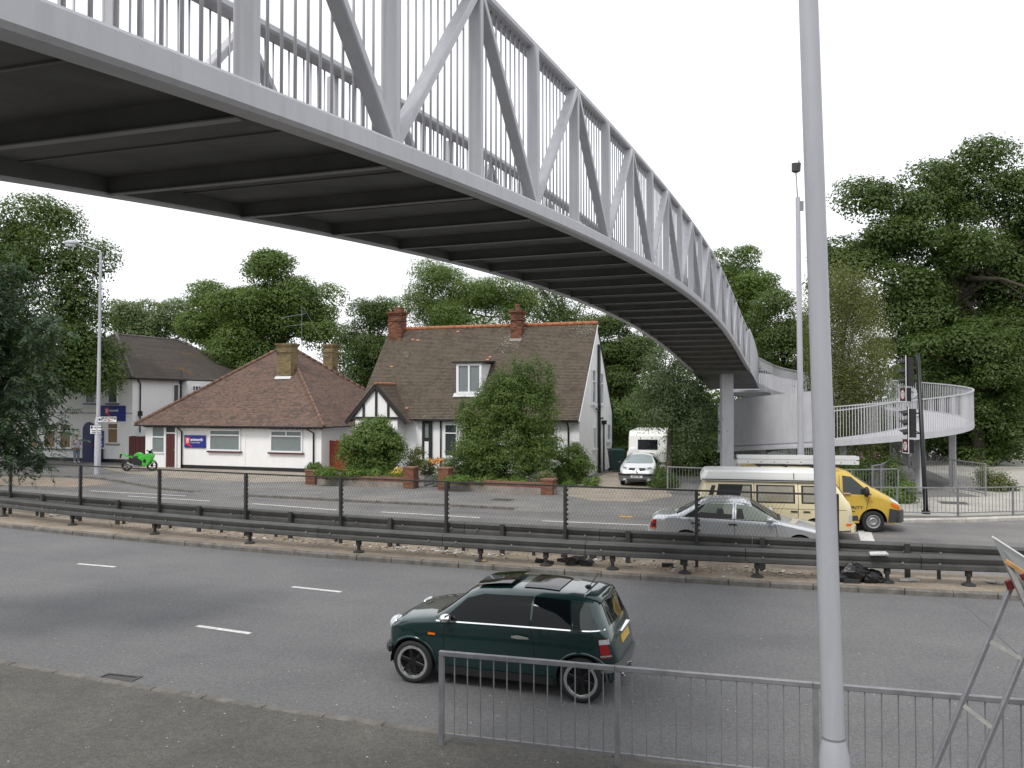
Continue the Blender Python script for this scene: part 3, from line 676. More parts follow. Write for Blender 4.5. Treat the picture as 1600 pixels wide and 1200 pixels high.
M['red'] = nmat('sign_red', (.62, .03, .025), .4)
M['maroon'] = nmat('maroon_door', (.085, .014, .012), .45)
M['redwood'] = nmat('red_stained_fence', (.26, .045, .02), .7, var=.3, vscale=6)
M['terracotta'] = nmat('terracotta', (.21, .10, .065), .8, var=.25, vscale=6)
M['lead'] = nmat('lead_flashing', (.55, .56, .57), .6)
M['bin_green'] = nmat('green_bin', (.008, .04, .035), .5)
HRZ = math.atan2(-.327, .945)
def house(name, label, x, y, cat='house'):
    return thing(name, label, cat, (x, y, .09), HRZ)
def roof_plane(parent, e0, e1, r1, r0, mat, gauge=.1, name='roof', step=.018):
    e0, e1, r1, r0 = map(Vector, (e0, e1, r1, r0)); ux = (e1 - e0).normalized(); nrm = (e1 - e0).cross(r0 - e0 if (r0 - e0).length > .1 else r1 - e0).normalized()
    if nrm.z < 0: nrm = -nrm
    up = nrm.cross(ux).normalized(); up = up if up.z > 0 else -up
    Ls = (r0 - e0).dot(up); n = max(2, int(Ls / gauge)); m = MB(); m.uv = []
    pt = lambda s, t, h: (e0.lerp(r0, t)).lerp(e1.lerp(r1, t), s) + nrm * h
    uvf = lambda p: ((p - e0).dot(ux) + 100, (p - e0).dot(up) + 50)
    rr = random.Random(int(abs(e0.x) * 977 + Ls * 31))
    nx = 6
    wob = [[(rr.random() - .5) * .02 for _ in range(nx + 1)] for _ in range(n + 1)]
    for k in range(n):
        for i in range(nx):
            a = pt(i / nx, k / n, step + wob[k][i] * .5); b = pt((i + 1) / nx, k / n, step + wob[k][i + 1] * .5); c = pt((i + 1) / nx, (k + 1) / n, 0 + wob[k + 1][i + 1] * .5); d = pt(i / nx, (k + 1) / n, 0 + wob[k + 1][i] * .5)
            q = len(m.v); m.v += [tuple(a), tuple(b), tuple(c), tuple(d)]; m.f.append((q, q + 1, q + 2, q + 3)); m.uv.append([uvf(v) for v in (a, b, c, d)])
            a2 = a - nrm * (step + .004); b2 = b - nrm * (step + .004)
            q = len(m.v); m.v += [tuple(a2), tuple(b2), tuple(b), tuple(a)]; m.f.append((q, q + 1, q + 2, q + 3)); m.uv.append([uvf(a)] * 4)
    o = m.build(name, mat, parent, False, fix=False); return o
def uvbox(parent, name, mat, lo, hi):
    """box with brickwork UV in metres on every side"""
    m = MB(); m.box(lo, hi); m.uv = []
    for f in m.f:
        ps = [Vector(m.v[i]) for i in f]; n = (ps[1] - ps[0]).cross(ps[2] - ps[0]); n = [abs(c) for c in n]
        ax = n.index(max(n)); m.uv.append([((p.y, p.z) if ax == 0 else (p.x, p.z) if ax == 1 else (p.x, p.y)) for p in ps])
    return m.build(name, mat, parent, False, fix=False)
def ridge_run(parent, a, b, mat, r=.11, L=.42, name='ridge_tile'):
    a = Vector(a); b = Vector(b); d = b - a; n = max(1, round(d.length / L)); proto = None; l = d.length / n
    for k in range(n):
        if proto is None:
            m = MB(); m.tube([Vector((0, 0, 0)), Vector((0, 0, l * .97))], [r * 1.06, r], 10); proto = m.build(name, mat, parent, False, True); o = proto
        else: o = inst(proto, parent)
        o.matrix_local = Matrix.Translation(a + d * (k / n)) @ d.to_track_quat('Z', 'Y').to_matrix().to_4x4()
def wall(parent, pts, d, mat='render', name='wall'): return MB().slab(pts, d).build(name, mat, parent, False)
def win(parent, o, xd, w, h, cols=1, transom=0., glass='glass', fr=.07, sill='rendergrey', out=None, dep=.07, name='window', split_top=0, framemat='upvc'):
    """frame with panes and sill; o = lower left corner on the wall, xd along the wall, out = away from it"""
    o = Vector(o); xd = Vector(xd).normalized(); out = Vector(out) if out else Vector((0, 0, 1)).cross(xd) * -1; U = Vector((0, 0, 1))
    P_ = lambda x, z, y=0.: o + xd * x + U * z + out * y
    m = MB(); hb = dep / 2
    def bar(x0, z0, x1, z1, t=fr): m.bar(P_(x0, z0, hb), P_(x1, z1, hb), *((dep, t) if abs(x1 - x0) > abs(z1 - z0) else (t, dep)), up=(U if abs(x1 - x0) > abs(z1 - z0) else out))
    bar(0, fr / 2, w, fr / 2); bar(0, h - fr / 2, w, h - fr / 2); bar(fr / 2, fr, fr / 2, h - fr); bar(w - fr / 2, fr, w - fr / 2, h - fr)
    zt = h * (1 - transom) if transom else h - fr
    if transom: bar(fr, zt, w - fr, zt, fr * .8)
    for c in range(1, cols): bar(w * c / cols, fr, w * c / cols, (zt - fr * .4) if transom else h - fr, fr * .7)
    for c in range(1, split_top): bar(w * c / split_top, zt + fr * .4, w * c / split_top, h - fr, fr * .7)
    f = m.build(name, framemat, parent, False)
    for c in range(cols):
        x0, x1 = w * c / cols + fr * .3, w * (c + 1) / cols - fr * .3; p = MB(); p.poly([P_(x0, fr * .5, .012), P_(x1, fr * .5, .012), P_(x1, zt, .012), P_(x0, zt, .012)])
        q = p.build('pane', glass, f, True) if False else p.build('pane', glass, f, False)
    if transom:
        n = max(1, split_top)
        for c in range(n):
            p = MB(); p.poly([P_(w * c / n + fr * .3, zt, .012), P_(w * (c + 1) / n - fr * .3, zt, .012), P_(w * (c + 1) / n - fr * .3, h - fr * .5, .012), P_(w * c / n + fr * .3, h - fr * .5, .012)]); p.build('pane', glass, f, False)
    if sill: MB().bar(P_(-.1, -.04, .07), P_(w + .1, -.04, .07), .14, .08, (0, 0, 1)).build('sill', sill, f, False)
    return f
def pipe(parent, pts, r=.045, mat='black', name='drainpipe'): return MB().tube(pts, r, 8).build(name, mat, parent, False, True)
FX, FO = (1, 0, 0), (0, -1, 0)
M['brick_soot'] = tile_mat('sooty_red_brick', [(.03, .02, .017), (.11, .05, .032), (.20, .085, .05), (.25, .115, .07)], tw=.225, th=.075, stain=.45)
M['ridge_grey'] = nmat('grey_ridge_tile', (.13, .115, .105), .85, var=.4, vscale=4)
# ---------------------------------------------------------------- right house: half timbered, steep brown roof
h3 = house('house', 'white half timbered house with steep brown tiled roof and orange ridge', 3.37, 41.4)
L3, D3, RZ3 = 12.46, 7.7, 8.15
wall(h3, [(-L3, 0, 0), (0, 0, 0), (0, 0, 3.1), (-L3, 0, 3.1)], (0, .25, 0))
for x, dx in ((0, -.25), (-L3, .25)):
    wall(h3, [(x, .25, 0), (x, D3, 0), (x, D3, 3.2), (x, D3 / 2, RZ3 - .12), (x, .252, 3.35), (x, .25, 3.1)], (dx, 0, 0), name='gable_wall')
wall(h3, [(-L3 + .25, D3 - .25, 0), (-.25, D3 - .25, 0), (-.25, D3 - .25, 3.2), (-L3 + .25, D3 - .25, 3.2)], (0, .25, 0))
ez, ey = 2.95, -.32
roof_plane(h3, (-L3 - .15, ey, ez), (.06, ey, ez), (.06, D3 / 2, RZ3), (-L3 - .15, D3 / 2, RZ3), 'tile_brown')
roof_plane(h3, (.06, D3 + .3, ez), (-L3 - .15, D3 + .3, ez), (-L3 - .15, D3 / 2, RZ3), (.06, D3 / 2, RZ3), 'tile_brown')
ridge_run(h3, (-L3 - .1, D3 / 2, RZ3 + .02), (.08, D3 / 2, RZ3 + .02), 'ridge')
MB().slab([(-9.0, -.40, 2.86), (.05, -.40, 2.86), (.05, -.30, 2.86), (-9.0, -.30, 2.86)], (0, 0, .1)).build('gutter', 'black', h3, False)
MB().slab([(-9.0, -.30, 2.84), (.03, -.30, 2.84), (.03, 0, 2.84), (-9.0, 0, 2.84)], (0, 0, .04)).build('soffit', 'timber', h3, False)
# verge boards on the gable
MB().bar((.03, ey, ez - .08), (.03, D3 / 2, RZ3 - .08), .05, .12, (1, 0, 0)).build('verge_board', 'upvc', h3, False)
# scattered orange replacement tiles and pale lichen
sl = Vector((0, D3 / 2 - ey, RZ3 - ez)); nrm3 = Vector((0, -sl.z, sl.y)).normalized()
for u, t in ((-10.9, .86), (-10.55, .85), (-11.6, .55), (-5.75, .64), (-5.85, .61), (-5.9, .58), (-6.0, .27), (-9.7, .1), (-4.2, .96), (-8.2, .94)):
    p = Vector((u, ey, ez)) + sl * t + nrm3 * .028; s_ = sl.normalized()
    MB().slab([p, p + Vector((.17, 0, 0)), p + Vector((.17, 0, 0)) + s_ * .1, p + s_ * .1], nrm3 * .012).build('tile', 'orange_tile', h3, False)
rl = random.Random(21); lm = MB()
for cx, ct, sx_, st_, n_ in ((-4.7, .86, .35, .05, 130), (-5.1, .78, .3, .05, 60), (-.7, .94, .45, .035, 120), (-4.4, .93, .5, .03, 60)):
    for k in range(n_):
        p = Vector((rl.gauss(cx, sx_), ey, ez)) + sl * min(.985, rl.gauss(ct, st_)) + nrm3 * .030
        if p.x > 0: continue
        a = rl.uniform(.015, .06); lm.add([p, p + Vector((a, 0, 0)), p + Vector((a * .8, 0, 0)) + s_ * a * .7, p + s_ * a * .6], [(0, 1, 2, 3)])
M['lichen'] = nmat('pale_lichen', (.30, .30, .25), .9, var=.3, vscale=12); stuff(lm.build('lichen', 'lichen', h3, False))
def chimney(parent, x, y, z0, z1, wx, wy, mat, pots=1, name='chimney', capmat=None):
    c = uvbox(parent, name, mat, (x - wx / 2, y - wy / 2, z0), (x + wx / 2, y + wy / 2, z1 - .18))
    for k, (e, za, zb) in enumerate(((.04, z1 - .55, z1 - .47), (.05, z1 - .18, z1 - .1), (.09, z1 - .1, z1))):
        b = uvbox(c, 'brick_band', mat, (x - wx / 2 - e, y - wy / 2 - e, za), (x + wx / 2 + e, y + wy / 2 + e, zb))
    for k in range(pots):
        px = x + (k - (pots - 1) / 2) * .32; m = MB(); m.lathe([(.13, z1), (.12, z1 + .3), (.14, z1 + .32), (.14, z1 + .36), (.1, z1 + .36), (.09, z1 + .1)], (px, y, 0), 12); m.build('pot', 'terracotta', c, False, True)
    return c
chimney(h3, -12.0, D3 / 2 - .2, 6.9, 9.15, .85, .7, 'brick_soot', 0); uvbox(h3, 'chimney_stack', 'brick_soot', (-12.15, D3 / 2 - .4, 9.15), (-11.65, D3 / 2, 9.42))
chimney(h3, -4.44, D3 / 2 - .35, 7.2, 8.95, .62, .6, 'brick_soot', 1)
MB().slab([(-4.78, 3.08, 7.20), (-4.1, 3.08, 7.20), (-4.1, 3.2, 7.36), (-4.78, 3.2, 7.36)], (0, -.02, .03)).build('flashing', 'rendergrey', h3, False)
# bay with half timbered gable
bx0, bx1, by = -12.5, -9.3, -.95; bcx = (bx0 + bx1) / 2
wall(h3, [(bx0 + .35, by, 0), (bx1 - .35, by, 0), (bx1 - .35, by, 2.95), (bx0 + .35, by, 2.95)], (0, .2, 0), name='bay_wall')
for x in (bx0 + .35, bx1 - .55): wall(h3, [(x, by + .2, 0), (x + .2, by + .2, 0), (x + .2, by + .2, 2.95), (x, by + .2, 2.95)], (0, .75, 0), name='bay_wall')
gb = wall(h3, [(bx0 + .2, by + .02, 2.95), (bx1 - .2, by + .02, 2.95), (bcx, by + .02, 4.62)], (0, .15, 0), name='timbered_gable')
def gt(a, b, w=.14): 
    o = MB().bar(a, b, .06, w, (0, 0, 1) if abs(b[2] - a[2]) < .1 else (1, 0, 0)).build('timber', 'timber', h3, False); return o
MB().bar((bx0 + .05, by - .02, 3.0), (bx1 - .05, by - .02, 3.0), .12, .13, (0, 0, 1)).build('timber', 'timber', h3, False)
for x, zt in ((bcx - .75, 3.75), (bcx - .0, 4.5), (bcx + .72, 3.8)): MB().bar((x, by - .01, 3.07), (x, by - .01, zt), .12, .07, (0, -1, 0)).build('timber', 'timber', h3, False)
for s_ in (-1, 1):
    MB().bar((bcx, by - .06, 4.72), (bcx + s_ * (bx1 - bx0) / 2 * 1.13, by - .06, 2.72), .1, .2, (0, 0, 1)).build('bargeboard', 'timber', h3, False)
yb_ = 1.25
for s_ in (-1, 1):
    ex = bcx + s_ * (bx1 - bx0) / 2 * 1.13; ebk = (2.72 - ez) / (sl.z / sl.y) + ey + .25
    e = [(ex, by - .14, 2.78), (ex, ebk, 2.78)]
    if s_ > 0: roof_plane(h3, e[0], e[1], (bcx, yb_, 4.83), (bcx, by - .14, 4.83), 'tile_brown', name='bay_roof')
    else: roof_plane(h3, e[1], e[0], (bcx, by - .14, 4.83), (bcx, yb_, 4.83), 'tile_brown', name='bay_roof')
ridge_run(h3, (bcx, by - .15, 4.84), (bcx, yb_, 4.84), 'ridge', .08)
win(h3, (bx0 + .5, by, .75), FX, bx1 - bx0 - 1.0, 1.85, 4, .3, 'glass', .08, 'upvc', FO, split_top=4)
# door recess and front windows
MB().slab([(-8.62, -.02, 0), (-8.05, -.02, 0), (-8.05, -.02, 2.84), (-8.62, -.02, 2.84)], (0, -.08, 0)).build('door_frame', 'timber', h3, False)
dr = MB().slab([(-8.45, -.1, .2), (-8.22, -.1, .2), (-8.22, -.1, 1.75), (-8.45, -.1, 1.75)], (0, -.03, 0)).build('door', 'upvc', h3, False)
MB().slab([(-8.42, -.1, 1.95), (-8.22, -.1, 1.95), (-8.22, -.1, 2.7), (-8.42, -.1, 2.7)], (0, -.03, 0)).build('pane', 'glass_blind', h3, False)
win(h3, (-7.35, 0, .95), FX, .75, 1.75, 1, .28, 'glass', .07, 'upvc', FO)
win(h3, (-6.2, 0, .6), FX, 1.7, 2.0, 2, .28, 'glass', .07, 'upvc', FO); win(h3, (-3.2, 0, .9), FX, 2.0, 1.7, 3, .28, 'glass', .07, 'upvc', FO, split_top=3)
pipe(h3, [(-.55, -.36, 2.86), (-.55, -.06, 2.6), (-.55, -.06, 0)], .045); pipe(h3, [(-7.55, -.05, 2.84), (-7.55, -.05, 0)], .045)
# dormer
dx0, dx1, dz0, dz1, dy0 = -6.95, -5.5, 4.28, 5.92, .72; dyb = (dz1 - ez) / (sl.z / sl.y) + ey
win(h3, (dx0, dy0 - .02, dz0), FX, dx1 - dx0, dz1 - dz0, 2, 0, 'glass_blind', .13, None, FO, name='dormer_window')
for x in (dx0, dx1 - .06): MB().slab([(x, dy0, dz0 + .05), (x, dy0, dz1), (x, dyb, dz1)], (.06, 0, 0)).build('dormer_cheek', 'render', h3, False)
MB().slab([(dx0 - .22, dy0 - .2, dz1), (dx1 + .22, dy0 - .2, dz1), (dx1 + .22, dyb + .15, dz1 + .08), (dx0 - .22, dyb + .15, dz1 + .08)], (0, 0, .1)).build('dormer_roof', 'timber', h3, False)
MB().slab([(dx0 - .15, dy0 - .22, dz0 - .16), (dx1 + .1, dy0 - .22, dz0 - .16), (dx1 + .1, dy0, dz0 + .03), (dx0 - .15, dy0, dz0 + .03)], (0, 0, .03)).build('apron_flashing', 'lead', h3, False)
# gable end: windows and pipes (facing right)
GX, GO = (0, 1, 0), (1, 0, 0)
win(h3, (0, 2.55, 3.75), GX, .85, 1.85, 1, .35, 'glass_blind', .09, 'upvc', GO); win(h3, (0, 4.5, 3.7), GX, .7, 1.8, 1, .35, 'glass_blind', .09, 'upvc', GO)
win(h3, (0, 2.9, 1.35), GX, .5, 1.15, 1, 0, 'glass_blind', .08, 'upvc', GO); win(h3, (0, 6.3, 1.6), GX, .7, 1.0, 1, 0, 'glass', .08, 'upvc', GO)
pipe(h3, [(.1, 4.0, 0), (.1, 4.0, 7.0)], .085, name='soil_pipe'); pipe(h3, [(.1, 5.1, 0), (.1, 5.1, 2.6)], .05); pipe(h3, [(.1, 3.2, 3.5), (.1, 4.0, 3.35)], .04); pipe(h3, [(.1, 4.05, 2.95), (.1, 4.9, 2.95)], .05)
MB().box((.02, 4.95, 2.6), (.24, 5.25, 2.82)).build('hopper', 'black', h3, False)
# ---------------------------------------------------------------- bungalow
h1 = house('bungalow', 'white rendered bungalow with hipped mottled red roof and blue sign', -10.4, 45.1)
W1, D1 = 12.0, 11.0
for a, b, d in (((-W1, 0), (0, 0), (0, .25, 0)), ((0, .25), (0, D1), (-.25, 0, 0)), ((-W1, D1), (-W1, .25), (.25, 0, 0)), ((-.25, D1), (-W1 + .25, D1), (0, -.25, 0))):
    wall(h1, [(a[0], a[1], 0), (b[0], b[1], 0), (b[0], b[1], 2.5), (a[0], a[1], 2.5)], d)
MB().slab([(-9.3, -.03, 0), (.02, -.03, 0), (.02, -.03, .2), (-9.3, -.03, .2)], (0, .03, 0)).build('plinth', 'black', h1, False)
MB().slab([(-5.02, -.02, .25), (-4.93, -.02, .25), (-4.93, -.02, 2.42), (-5.02, -.02, 2.42)], (0, .02, 0)).build('pilaster', 'render', h1, False)
ov = .42; ap = Vector((-6.0, 5.5, 7.42)); cs = [(-W1 - ov, -ov, 2.5), (ov, -ov, 2.5), (ov, D1 + ov, 2.5), (-W1 - ov, D1 + ov, 2.5)]
for i in range(4):
    a, b = cs[i], cs[(i + 1) % 4]; roof_plane(h1, a, b, ap, ap, 'tile_red', .105)
for c in cs: ridge_run(h1, Vector(c) + Vector((0, 0, .04)), ap + Vector((0, 0, .05)), 'ridge_dull', .1, .42, 'hip_tile')
m = MB()
for (x0, y0), (x1, y1) in (((-W1 - ov, -ov), (ov, -ov)), ((ov, -ov), (ov, D1 + ov))): m.bar((x0, y0, 2.47), (x1, y1, 2.47), .11, .09)
m.build('gutter', 'black', h1, False)
MB().slab([(-W1 - ov + .1, -ov + .06, 2.44), (ov - .06, -ov + .06, 2.44), (ov - .06, D1, 2.44), (-W1 - ov + .1, D1, 2.44)], (0, 0, .03)).build('soffit', 'timber', h1, False)
for k in range(34): MB().box((-W1 + .2 + k * .36, -ov + .02, 2.36), (-W1 + .26 + k * .36, -.001, 2.44)).build('rafter_foot', 'timber', h1, False)
c1 = chimney(h1, -4.45, 3.3, 4.6, 7.35, .98, .75, 'brick_buff', 0)
MB().slab([(-5.0, 2.78, 5.2), (-3.9, 2.78, 5.2), (-3.9, 2.93, 5.36), (-5.0, 2.93, 5.36)], (0, -.02, .02)).build('flashing', 'lead', h1, False)
chimney(h1, -4.35, 8.0, 5.2, 7.6, .7, .7, 'brick_buff', 0)
win(h1, (-7.39, 0, 1.05), FX, 2.15, 1.24, 1, .27, 'glass_blind', .09, 'maroon', FO); win(h1, (-3.27, 0, 1.05), FX, 2.1, 1.24, 1, .27, 'glass_blind', .09, 'maroon', FO, split_top=2)
win(h1, (-11.5, 0, .82), FX, .98, 1.66, 1, .42, 'glass_blind', .08, None, FO, name='porch_window')
fr_ = MB(); fr_.bar((-10.48, -.04, 0), (-10.48, -.04, 2.44), .1, .1, (0, -1, 0)); fr_.bar((-9.72, -.04, 0), (-9.72, -.04, 2.44), .1, .1, (0, -1, 0)); fr_.bar((-10.43, -.04, 2.03), (-9.77, -.04, 2.03), .08, .08); fr_.build('door_frame', 'upvc', h1, False)
d_ = MB().slab([(-10.43, -.01, .05), (-9.77, -.01, .05), (-9.77, -.01, 1.99), (-10.43, -.01, 1.99)], (0, -.03, 0)).build('door', 'maroon', h1, False)
for x0, x1, z0, z1 in ((-10.34, -10.14, .3, .9), (-10.06, -9.86, .3, .9), (-10.34, -10.14, 1.05, 1.85), (-10.06, -9.86, 1.05, 1.85)): MB().slab([(x0, -.04, z0), (x1, -.04, z0), (x1, -.04, z1), (x0, -.04, z1)], (0, -.012, 0)).build('door_panel', 'maroon', d_, False)
MB().box((-9.86, -.075, 1.0), (-9.82, -.04, 1.12)).build('handle', 'galv', d_, False)
MB().slab([(-10.43, -.012, 2.07), (-9.77, -.012, 2.07), (-9.77, -.012, 2.42), (-10.43, -.012, 2.42)], (0, .01, 0)).build('fanlight', 'glass', h1, False)
pipe(h1, [(-9.35, -.42, 2.42), (-9.3, -.08, 2.12), (-9.3, -.08, 0)]); pipe(h1, [(-.75, -.42, 2.42), (-.45, -.08, 2.15), (-.45, -.08, .1)])
# aerial
ae = thing('aerial', 'television aerial on a thin mast beside the bungalow chimney', 'aerial', mworld(h1) @ Vector((-3.85, 3.9, 5.7)), HRZ)
MB().tube([(0, 0, 0), (0, 0, 4.0)], .012, 6).build('mast', 'galv', ae, False)
m = MB(); m.tube([(-1.5, 0, 3.3), (.3, 0, 3.5)], .012, 5); m.tube([(-1.2, 0, 2.75), (.2, 0, 2.85)], .012, 5)
for k in range(8): m.tube([(-1.4 + k * .2, -.2, 3.3 + k * .022), (-1.4 + k * .2, .2, 3.3 + k * .022)], .007, 4)
m.build('antenna', 'galv', ae, False); MB().tube([(1.5, .2, 1.6), (.1, 0, 3.9)], .007, 5).build('stay_wire', 'galv', ae, False)
# ---------------------------------------------------------------- two storey house on the left
h2 = house('house', 'two storey white house with arched blue doorway and dull grey brown roof', -23.9, 52.0)
W2, D2 = 10.0, 13.3
for a, b, d in (((-W2, 0), (0, 0), (0, .25, 0)), ((0, .25), (0, D2), (-.25, 0, 0)), ((-W2, D2), (-W2, .25), (.25, 0, 0)), ((-.25, D2), (-W2 + .25, D2), (0, -.25, 0))):
    wall(h2, [(a[0], a[1], 0), (b[0], b[1], 0), (b[0], b[1], 5.35), (a[0], a[1], 5.35)], d)
ov = .35; r0, r1 = Vector((-5.0, 3.7, 8.5)), Vector((-5.0, 9.6, 8.5)); cs = [(-W2 - ov, -ov, 5.35), (ov, -ov, 5.35), (ov, D2 + ov, 5.35), (-W2 - ov, D2 + ov, 5.35)]
roof_plane(h2, cs[0], cs[1], r0, r0, 'tile_grey'); roof_plane(h2, cs[1], cs[2], r1, r0, 'tile_grey'); roof_plane(h2, cs[2], cs[3], r1, r1, 'tile_grey'); roof_plane(h2, cs[3], cs[0], r0, r1, 'tile_grey')
for c, r in ((cs[0], r0), (cs[1], r0), (cs[2], r1), (cs[3], r1)): ridge_run(h2, Vector(c) + Vector((0, 0, .03)), r + Vector((0, 0, .04)), 'ridge_grey', .09, .42, 'hip_tile')
ridge_run(h2, r0, r1, 'ridge_grey', .1)
m = MB(); m.bar((-W2 - ov, -ov, 5.3), (ov, -ov, 5.3), .11, .1); m.bar((ov, -ov + .06, 5.3), (ov, D2 + ov, 5.3), .11, .1); m.build('gutter', 'black', h2, False)
MB().slab([(-W2 - ov + .06, -ov + .06, 5.28), (ov - .06, -ov + .06, 5.28), (ov - .06, D2, 5.28), (-W2, D2, 5.28)], (0, 0, .03)).build('soffit', 'timber', h2, False)
MB().slab([(-W2, -.03, 0), (.03, -.03, 0), (.03, -.03, .22), (-W2, -.03, .22)], (0, .03, 0)).build('plinth', 'black', h2, False)
MB().slab([(-W2, -.025, 3.1), (.02, -.025, 3.1), (.02, -.025, 3.15), (-W2, -.025, 3.15)], (0, .025, 0)).build('cable_run', 'rendergrey', h2, False)
win(h2, (-3.78, 0, 3.75), FX, .85, 1.55, 1, .22, 'glass_green', .06, 'navy', FO); win(h2, (-1.95, 0, 3.75), FX, .8, 1.55, 1, .22, 'glass_green', .06, 'navy', FO)
win(h2, (-1.95, 0, 1.2), FX, .88, 1.3, 1, .28, 'glass_brown', .06, 'rendergrey', FO)
win(h2, (-8.7, 0, .8), FX, 1.0, 1.65, 1, .3, 'glass_brown', .1, 'rendergrey', FO); win(h2, (-7.3, 0, .8), FX, 1.1, 1.65, 1, .3, 'glass_brown', .1, 'rendergrey', FO); win(h2, (-5.95, 0, .8), FX, 1.05, 1.65, 1, .3, 'glass_brown', .1, 'rendergrey', FO)
win(h2, (-7.2, 0, 3.75), FX, .85, 1.55, 1, .22, 'glass_green', .06, 'navy', FO)
dp = [(-3.98, -.02, 0), (-2.92, -.02, 0)] + [(-3.45 + .53 * math.cos(R(a)), -.02, 2.0 + .55 * math.sin(R(a))) for a in range(0, 181, 18)]
MB().slab(dp, (0, -.03, 0)).build('doorway', 'navy', h2, False); dd_ = MB().slab([(-3.85, -.05, .05), (-3.05, -.05, .05), (-3.05, -.05, 2.0), (-3.85, -.05, 2.0)], (0, -.03, 0)).build('door', 'navy', h2, False)
MB().box((-3.16, -.11, 1.0), (-3.12, -.08, 1.1)).build('handle', 'red', dd_, False)
pipe(h2, [(.1, .3, 5.3), (.1, .55, 5.0), (.1, .55, 1.9)]); MB().box((.0, .45, 2.95), (.2, .65, 3.25)).build('hopper', 'black', h2, False)
win(h2, (0, 3.5, 3.7), GX, .6, 1.35, 1, 0, 'glass', .08, 'rendergrey', GO)
MB().box((.001, 4.4, 0), (.7, 7.2, 5.25)).build('side_bay', 'render', h2, False); win(h2, (.7, 4.55, 3.75), GX, .9, 1.2, 2, .3, 'glass', .07, None, GO, split_top=3); win(h2, (.7, 5.8, 3.75), GX, 1.1, 1.2, 3, .3, 'glass', .07, None, GO, split_top=3)
pipe(h2, [(.1, 4.2, 3.2), (.1, 4.2, 6.0)], .06, name='soil_pipe')
# wall signs of the college
def college_sign(parent_house, label, x0, x1, z0, z1, small, t0=.0):
    o = mworld(parent_house) @ Vector((x0, -.03, z0)); X = mworld(parent_house).to_3x3() @ Vector((1, 0, 0)); W_, H_ = x1 - x0, z1 - z0
    s = thing('sign', label, 'sign', o, HRZ); MB().box((0, -.04, 0), (W_, 0, H_)).build('board', 'blue', s, False)
    f = frame(o, X); N = mworld(parent_house).to_3x3() @ Vector((0, -1, 0))
    mm = lambda x, z, d=.045: Matrix.Translation(X * x + Vector((0, 0, z)) + N * d) @ f
    k = W_ * (.24 if not small else .16); bx_ = W_ * .05 if not small else W_ * .19; bz_ = H_ * (.24 if not small else .44); kh = H_ * (.62 if not small else .42)
    em = MB(); em.box((bx_, -.046, bz_), (bx_ + k * .9, -.04, bz_ + kh)); em.bar((bx_ + k * .55, -.043, bz_), (bx_ + k * 1.3, -.043, bz_ - H_ * .13), .006, H_ * .1, (0, 0, 1)); e = em.build('emblem', 'red', s, False)
    ln = MB()
    for i in range(3): ln.box((bx_ + k * (.22 + .18 * i), -.049, bz_ + kh * .22), (bx_ + k * (.3 + .18 * i), -.0455, bz_ + kh * .7))
    ln.build('emblem_stroke', 'white', s, False)
    text('W', kh * .5, 'white', s, mm(bx_ + k * .14, bz_ + kh * .5, .046), bold=.004)
    sz = H_ * (.34 if not small else .2)
    text('entworth', sz, 'white', s, mm(bx_ + k * 1.0, bz_ + kh * (.5 if not small else .45)), bold=.006, sx=.95 if not small else 1)
    text('Tutorial College', sz * .42, 'white', s, mm(bx_ + k * 1.02, bz_ + kh * .22 if not small else H_ * .2), sx=1.0)
    return s
college_sign(h1, 'blue college sign with red emblem on the bungalow wall left of its window', -9.12, -7.62, 1.2, 1.92, False)
college_sign(h2, 'blue college sign with red emblem high on the two storey house', -2.5, -.5, 2.62, 3.6, True)
nb = thing('notice_board', 'narrow blue notice board with white lettering right of the arched door', 'sign', mworld(h2) @ Vector((-2.75, -.03, .95)), HRZ)
MB().box((0, -.04, 0), (.5, 0, 1.05)).build('board', 'blue', nb, False)
m = MB()
for k in range(5): m.box((.08 + .03 * (k % 2), -.046, .12 + k * .17), (.42 - .05 * (k % 3), -.04, .2 + k * .17))
m.build('printed_line', 'white', nb, False)
bb = thing('bin', 'small blue bin against the wall of the two storey house', 'bin', mworld(h2) @ Vector((-2.4, -.35, 0)), HRZ); MB().box((-.22, -.2, 0), (.22, .2, .78)).build('body', 'navy', bb, False); MB().box((-.25, -.23, .78), (.25, .23, .85)).build('lid', 'navy', bb, False)
# lettered plates on the left lamp post
lx, ly = lp.x, lp.y - .12
def plate(label, u0, u1, v0, v1, lines, extra=None):
    a = A(u0, v1, ly); W_ = (u1 - u0) * ly / F; H_ = (v1 - v0) * ly / F; s = thing('sign', label, 'sign', a); MB().box((0, -.03, 0), (W_, 0, H_)).build('board', 'white', s, False)
    bd = MB(); bd.box((-.02, -.034, -.02), (W_ + .02, -.004, 0)); bd.box((-.02, -.034, H_), (W_ + .02, -.004, H_ + .02)); bd.build('sign_edge', 'black', s, False)
    f = frame(a, (1, 0, 0))
    for (t, x, z, sz, mt) in lines: text(t, sz, mt, s, Matrix.Translation(Vector((x * W_, -.032, z * H_))) @ f, bold=.004)
    for (x0, x1, z0, z1, mt, nm) in extra or []: MB().box((x0 * W_, -.036, z0 * H_), (x1 * W_, -.031, z1 * H_)).build(nm, mt, s, False)
plate('white street name plate reading Brentmead Place on the slim lamp post', 154, 182, 651, 659.5, [('BRENTMEAD', .16, .55, .16, 'black'), ('PLACE', .16, .12, .16, 'black'), ('NW11', .58, .12, .09, 'red')], [(.02, .13, .25, .7, 'blue', 'crest'), (.90, .95, .4, .85, 'bin_green', 'arrow')])
plate('small white notice plate with dark emblem on the slim lamp post below the street name', 141.5, 158, 665, 677.5, [('RESIDENTS', .3, .68, .10, 'black'), ('PERMIT HOLDERS', .12, .32, .07, 'black'), ('PARKING ONLY', .12, .1, .07, 'black')], [(.05, .22, .62, .92, 'navy', 'emblem')])
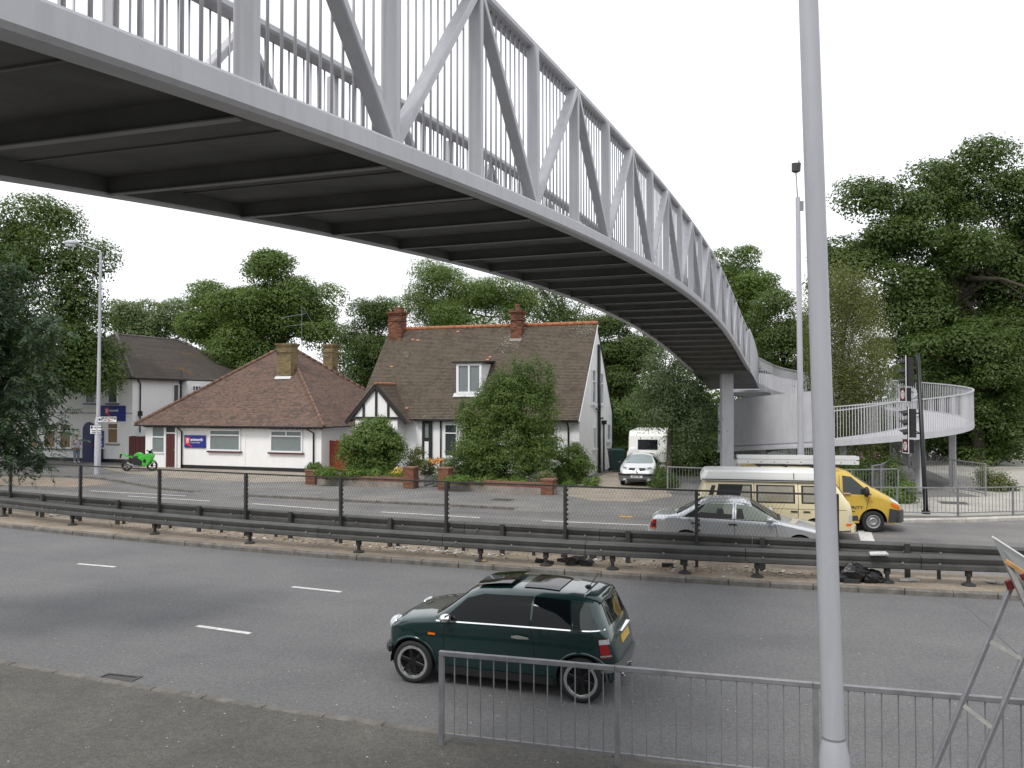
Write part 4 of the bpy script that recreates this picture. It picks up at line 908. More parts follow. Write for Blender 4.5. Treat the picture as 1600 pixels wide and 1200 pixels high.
# ---------------------------------------------------------------- board fence and gate between the houses
def boards(name, label, cat, a, b, h, n, mat):
    a = Vector(a); b = Vector(b); t = thing(name, label, cat, a, math.atan2((b - a).y, (b - a).x)); L = (b - a).length
    for k in range(n): MB().box((L * k / n + .006, -.012 + .01 * (k % 2), 0), (L * (k + 1) / n - .006, .012 + .01 * (k % 2), h + rnd.uniform(-.02, .02))).build('board', mat, t, False)
    for z in (.3, h - .3): MB().bar((0, .045, z), (L, .045, z), .04, .09).build('rail', mat, t, False)
    return t
boards('board_fence', 'red stained board fence between the bungalow and the half timbered house', 'fence', (-10.15, 45.9, .09), (-8.3, 45.3, .09), 1.72, 14, 'redwood')
boards('board_gate', 'dark red board gate beside the left end of the bungalow', 'gate', (-23.45, 50.6, .09), (-21.9, 50.1, .09), 1.75, 10, 'maroon')
# ---------------------------------------------------------------- garden walls
def garden_wall(label, pts, h, piers):
    t = thing('garden_wall', label, 'wall', pts[0])
    d = (pts[1] - pts[0]).normalized(); L = (pts[1] - pts[0]).length; t.rotation_euler = (0, 0, math.atan2(d.y, d.x))
    MB().box((0, -.12, 0), (L, .12, h * .55)).build('rendered_base', 'rendergrey', t, False)
    uvbox(t, 'brickwork', 'brick_red', (0, -.115, h * .55), (L, .115, h - .08)); cap = MB()
    n = int(L / .225)
    proto = None
    for k in range(n):
        if proto is None: proto = MB().box((.004, -.125, h - .08), (L / n - .004, .125, h)).build('coping_brick', 'terracotta', t, False)
        else: o = inst(proto, t); o.location = (L / n * k, 0, rnd.uniform(-.006, .004))
    for x, ph in piers:
        p = uvbox(t, 'pier', 'brick_red', (x - .26, -.26, 0), (x + .26, .26, ph)); MB().box((x - .29, -.29, ph), (x + .29, .29, ph + .06)).build('pier_cap', 'terracotta', p, False)
    return t
gw1 = (G(482, 756, .09), G(650, 763, .09)); gw2 = (G(688, 764.5, .09), G(868, 773, .09))
garden_wall('low brick garden wall in front of the round bush, left of the gate gap', gw1, .47, [(.26, .62), ((gw1[1] - gw1[0]).length - .26, .9)])
garden_wall('low brick garden wall below the large shrub, right of the gate gap', gw2, .48, [(.26, .92), ((gw2[1] - gw2[0]).length - .3, .6)])
ig = thing('iron_gate', 'black iron garden gate standing open behind the brick piers', 'gate', gw1[1] + Vector((.35, .2, 0)), R(70))
for k in range(8): MB().tube([(k * .13, 0, .08), (k * .13, 0, 1.05)], .012, 6).build('bar', 'black', ig, False)
for z in (.1, .95): MB().bar((0, 0, z), (.93, 0, z), .03, .04).build('rail', 'black', ig, False)
# wheelie bin by the gable
bn = thing('wheelie_bin', 'dark green wheeled bin standing by the white gable wall', 'bin', (5.75, 45.6, .09), .2)
m = MB(); m.add([(-.27, -.3, .08), (.27, -.3, .08), (.27, .3, .08), (-.27, .3, .08), (-.36, -.42, 1.15), (.36, -.42, 1.15), (.36, .42, 1.15), (-.36, .42, 1.15)], [(0, 3, 2, 1), (4, 5, 6, 7), (0, 1, 5, 4), (1, 2, 6, 5), (2, 3, 7, 6), (3, 0, 4, 7)]); m.build('body', 'bin_green', bn, False)
m = MB(); m.slab([(-.38, -.45, 1.15), (.38, -.45, 1.15), (.38, .46, 1.2), (-.38, .46, 1.2)], (0, 0, .07)); m.build('lid', 'bin_green', bn, False)
for x in (-.3, .3): MB().lathe([(.0, -.03), (.1, -.03), (.1, .03), (0, .03)], (x, .3, .1), 12, 'x').build('wheel', 'blackp', bn, False)
# ================================================================== VEHICLES
M['green_paint'] = nmat('dark_green_car_paint', (.004, .030, .029), .25, .35, coat=1., spec=.5)
M['silver_paint'] = nmat('silver_car_paint', (.55, .57, .60), .28, .55, coat=.8)
M['cream_paint'] = nmat('cream_van_paint', (.74, .65, .42), .35, coat=.5, var=.05)
M['white_paint'] = nmat('white_gel_coat', (.80, .80, .78), .35, coat=.3)
M['yellow_paint'] = nmat('yellow_van_paint', (.58, .40, .06), .3, coat=.7)
M['clio_paint'] = nmat('pale_silver_paint', (.62, .63, .64), .25, .35, coat=.9)
M['lime'] = nmat('lime_green_fairing', (.05, .45, .035), .3, coat=.8)
M['tyre'] = nmat('tyre_rubber', (.013, .013, .014), .75)
M['alloy'] = nmat('alloy_wheel', (.55, .56, .58), .25, .9)
M['alloy_dark'] = nmat('black_alloy', (.02, .02, .022), .3, .5)
M['steelwheel'] = nmat('steel_wheel', (.32, .32, .33), .4, .6)
M['chrome'] = nmat('chrome_trim', (.85, .86, .88), .08, 1.)
M['carglass'] = nmat('dark_car_glass', (.004, .006, .007), .03, spec=.22)
M['carglass_grey'] = nmat('tinted_glass_grey', (.025, .033, .031), .05, spec=.55)
M['carglass_light'] = nmat('windscreen_reflection_tint', (.20, .25, .26), .06, spec=.8)  # pale bluish reflection put into the base colour
M['carglass_green'] = nmat('clear_glass_over_seats', (.16, .19, .155), .06, spec=.7)
M['vanglass'] = nmat('glass_with_reflection_tint', (.27, .25, .185), .08, spec=.7, var=.25, vscale=2.2)  # grey-beige reflection put into the pane colour; curtain strip shares it
M['bumper'] = nmat('grey_plastic_bumper', (.045, .047, .05), .55)
M['bumper_mid'] = nmat('mid_grey_bumper', (.11, .115, .115), .5)
M['amber'] = nmat('amber_lens', (.75, .16, .01), .2)
M['redlens'] = nmat('red_lens', (.30, .012, .015), .15)
M['headlamp'] = nmat('headlamp_glass', (.62, .66, .70), .1, .3)
M['plate_yellow'] = nmat('yellow_number_plate', (.55, .37, .05), .4)
class Shell:
    def __init__(s, zr, zb, W, zl, n, tumble, tuck=.1, smooth=.06, arches=()):
        s.x0, s.x1 = zr[0][0], zr[-1][0]
        if s.x0 > s.x1: s.x0, s.x1 = s.x1, s.x0
        s.X = np.linspace(s.x0, s.x1, 500)
        def cv(p, sm=smooth):
            if not isinstance(p, (list, tuple)): return np.full(500, float(p))
            p = sorted(p); y = np.interp(s.X, [a for a, _ in p], [b for _, b in p]); k = max(1, int(sm / (s.X[1] - s.X[0])))
            if k > 1:
                for _ in range(2):
                    e = np.pad(y, k // 2, mode='reflect', reflect_type='odd'); y = np.convolve(e, np.ones(k) / k, 'same')[k // 2:k // 2 + 500]
            return y
        s.zr, s.zb, s.W, s.zl, s.n, s.k = cv(zr), cv(zb), cv(W), cv(zl, .02), cv(n, .2), cv(tumble, .2)
        s.zb = np.minimum(s.zb, s.zr - .02); s.tuck = tuck; s.arches = arches
    def g(s, a, x): return float(np.interp(x, s.X, a))
    def at(s, x): return [s.g(a, x) for a in (s.zr, s.zb, s.W, s.zl, s.n, s.k)]
    def y(s, x, z):
        zr, zb, W, zl, n, k = s.at(x)
        if z <= zb: q = (zb - z) / max(.05, zb - zl); return W * (1 - s.tuck * q * q)
        t = min(1, (z - zb) / (zr - zb)); return W * (1 - k * t) * max(0, 1 - t ** n) ** (1 / n)
    def ztop(s, x, y):
        zr, zb, W, zl, n, k = s.at(x); a, b = 0., 1.
        for _ in range(24):
            m = (a + b) / 2
            if W * (1 - k * m) * (1 - m ** n) ** (1 / n) > abs(y): a = m
            else: b = m
        return zb + (zr - zb) * (a + b) / 2
    def low(s, x, zl):
        for xc, zc, r in s.arches:
            if abs(x - xc) < r: zl = max(zl, zc + math.sqrt(r * r - (x - xc) ** 2))
        return zl
    def body(s, name, mat, parent, nx=70, nl=7, nu=12):
        xs = set(np.linspace(s.x0, s.x1, nx)); 
        for e in (.0, .01, .025, .05, .08, .12): xs.add(s.x0 + e); xs.add(s.x1 - e)
        for xc, zc, r in s.arches:
            for a in range(0, 181, 10): xs.add(xc + r * .9995 * math.cos(R(a)))
        xs = sorted(xs); xs = [x for i, x in enumerate(xs) if i == 0 or x - xs[i - 1] > .004]; cols = []
        for x in xs:
            zr, zb, W, zl, n, k = s.at(x); lo = s.low(x, zl); c = []
            lo = min(lo, zb - .02)
            for j in range(nl): z = lo + (zb - lo) * j / nl; c.append((s.y(x, z), z))
            for j in range(nu + 1):
                th = math.pi / 2 * j / nu; t = math.sin(th) ** (2 / n); yy = W * (1 - k * t) * math.cos(th) ** (2 / n) if j < nu else 0; c.append((yy, zb + (zr - zb) * t))
            cols.append((x, c))
        m = MB(); K = nl + nu + 1
        for x, c in cols:
            for yy, z in c: m.v.append((x, yy, z))
            for yy, z in c[:-1]: m.v.append((x, -yy, z))
        st = 2 * K - 1
        L_ = lambda i, j: i * st + j
        Rr = lambda i, j: i * st + (K + j if j < K - 1 else K - 1)
        for i in range(len(cols) - 1):
            for j in range(K - 1):
                m.f.append((L_(i, j), L_(i + 1, j), L_(i + 1, j + 1), L_(i, j + 1))); m.f.append((Rr(i, j), Rr(i, j + 1), Rr(i + 1, j + 1), Rr(i + 1, j)))
        for i in (0, len(cols) - 1): m.f.append(tuple([L_(i, j) for j in range(K)] + [Rr(i, j) for j in range(K - 2, -1, -1)]))
        o = m.build(name, mat, parent, False, 'auto', fix=True)
        return o
    def side(s, name, mat, parent, bot, top, sd=1, nx=10, nz=5, off=.004):
        def P(p, u):
            L = len(p) - 1; i = min(int(u * L), L - 1); f = u * L - i; return p[i][0] + (p[i + 1][0] - p[i][0]) * f, p[i][1] + (p[i + 1][1] - p[i][1]) * f
        m = MB()
        for i in range(nx + 1):
            b, t = P(bot, i / nx), P(top, i / nx)
            for j in range(nz + 1):
                x = b[0] + (t[0] - b[0]) * j / nz; z = b[1] + (t[1] - b[1]) * j / nz; m.v.append((x, sd * (s.y(x, z) + off), z))
        for i in range(nx):
            for j in range(nz): a = i * (nz + 1) + j; m.f.append((a, a + nz + 1, a + nz + 2, a + 1))
        return m.build(name, mat, parent, False, True)
    def topp(s, name, mat, parent, rear, front, ny=8, nx=8, off=.005):
        """rear/front: lists of (x,y) edges with equal meaning left->right"""
        def P(p, u):
            L = len(p) - 1; i = min(int(u * L), L - 1); f = u * L - i; return p[i][0] + (p[i + 1][0] - p[i][0]) * f, p[i][1] + (p[i + 1][1] - p[i][1]) * f
        m = MB()
        for i in range(ny + 1):
            a, b = P(rear, i / ny), P(front, i / ny)
            for j in range(nx + 1):
                x = a[0] + (b[0] - a[0]) * j / nx; y = a[1] + (b[1] - a[1]) * j / nx
                h = .01; gx = (s.ztop(x + h, y) - s.ztop(x - h, y)) / (2 * h); nn = math.sqrt(1 + gx * gx)
                m.v.append((x - gx / nn * off, y, s.ztop(x, y) + off / nn))
        for i in range(ny):
            for j in range(nx): k = i * (nx + 1) + j; m.f.append((k, k + 1, k + nx + 2, k + nx + 1))
        return m.build(name, mat, parent, False, True)
def wheel(parent, x, y, r, wd, sd, rim='alloy', spokes=5, rimr=.7, style='spoke', name='wheel'):
    """tyre with rim; sd = outer side sign"""
    e = sd * wd / 2; m = MB(); ri = r * rimr
    m.lathe([(ri, -e * .9), (ri + .01, -e), (r - .035, -e * 1.0), (r - .008, -e * .8), (r, -e * .4), (r, e * .4), (r - .008, e * .8), (r - .035, e), (ri + .012, e * 1.0), (ri, e * .9), (ri, e * .9 - sd * .02)], (x, y, r), 36, 'y'); w_ = m.build(name, 'tyre', parent, False, 'auto')
    m = MB(); m.lathe([(ri, e * .9), (ri + .004, e * .97), (ri - .012, e * .98), (ri - .02, e * .85), (ri - .03, e * .3), (ri - .035, -e * .5)], (x, y, r), 36, 'y'); m.build('rim', 'alloy' if style != 'steel' else 'steelwheel', w_, False, 'auto')
    MB().lathe([(ri + .002, e * .985), (ri - .012, e * 1.02), (ri - .038, e * .93), (ri - .045, e * .8)], (x, y, r), 40, 'y').build('rim_lip', 'chrome' if style == 'spoke' else 'steelwheel', w_, False, 'auto')
    m = MB(); m.lathe([(ri - .03, -e * .3), (.0, -e * .3)], (x, y, r), 24, 'y'); m.build('brake_disc', 'blackp', w_, False)
    m = MB()
    if style == 'spoke':
        for k in range(spokes):
            a = 2 * math.pi * k / spokes + .3; d = Vector((math.cos(a), 0, math.sin(a))); c = Vector((x, y + e * .62, r)); m.bar(c + d * .03, c + d * (ri - .015) + Vector((0, e * .12, 0)), .055, .03, (0, 1, 0), .008)
        m.lathe([(.0, e * .8), (.05, e * .78), (.06, e * .6), (.06, e * .4)], (x, y, r), 16, 'y')
    else:
        m.lathe([(ri - .02, e * .5), (ri * .72, e * .62), (ri * .5, e * .85), (ri * .32, e * .8), (.05, e * .7), (0, e * .7)], (x, y, r), 28, 'y')
        for k in range(10):
            a = 2 * math.pi * k / 10; m.lathe([(0, e * .75), (.02, e * .74)], (x + math.cos(a) * ri * .62, y, r + math.sin(a) * ri * .62), 6, 'y')
    m.build('spokes' if style == 'spoke' else 'hub_cap', rim, w_, False, 'auto'); return w_
def liner(parent, x, z, r, y0, y1):
    m = MB(); n = 14
    for k in range(n + 1):
        a = math.pi * (1.06 * k / n - .03); m.v += [(x + r * math.cos(a), y0, z + r * math.sin(a)), (x + r * math.cos(a), y1, z + r * math.sin(a))]
    for k in range(n): m.f.append((2 * k, 2 * k + 1, 2 * k + 3, 2 * k + 2))
    return m.build('arch_liner', 'blackp', parent, False, True)
def gapline(sh, parent, pts, sd, wd=.012, mat='black', off=.003, name='door_gap'):
    """thin shut line following the side"""
    m = MB(); d = []
    for (x0, z0), (x1, z1) in zip(pts, pts[1:]):
        n = max(2, int(math.hypot(x1 - x0, z1 - z0) / .06))
        for k in range(n): d.append((x0 + (x1 - x0) * k / n, z0 + (z1 - z0) * k / n))
    d.append(pts[-1])
    for i, (x, z) in enumerate(d):
        a, b = d[max(0, i - 1)], d[min(len(d) - 1, i + 1)]; L = math.hypot(b[0] - a[0], b[1] - a[1]) or 1; px, pz = -(b[1] - a[1]) / L * wd / 2, (b[0] - a[0]) / L * wd / 2
        for q in (1, -1): m.v.append((x + px * q, sd * (sh.y(x + px * q, z + pz * q) + off), z + pz * q))
    for i in range(len(d) - 1): m.f.append((2 * i, 2 * i + 2, 2 * i + 3, 2 * i + 1))
    return m.build(name, mat, parent, False)
def interior_block(parent, lo, hi): return MB().box(lo, hi).build('underbody', 'blackp', parent, False)
# ------------------------------------------------------------------ green hatchback
def hatchback():
    fw, rw = G(650, 1063), G(912, 1094); d = (fw - rw).normalized(); ang = math.atan2(d.y, d.x); left = Vector((-d.y, d.x, 0))
    c = (fw + rw) / 2 - left * .68
    t = thing('car', 'dark green hatchback with chrome trim and sunroof driving along the near lane', 'car', c, ang)
    ax = 1.2335; ar = [(ax, .31, .345), (-ax, .31, .345)]
    sh = Shell(zr=[(1.75, .56), (1.735, .70), (1.68, .83), (1.45, .945), (1.15, .985), (.93, 1.01), (.84, 1.05), (.48, 1.325), (.34, 1.375), (-.1, 1.41), (-.6, 1.41), (-1.0, 1.385), (-1.25, 1.355), (-1.42, 1.32), (-1.58, .98), (-1.65, .86), (-1.70, .62), (-1.71, .5)],
               zb=[(1.75, .5), (1.72, .60), (1.6, .74), (1.3, .85), (.9, .905), (0, .93), (-1.0, .95), (-1.4, .95), (-1.6, .84), (-1.71, .45)],
               W=[(1.75, .40), (1.72, .56), (1.62, .72), (1.45, .80), (1.2, .842), (0, .84), (-1.2, .848), (-1.42, .81), (-1.6, .70), (-1.68, .60), (-1.71, .50)],
               zl=[(1.75, .26), (1.65, .20), (1.2, .19), (-1.2, .19), (-1.5, .24), (-1.7, .30)], n=[(1.75, 2.6), (1.0, 3.0), (.75, 4.4), (-.9, 4.8), (-1.4, 4.4), (-1.7, 3)], tumble=[(1.75, .0), (.95, .05), (.5, .17), (-1.0, .18), (-1.4, .22), (-1.7, .1)], tuck=.10, smooth=.055, arches=ar)
    sh.body('body', 'green_paint', t, 84, 8, 14)
    interior_block(t, (-1.6, -.52, .22), (1.6, .52, .70))
    for sd in (1, -1):
        for x, z, r in ar: liner(t, x, z, r + .004, sd * .5, sd * .82)
        for x in (ax, -ax): wheel(t, x, sd * .728, .305, .2, sd, 'alloy_dark', 6, .755)
        sh.side('side_window', 'carglass', t, [(.76, .955), (.1, .965), (-.52, .975)], [(.44, 1.25), (.2, 1.315), (-.52, 1.335)], sd, 14, 6, .006)
        sh.side('quarter_window', 'carglass', t, [(-.55, .975), (-1.12, .985)], [(-.55, 1.335), (-1.05, 1.315)], sd, 8, 6, .006)
        sh.side('rear_pillar_glass', 'carglass_grey', t, [(-1.14, .985), (-1.48, .985)], [(-1.07, 1.315), (-1.30, 1.29)], sd, 6, 6, .005)
        sh.side('belt_trim', 'chrome', t, [(.86, .925), (0, .942), (-.8, .955), (-1.54, .965)], [(.86, .943), (0, .96), (-.8, .973), (-1.54, .98)], sd, 24, 1, .010)
        gapline(sh, t, [(.74, .93), (.76, .5), (.66, .27), (-.56, .25), (-.60, .5), (-.54, .94)], sd)
        hd_ = sh.side('door_handle', 'chrome', t, [(-.27, .80), (-.36, .79), (-.52, .80)], [(-.27, .825), (-.36, .845), (-.52, .825)], sd, 6, 2, .03)
        sh.side('indicator', 'amber', t, [(.98, .73), (.87, .73)], [(.98, .765), (.87, .76)], sd, 3, 2, .012)
        m = MB(); m.blob((.68, sd * .93, 1.0), (.085, .10, .062), 12, 8); mi = m.build('mirror', 'chrome', t, False, True); MB().bar((.68, sd * .80, .96), (.68, sd * .9, .985), .06, .04).build('mirror_arm', 'black', mi, False)
        # arch flares and sill
        for x in (ax, -ax):
            m = MB(); m.tube([(x + .357 * math.cos(R(a)), sd * (sh.y(x + .357 * math.cos(R(a)), .31 + .357 * math.sin(R(a))) + .004), .31 + .357 * math.sin(R(a))) for a in range(-8, 189, 9)], .022, 6); m.build('arch_flare', 'green_paint', t, False, True)
        sh.side('sill', 'blackp', t, [(.84, .185), (-.84, .185)], [(.86, .30), (-.86, .30)], sd, 8, 2, .012)
        m = MB(); m.blob((1.575, sd * .56, .765), (.135, .125, .125), 14, 10); hl = m.build('headlight', 'headlamp', t, False, True)
        m = MB(); m.tube([(1.625 - .05 * math.sin(a) - .04 * math.cos(a), sd * (.56 + .13 * math.cos(a)), .765 + .128 * math.sin(a)) for a in np.linspace(0, 6.283, 20)], .012, 6); m.build('chrome_ring', 'chrome', hl, False, True)
        tl = sh.side('tail_light', 'redlens', t, [(-1.50, .60), (-1.62, .60)], [(-1.47, .86), (-1.575, .86)], sd, 4, 5, .014)
        sh.side('lens_white', 'headlamp', tl, [(-1.48, .79), (-1.61, .79)], [(-1.475, .855), (-1.59, .855)], sd, 3, 2, .017); sh.side('lens_rim', 'chrome', tl, [(-1.49, .62), (-1.63, .62)], [(-1.49, .64), (-1.63, .64)], sd, 3, 1, .016)
    # screens
    sh.topp('windscreen', 'carglass_grey', t, [(.50, .53), (.47, 0), (.50, -.53)], [(.85, .64), (.90, 0), (.85, -.64)], 10, 8, .006)
    def rearpatch(name, mat, z0, z1, y0, y1, off=.006, n=8):
        m = MB()
        for i in range(n + 1):
            for j in range(n + 1):
                z = z0 + (z1 - z0) * j / n; yw = y0 + (y1 - y0) * j / n; y = -yw + 2 * yw * i / n; a, b = -1.70, -1.2
                for _ in range(22):
                    q = (a + b) / 2
                    if sh.ztop(q, y) > z: b = q
                    else: a = q
                m.v.append((a - off, y, z))
        for i in range(n):
            for j in range(n): k = i * (n + 1) + j; m.f.append((k, k + 1, k + n + 2, k + n + 1))
        return m.build(name, mat, t, False, True)
    rearpatch('rear_window', 'carglass', .99, 1.27, .52, .44)
    np_ = MB().slab([(-1.665, -.26, .70), (-1.665, .26, .70), (-1.635, .26, .81), (-1.635, -.26, .81)], (-.03, 0, 0)).build('number_plate', 'plate_yellow', t, False)
    MB().box((-1.69, -.3, .83), (-1.62, .3, .87)).build('boot_handle', 'chrome', t, False)
    m = MB()
    for sgn in (1,):
        pts = [(-1.50, .80, .47), (-1.62, .70, .47), (-1.70, .5, .47), (-1.73, 0, .47), (-1.70, -.5, .47), (-1.62, -.70, .47), (-1.50, -.80, .47)]
        m.sweep(pts, [(-.03, -.05), (.035, -.05), (.04, .03), (-.03, .05)])
    m.build('bumper_strip', 'bumper_mid', t, False, 'auto')
    pts = [(1.60, -.745, .44), (1.69, -.63, .44), (1.75, -.42, .44), (1.775, 0, .44), (1.75, .42, .44), (1.69, .63, .44), (1.60, .745, .44)]
    MB().sweep(pts, [(-.04, -.04), (.01, -.04), (.012, .04), (-.04, .04)]).build('bumper_strip', 'blackp', t, False, 'auto')
    pts = [(1.60, -.5, .60), (1.745, -.36, .60), (1.765, 0, .60), (1.745, .36, .60), (1.60, .5, .60)]
    MB().sweep(pts, [(-.02, -.07), (.012, -.07), (.012, .08), (-.02, .08)]).build('grille', 'chrome', t, False, 'auto')
    for y in (-.2, 0.3): MB().tube([(-1.6, y, .27), (-1.74, y, .27)], .035, 10).build('exhaust', 'chrome', t, False)
    # sunroof panels, aerial, spoiler, wiper
    sr = sh.topp('sunroof_panel', 'carglass', t, [(-.26, .44), (-.26, -.44)], [(.26, .44), (.30, 0), (.26, -.44)], 8, 6, .012); sh.topp('sunroof_panel', 'carglass', t, [(-.84, .44), (-.84, -.44)], [(-.32, .44), (-.32, -.44)], 8, 6, .012)
    sr.rotation_euler = (0, R(2.6), 0); sr.location = (.06, 0, .025)
    sp_ = sh.topp('spoiler', 'green_paint', t, [(-1.43, .50), (-1.46, 0), (-1.43, -.50)], [(-1.20, .52), (-1.20, -.52)], 8, 6, .02); sv = sp_.modifiers.new('s', 'SOLIDIFY'); sv.thickness = .025
    MB().tube([(-1.16, 0, 1.37), (-1.3, 0, 1.58)], .006, 5).build('radio_aerial', 'black', t, False); MB().blob((-1.15, 0, 1.375), (.05, .03, .03), 8, 6).build('aerial_base', 'black', t, False, True)
    MB().tube([(.88, -.15, 1.04), (.87, .4, 1.03)], .010, 5).build('wiper', 'black', t, False)
    sh.topp('bonnet_scoop', 'black', t, [(1.30, .11), (1.30, -.11)], [(1.325, .11), (1.325, -.11)], 3, 2, .012)
    gm = MB()
    for sd in (1, -1): gapline(sh, t, [(1.62, .74), (1.4, .84), (1.2, .875), (.88, .92)], sd, .01, name='bonnet_gap')
hatchback()
# ------------------------------------------------------------------ silver saloon
def saloon():
    a, b = Vector((4.62, 21.75, 0)), Vector((7.25, 20.95, 0)); d = (b - a).normalized(); ang = math.atan2(d.y, d.x); left = Vector((-d.y, d.x, 0)); c = (a + b) / 2 + left * .74
    t = thing('car', 'silver four door saloon queueing behind the mesh fence', 'car', c, ang); t.scale = (1.04,) * 3
    ax = 1.345; ar = [(ax, .30, .345), (-ax, .30, .345)]
    sh = Shell(zr=[(2.14, .52), (2.10, .64), (1.95, .735), (1.2, .875), (.88, .93), (.18, 1.345), (0, 1.40), (-.35, 1.425), (-.85, 1.40), (-1.05, 1.35), (-1.62, 1.02), (-1.75, .985), (-2.15, .96), (-2.30, .90), (-2.345, .55)],
               zb=[(2.14, .45), (1.95, .64), (1.2, .80), (.8, .87), (-1.0, .93), (-1.8, .915), (-2.2, .86), (-2.345, .45)], W=[(2.14, .58), (2.05, .72), (1.8, .83), (1.2, .86), (-1.3, .86), (-1.9, .83), (-2.2, .76), (-2.345, .64)],
               zl=[(2.14, .26), (1.9, .22), (-2.0, .24), (-2.345, .32)], n=[(2.14, 3), (1.0, 3.2), (.3, 4.2), (-1, 4.2), (-1.7, 3.4), (-2.3, 3.2)], tumble=[(2.14, 0), (.9, .06), (.1, .24), (-1, .25), (-1.7, .08), (-2.3, 0)], tuck=.06, smooth=.06, arches=ar)
    sh.body('body', 'silver_paint', t, 84, 8, 12); interior_block(t, (-2.2, -.52, .24), (2.0, .52, .68))
    for sd in (1, -1):
        for x, z, r in ar: liner(t, x, z, r + .004, sd * .5, sd * .84)
        for x in (ax, -ax): wheel(t, x, sd * .745, .30, .2, sd, 'alloy', 8, .68)
        sh.side('front_window', 'carglass_green', t, [(.80, .925), (-.14, .955)], [(.20, 1.30), (-.14, 1.355)], sd, 10, 5, .006)
        sh.side('rear_window', 'carglass_green', t, [(-.24, .955), (-1.02, .965), (-1.14, .97)], [(-.22, 1.355), (-.74, 1.335), (-.84, 1.30)], sd, 8, 5, .006)
        sh.side('quarter_light', 'carglass_grey', t, [(-1.16, .97), (-1.40, .985)], [(-.87, 1.29), (-.97, 1.25)], sd, 4, 4, .006)
        sh.side('window_surround', 'black', t, [(.84, .91), (-1.46, .965)], [(.84, .925), (-1.44, .98)], sd, 16, 1, .008)
        sh.side('seat_shade', 'blackp', t, [(-.24, .957), (-1.12, .97)], [(-.24, 1.06), (-1.02, 1.09)], sd, 6, 2, .0075)
        sh.side('headrest', 'blackp', t, [(-.42, 1.03), (-.62, 1.03)], [(-.46, 1.19), (-.6, 1.19)], sd, 4, 3, .0075); sh.side('headrest', 'blackp', t, [(.06, .96), (-.14, .96)], [(-.0, 1.2), (-.12, 1.2)], sd, 4, 3, .0075)
        gapline(sh, t, [(.78, .88), (.84, .5), (.76, .28), (-.18, .28), (-.18, 1.38)], sd, .012, 'bumper'); gapline(sh, t, [(-.18, .28), (-.95, .28), (-1.0, .55), (-1.18, .72), (-1.28, .93)], sd, .012, 'bumper')
        sh.side('side_trim', 'bumper_mid', t, [(.98, .29), (-.98, .29)], [(.98, .35), (-.98, .35)], sd, 8, 1, .012)
        for x in (-.32, -1.22): sh.side('door_handle', 'black', t, [(x + .2, .80), (x, .80)], [(x + .2, .835), (x, .835)], sd, 3, 2, .025)
        m = MB(); m.blob((.66, sd * .96, .98), (.09, .12, .075), 12, 8); m.build('mirror', 'silver_paint', t, False, True)
        sh.side('headlight', 'headlamp', t, [(2.12, .56), (1.93, .58)], [(2.06, .68), (1.90, .71)], sd, 4, 3, .01); sh.side('indicator', 'amber', t, [(1.92, .58), (1.84, .59)], [(1.89, .70), (1.83, .70)], sd, 2, 2, .01)
        tl = sh.side('tail_light', 'redlens', t, [(-2.12, .62), (-2.33, .62)], [(-2.10, .86), (-2.28, .86)], sd, 4, 4, .012); sh.side('lens_dark', 'black', tl, [(-2.12, .70), (-2.325, .70)], [(-2.11, .76), (-2.31, .76)], sd, 3, 1, .015); sh.side('lens_amber', 'amber', tl, [(-2.12, .62), (-2.33, .62)], [(-2.12, .65), (-2.33, .65)], sd, 3, 1, .015)
        m = MB(); m.sweep([(-2.0, sd * .82, .42), (-2.2, sd * .78, .42), (-2.36, sd * .62, .42), (-2.4, 0, .42)] if sd > 0 else [(-2.4, 0, .42), (-2.36, sd * .62, .42), (-2.2, sd * .78, .42), (-2.0, sd * .82, .42)], [(-.03, -.1), (.03, -.1), (.03, .1), (-.03, .1)]); m.build('bumper', 'silver_paint', t, False, 'auto')
    sh.topp('windscreen', 'carglass_grey', t, [(.22, .56), (.17, 0), (.22, -.56)], [(.84, .70), (.92, 0), (.84, -.70)], 10, 8, .006)
    sh.topp('back_window', 'carglass_grey', t, [(-1.60, .66), (-1.66, 0), (-1.60, -.66)], [(-1.04, .54), (-1.0, 0), (-1.04, -.54)], 10, 8, .006)
    sh.topp('wiper', 'black', t, [(.84, .45), (.84, -.5)], [(.90, .45), (.92, -.5)], 4, 2, .02)
saloon()
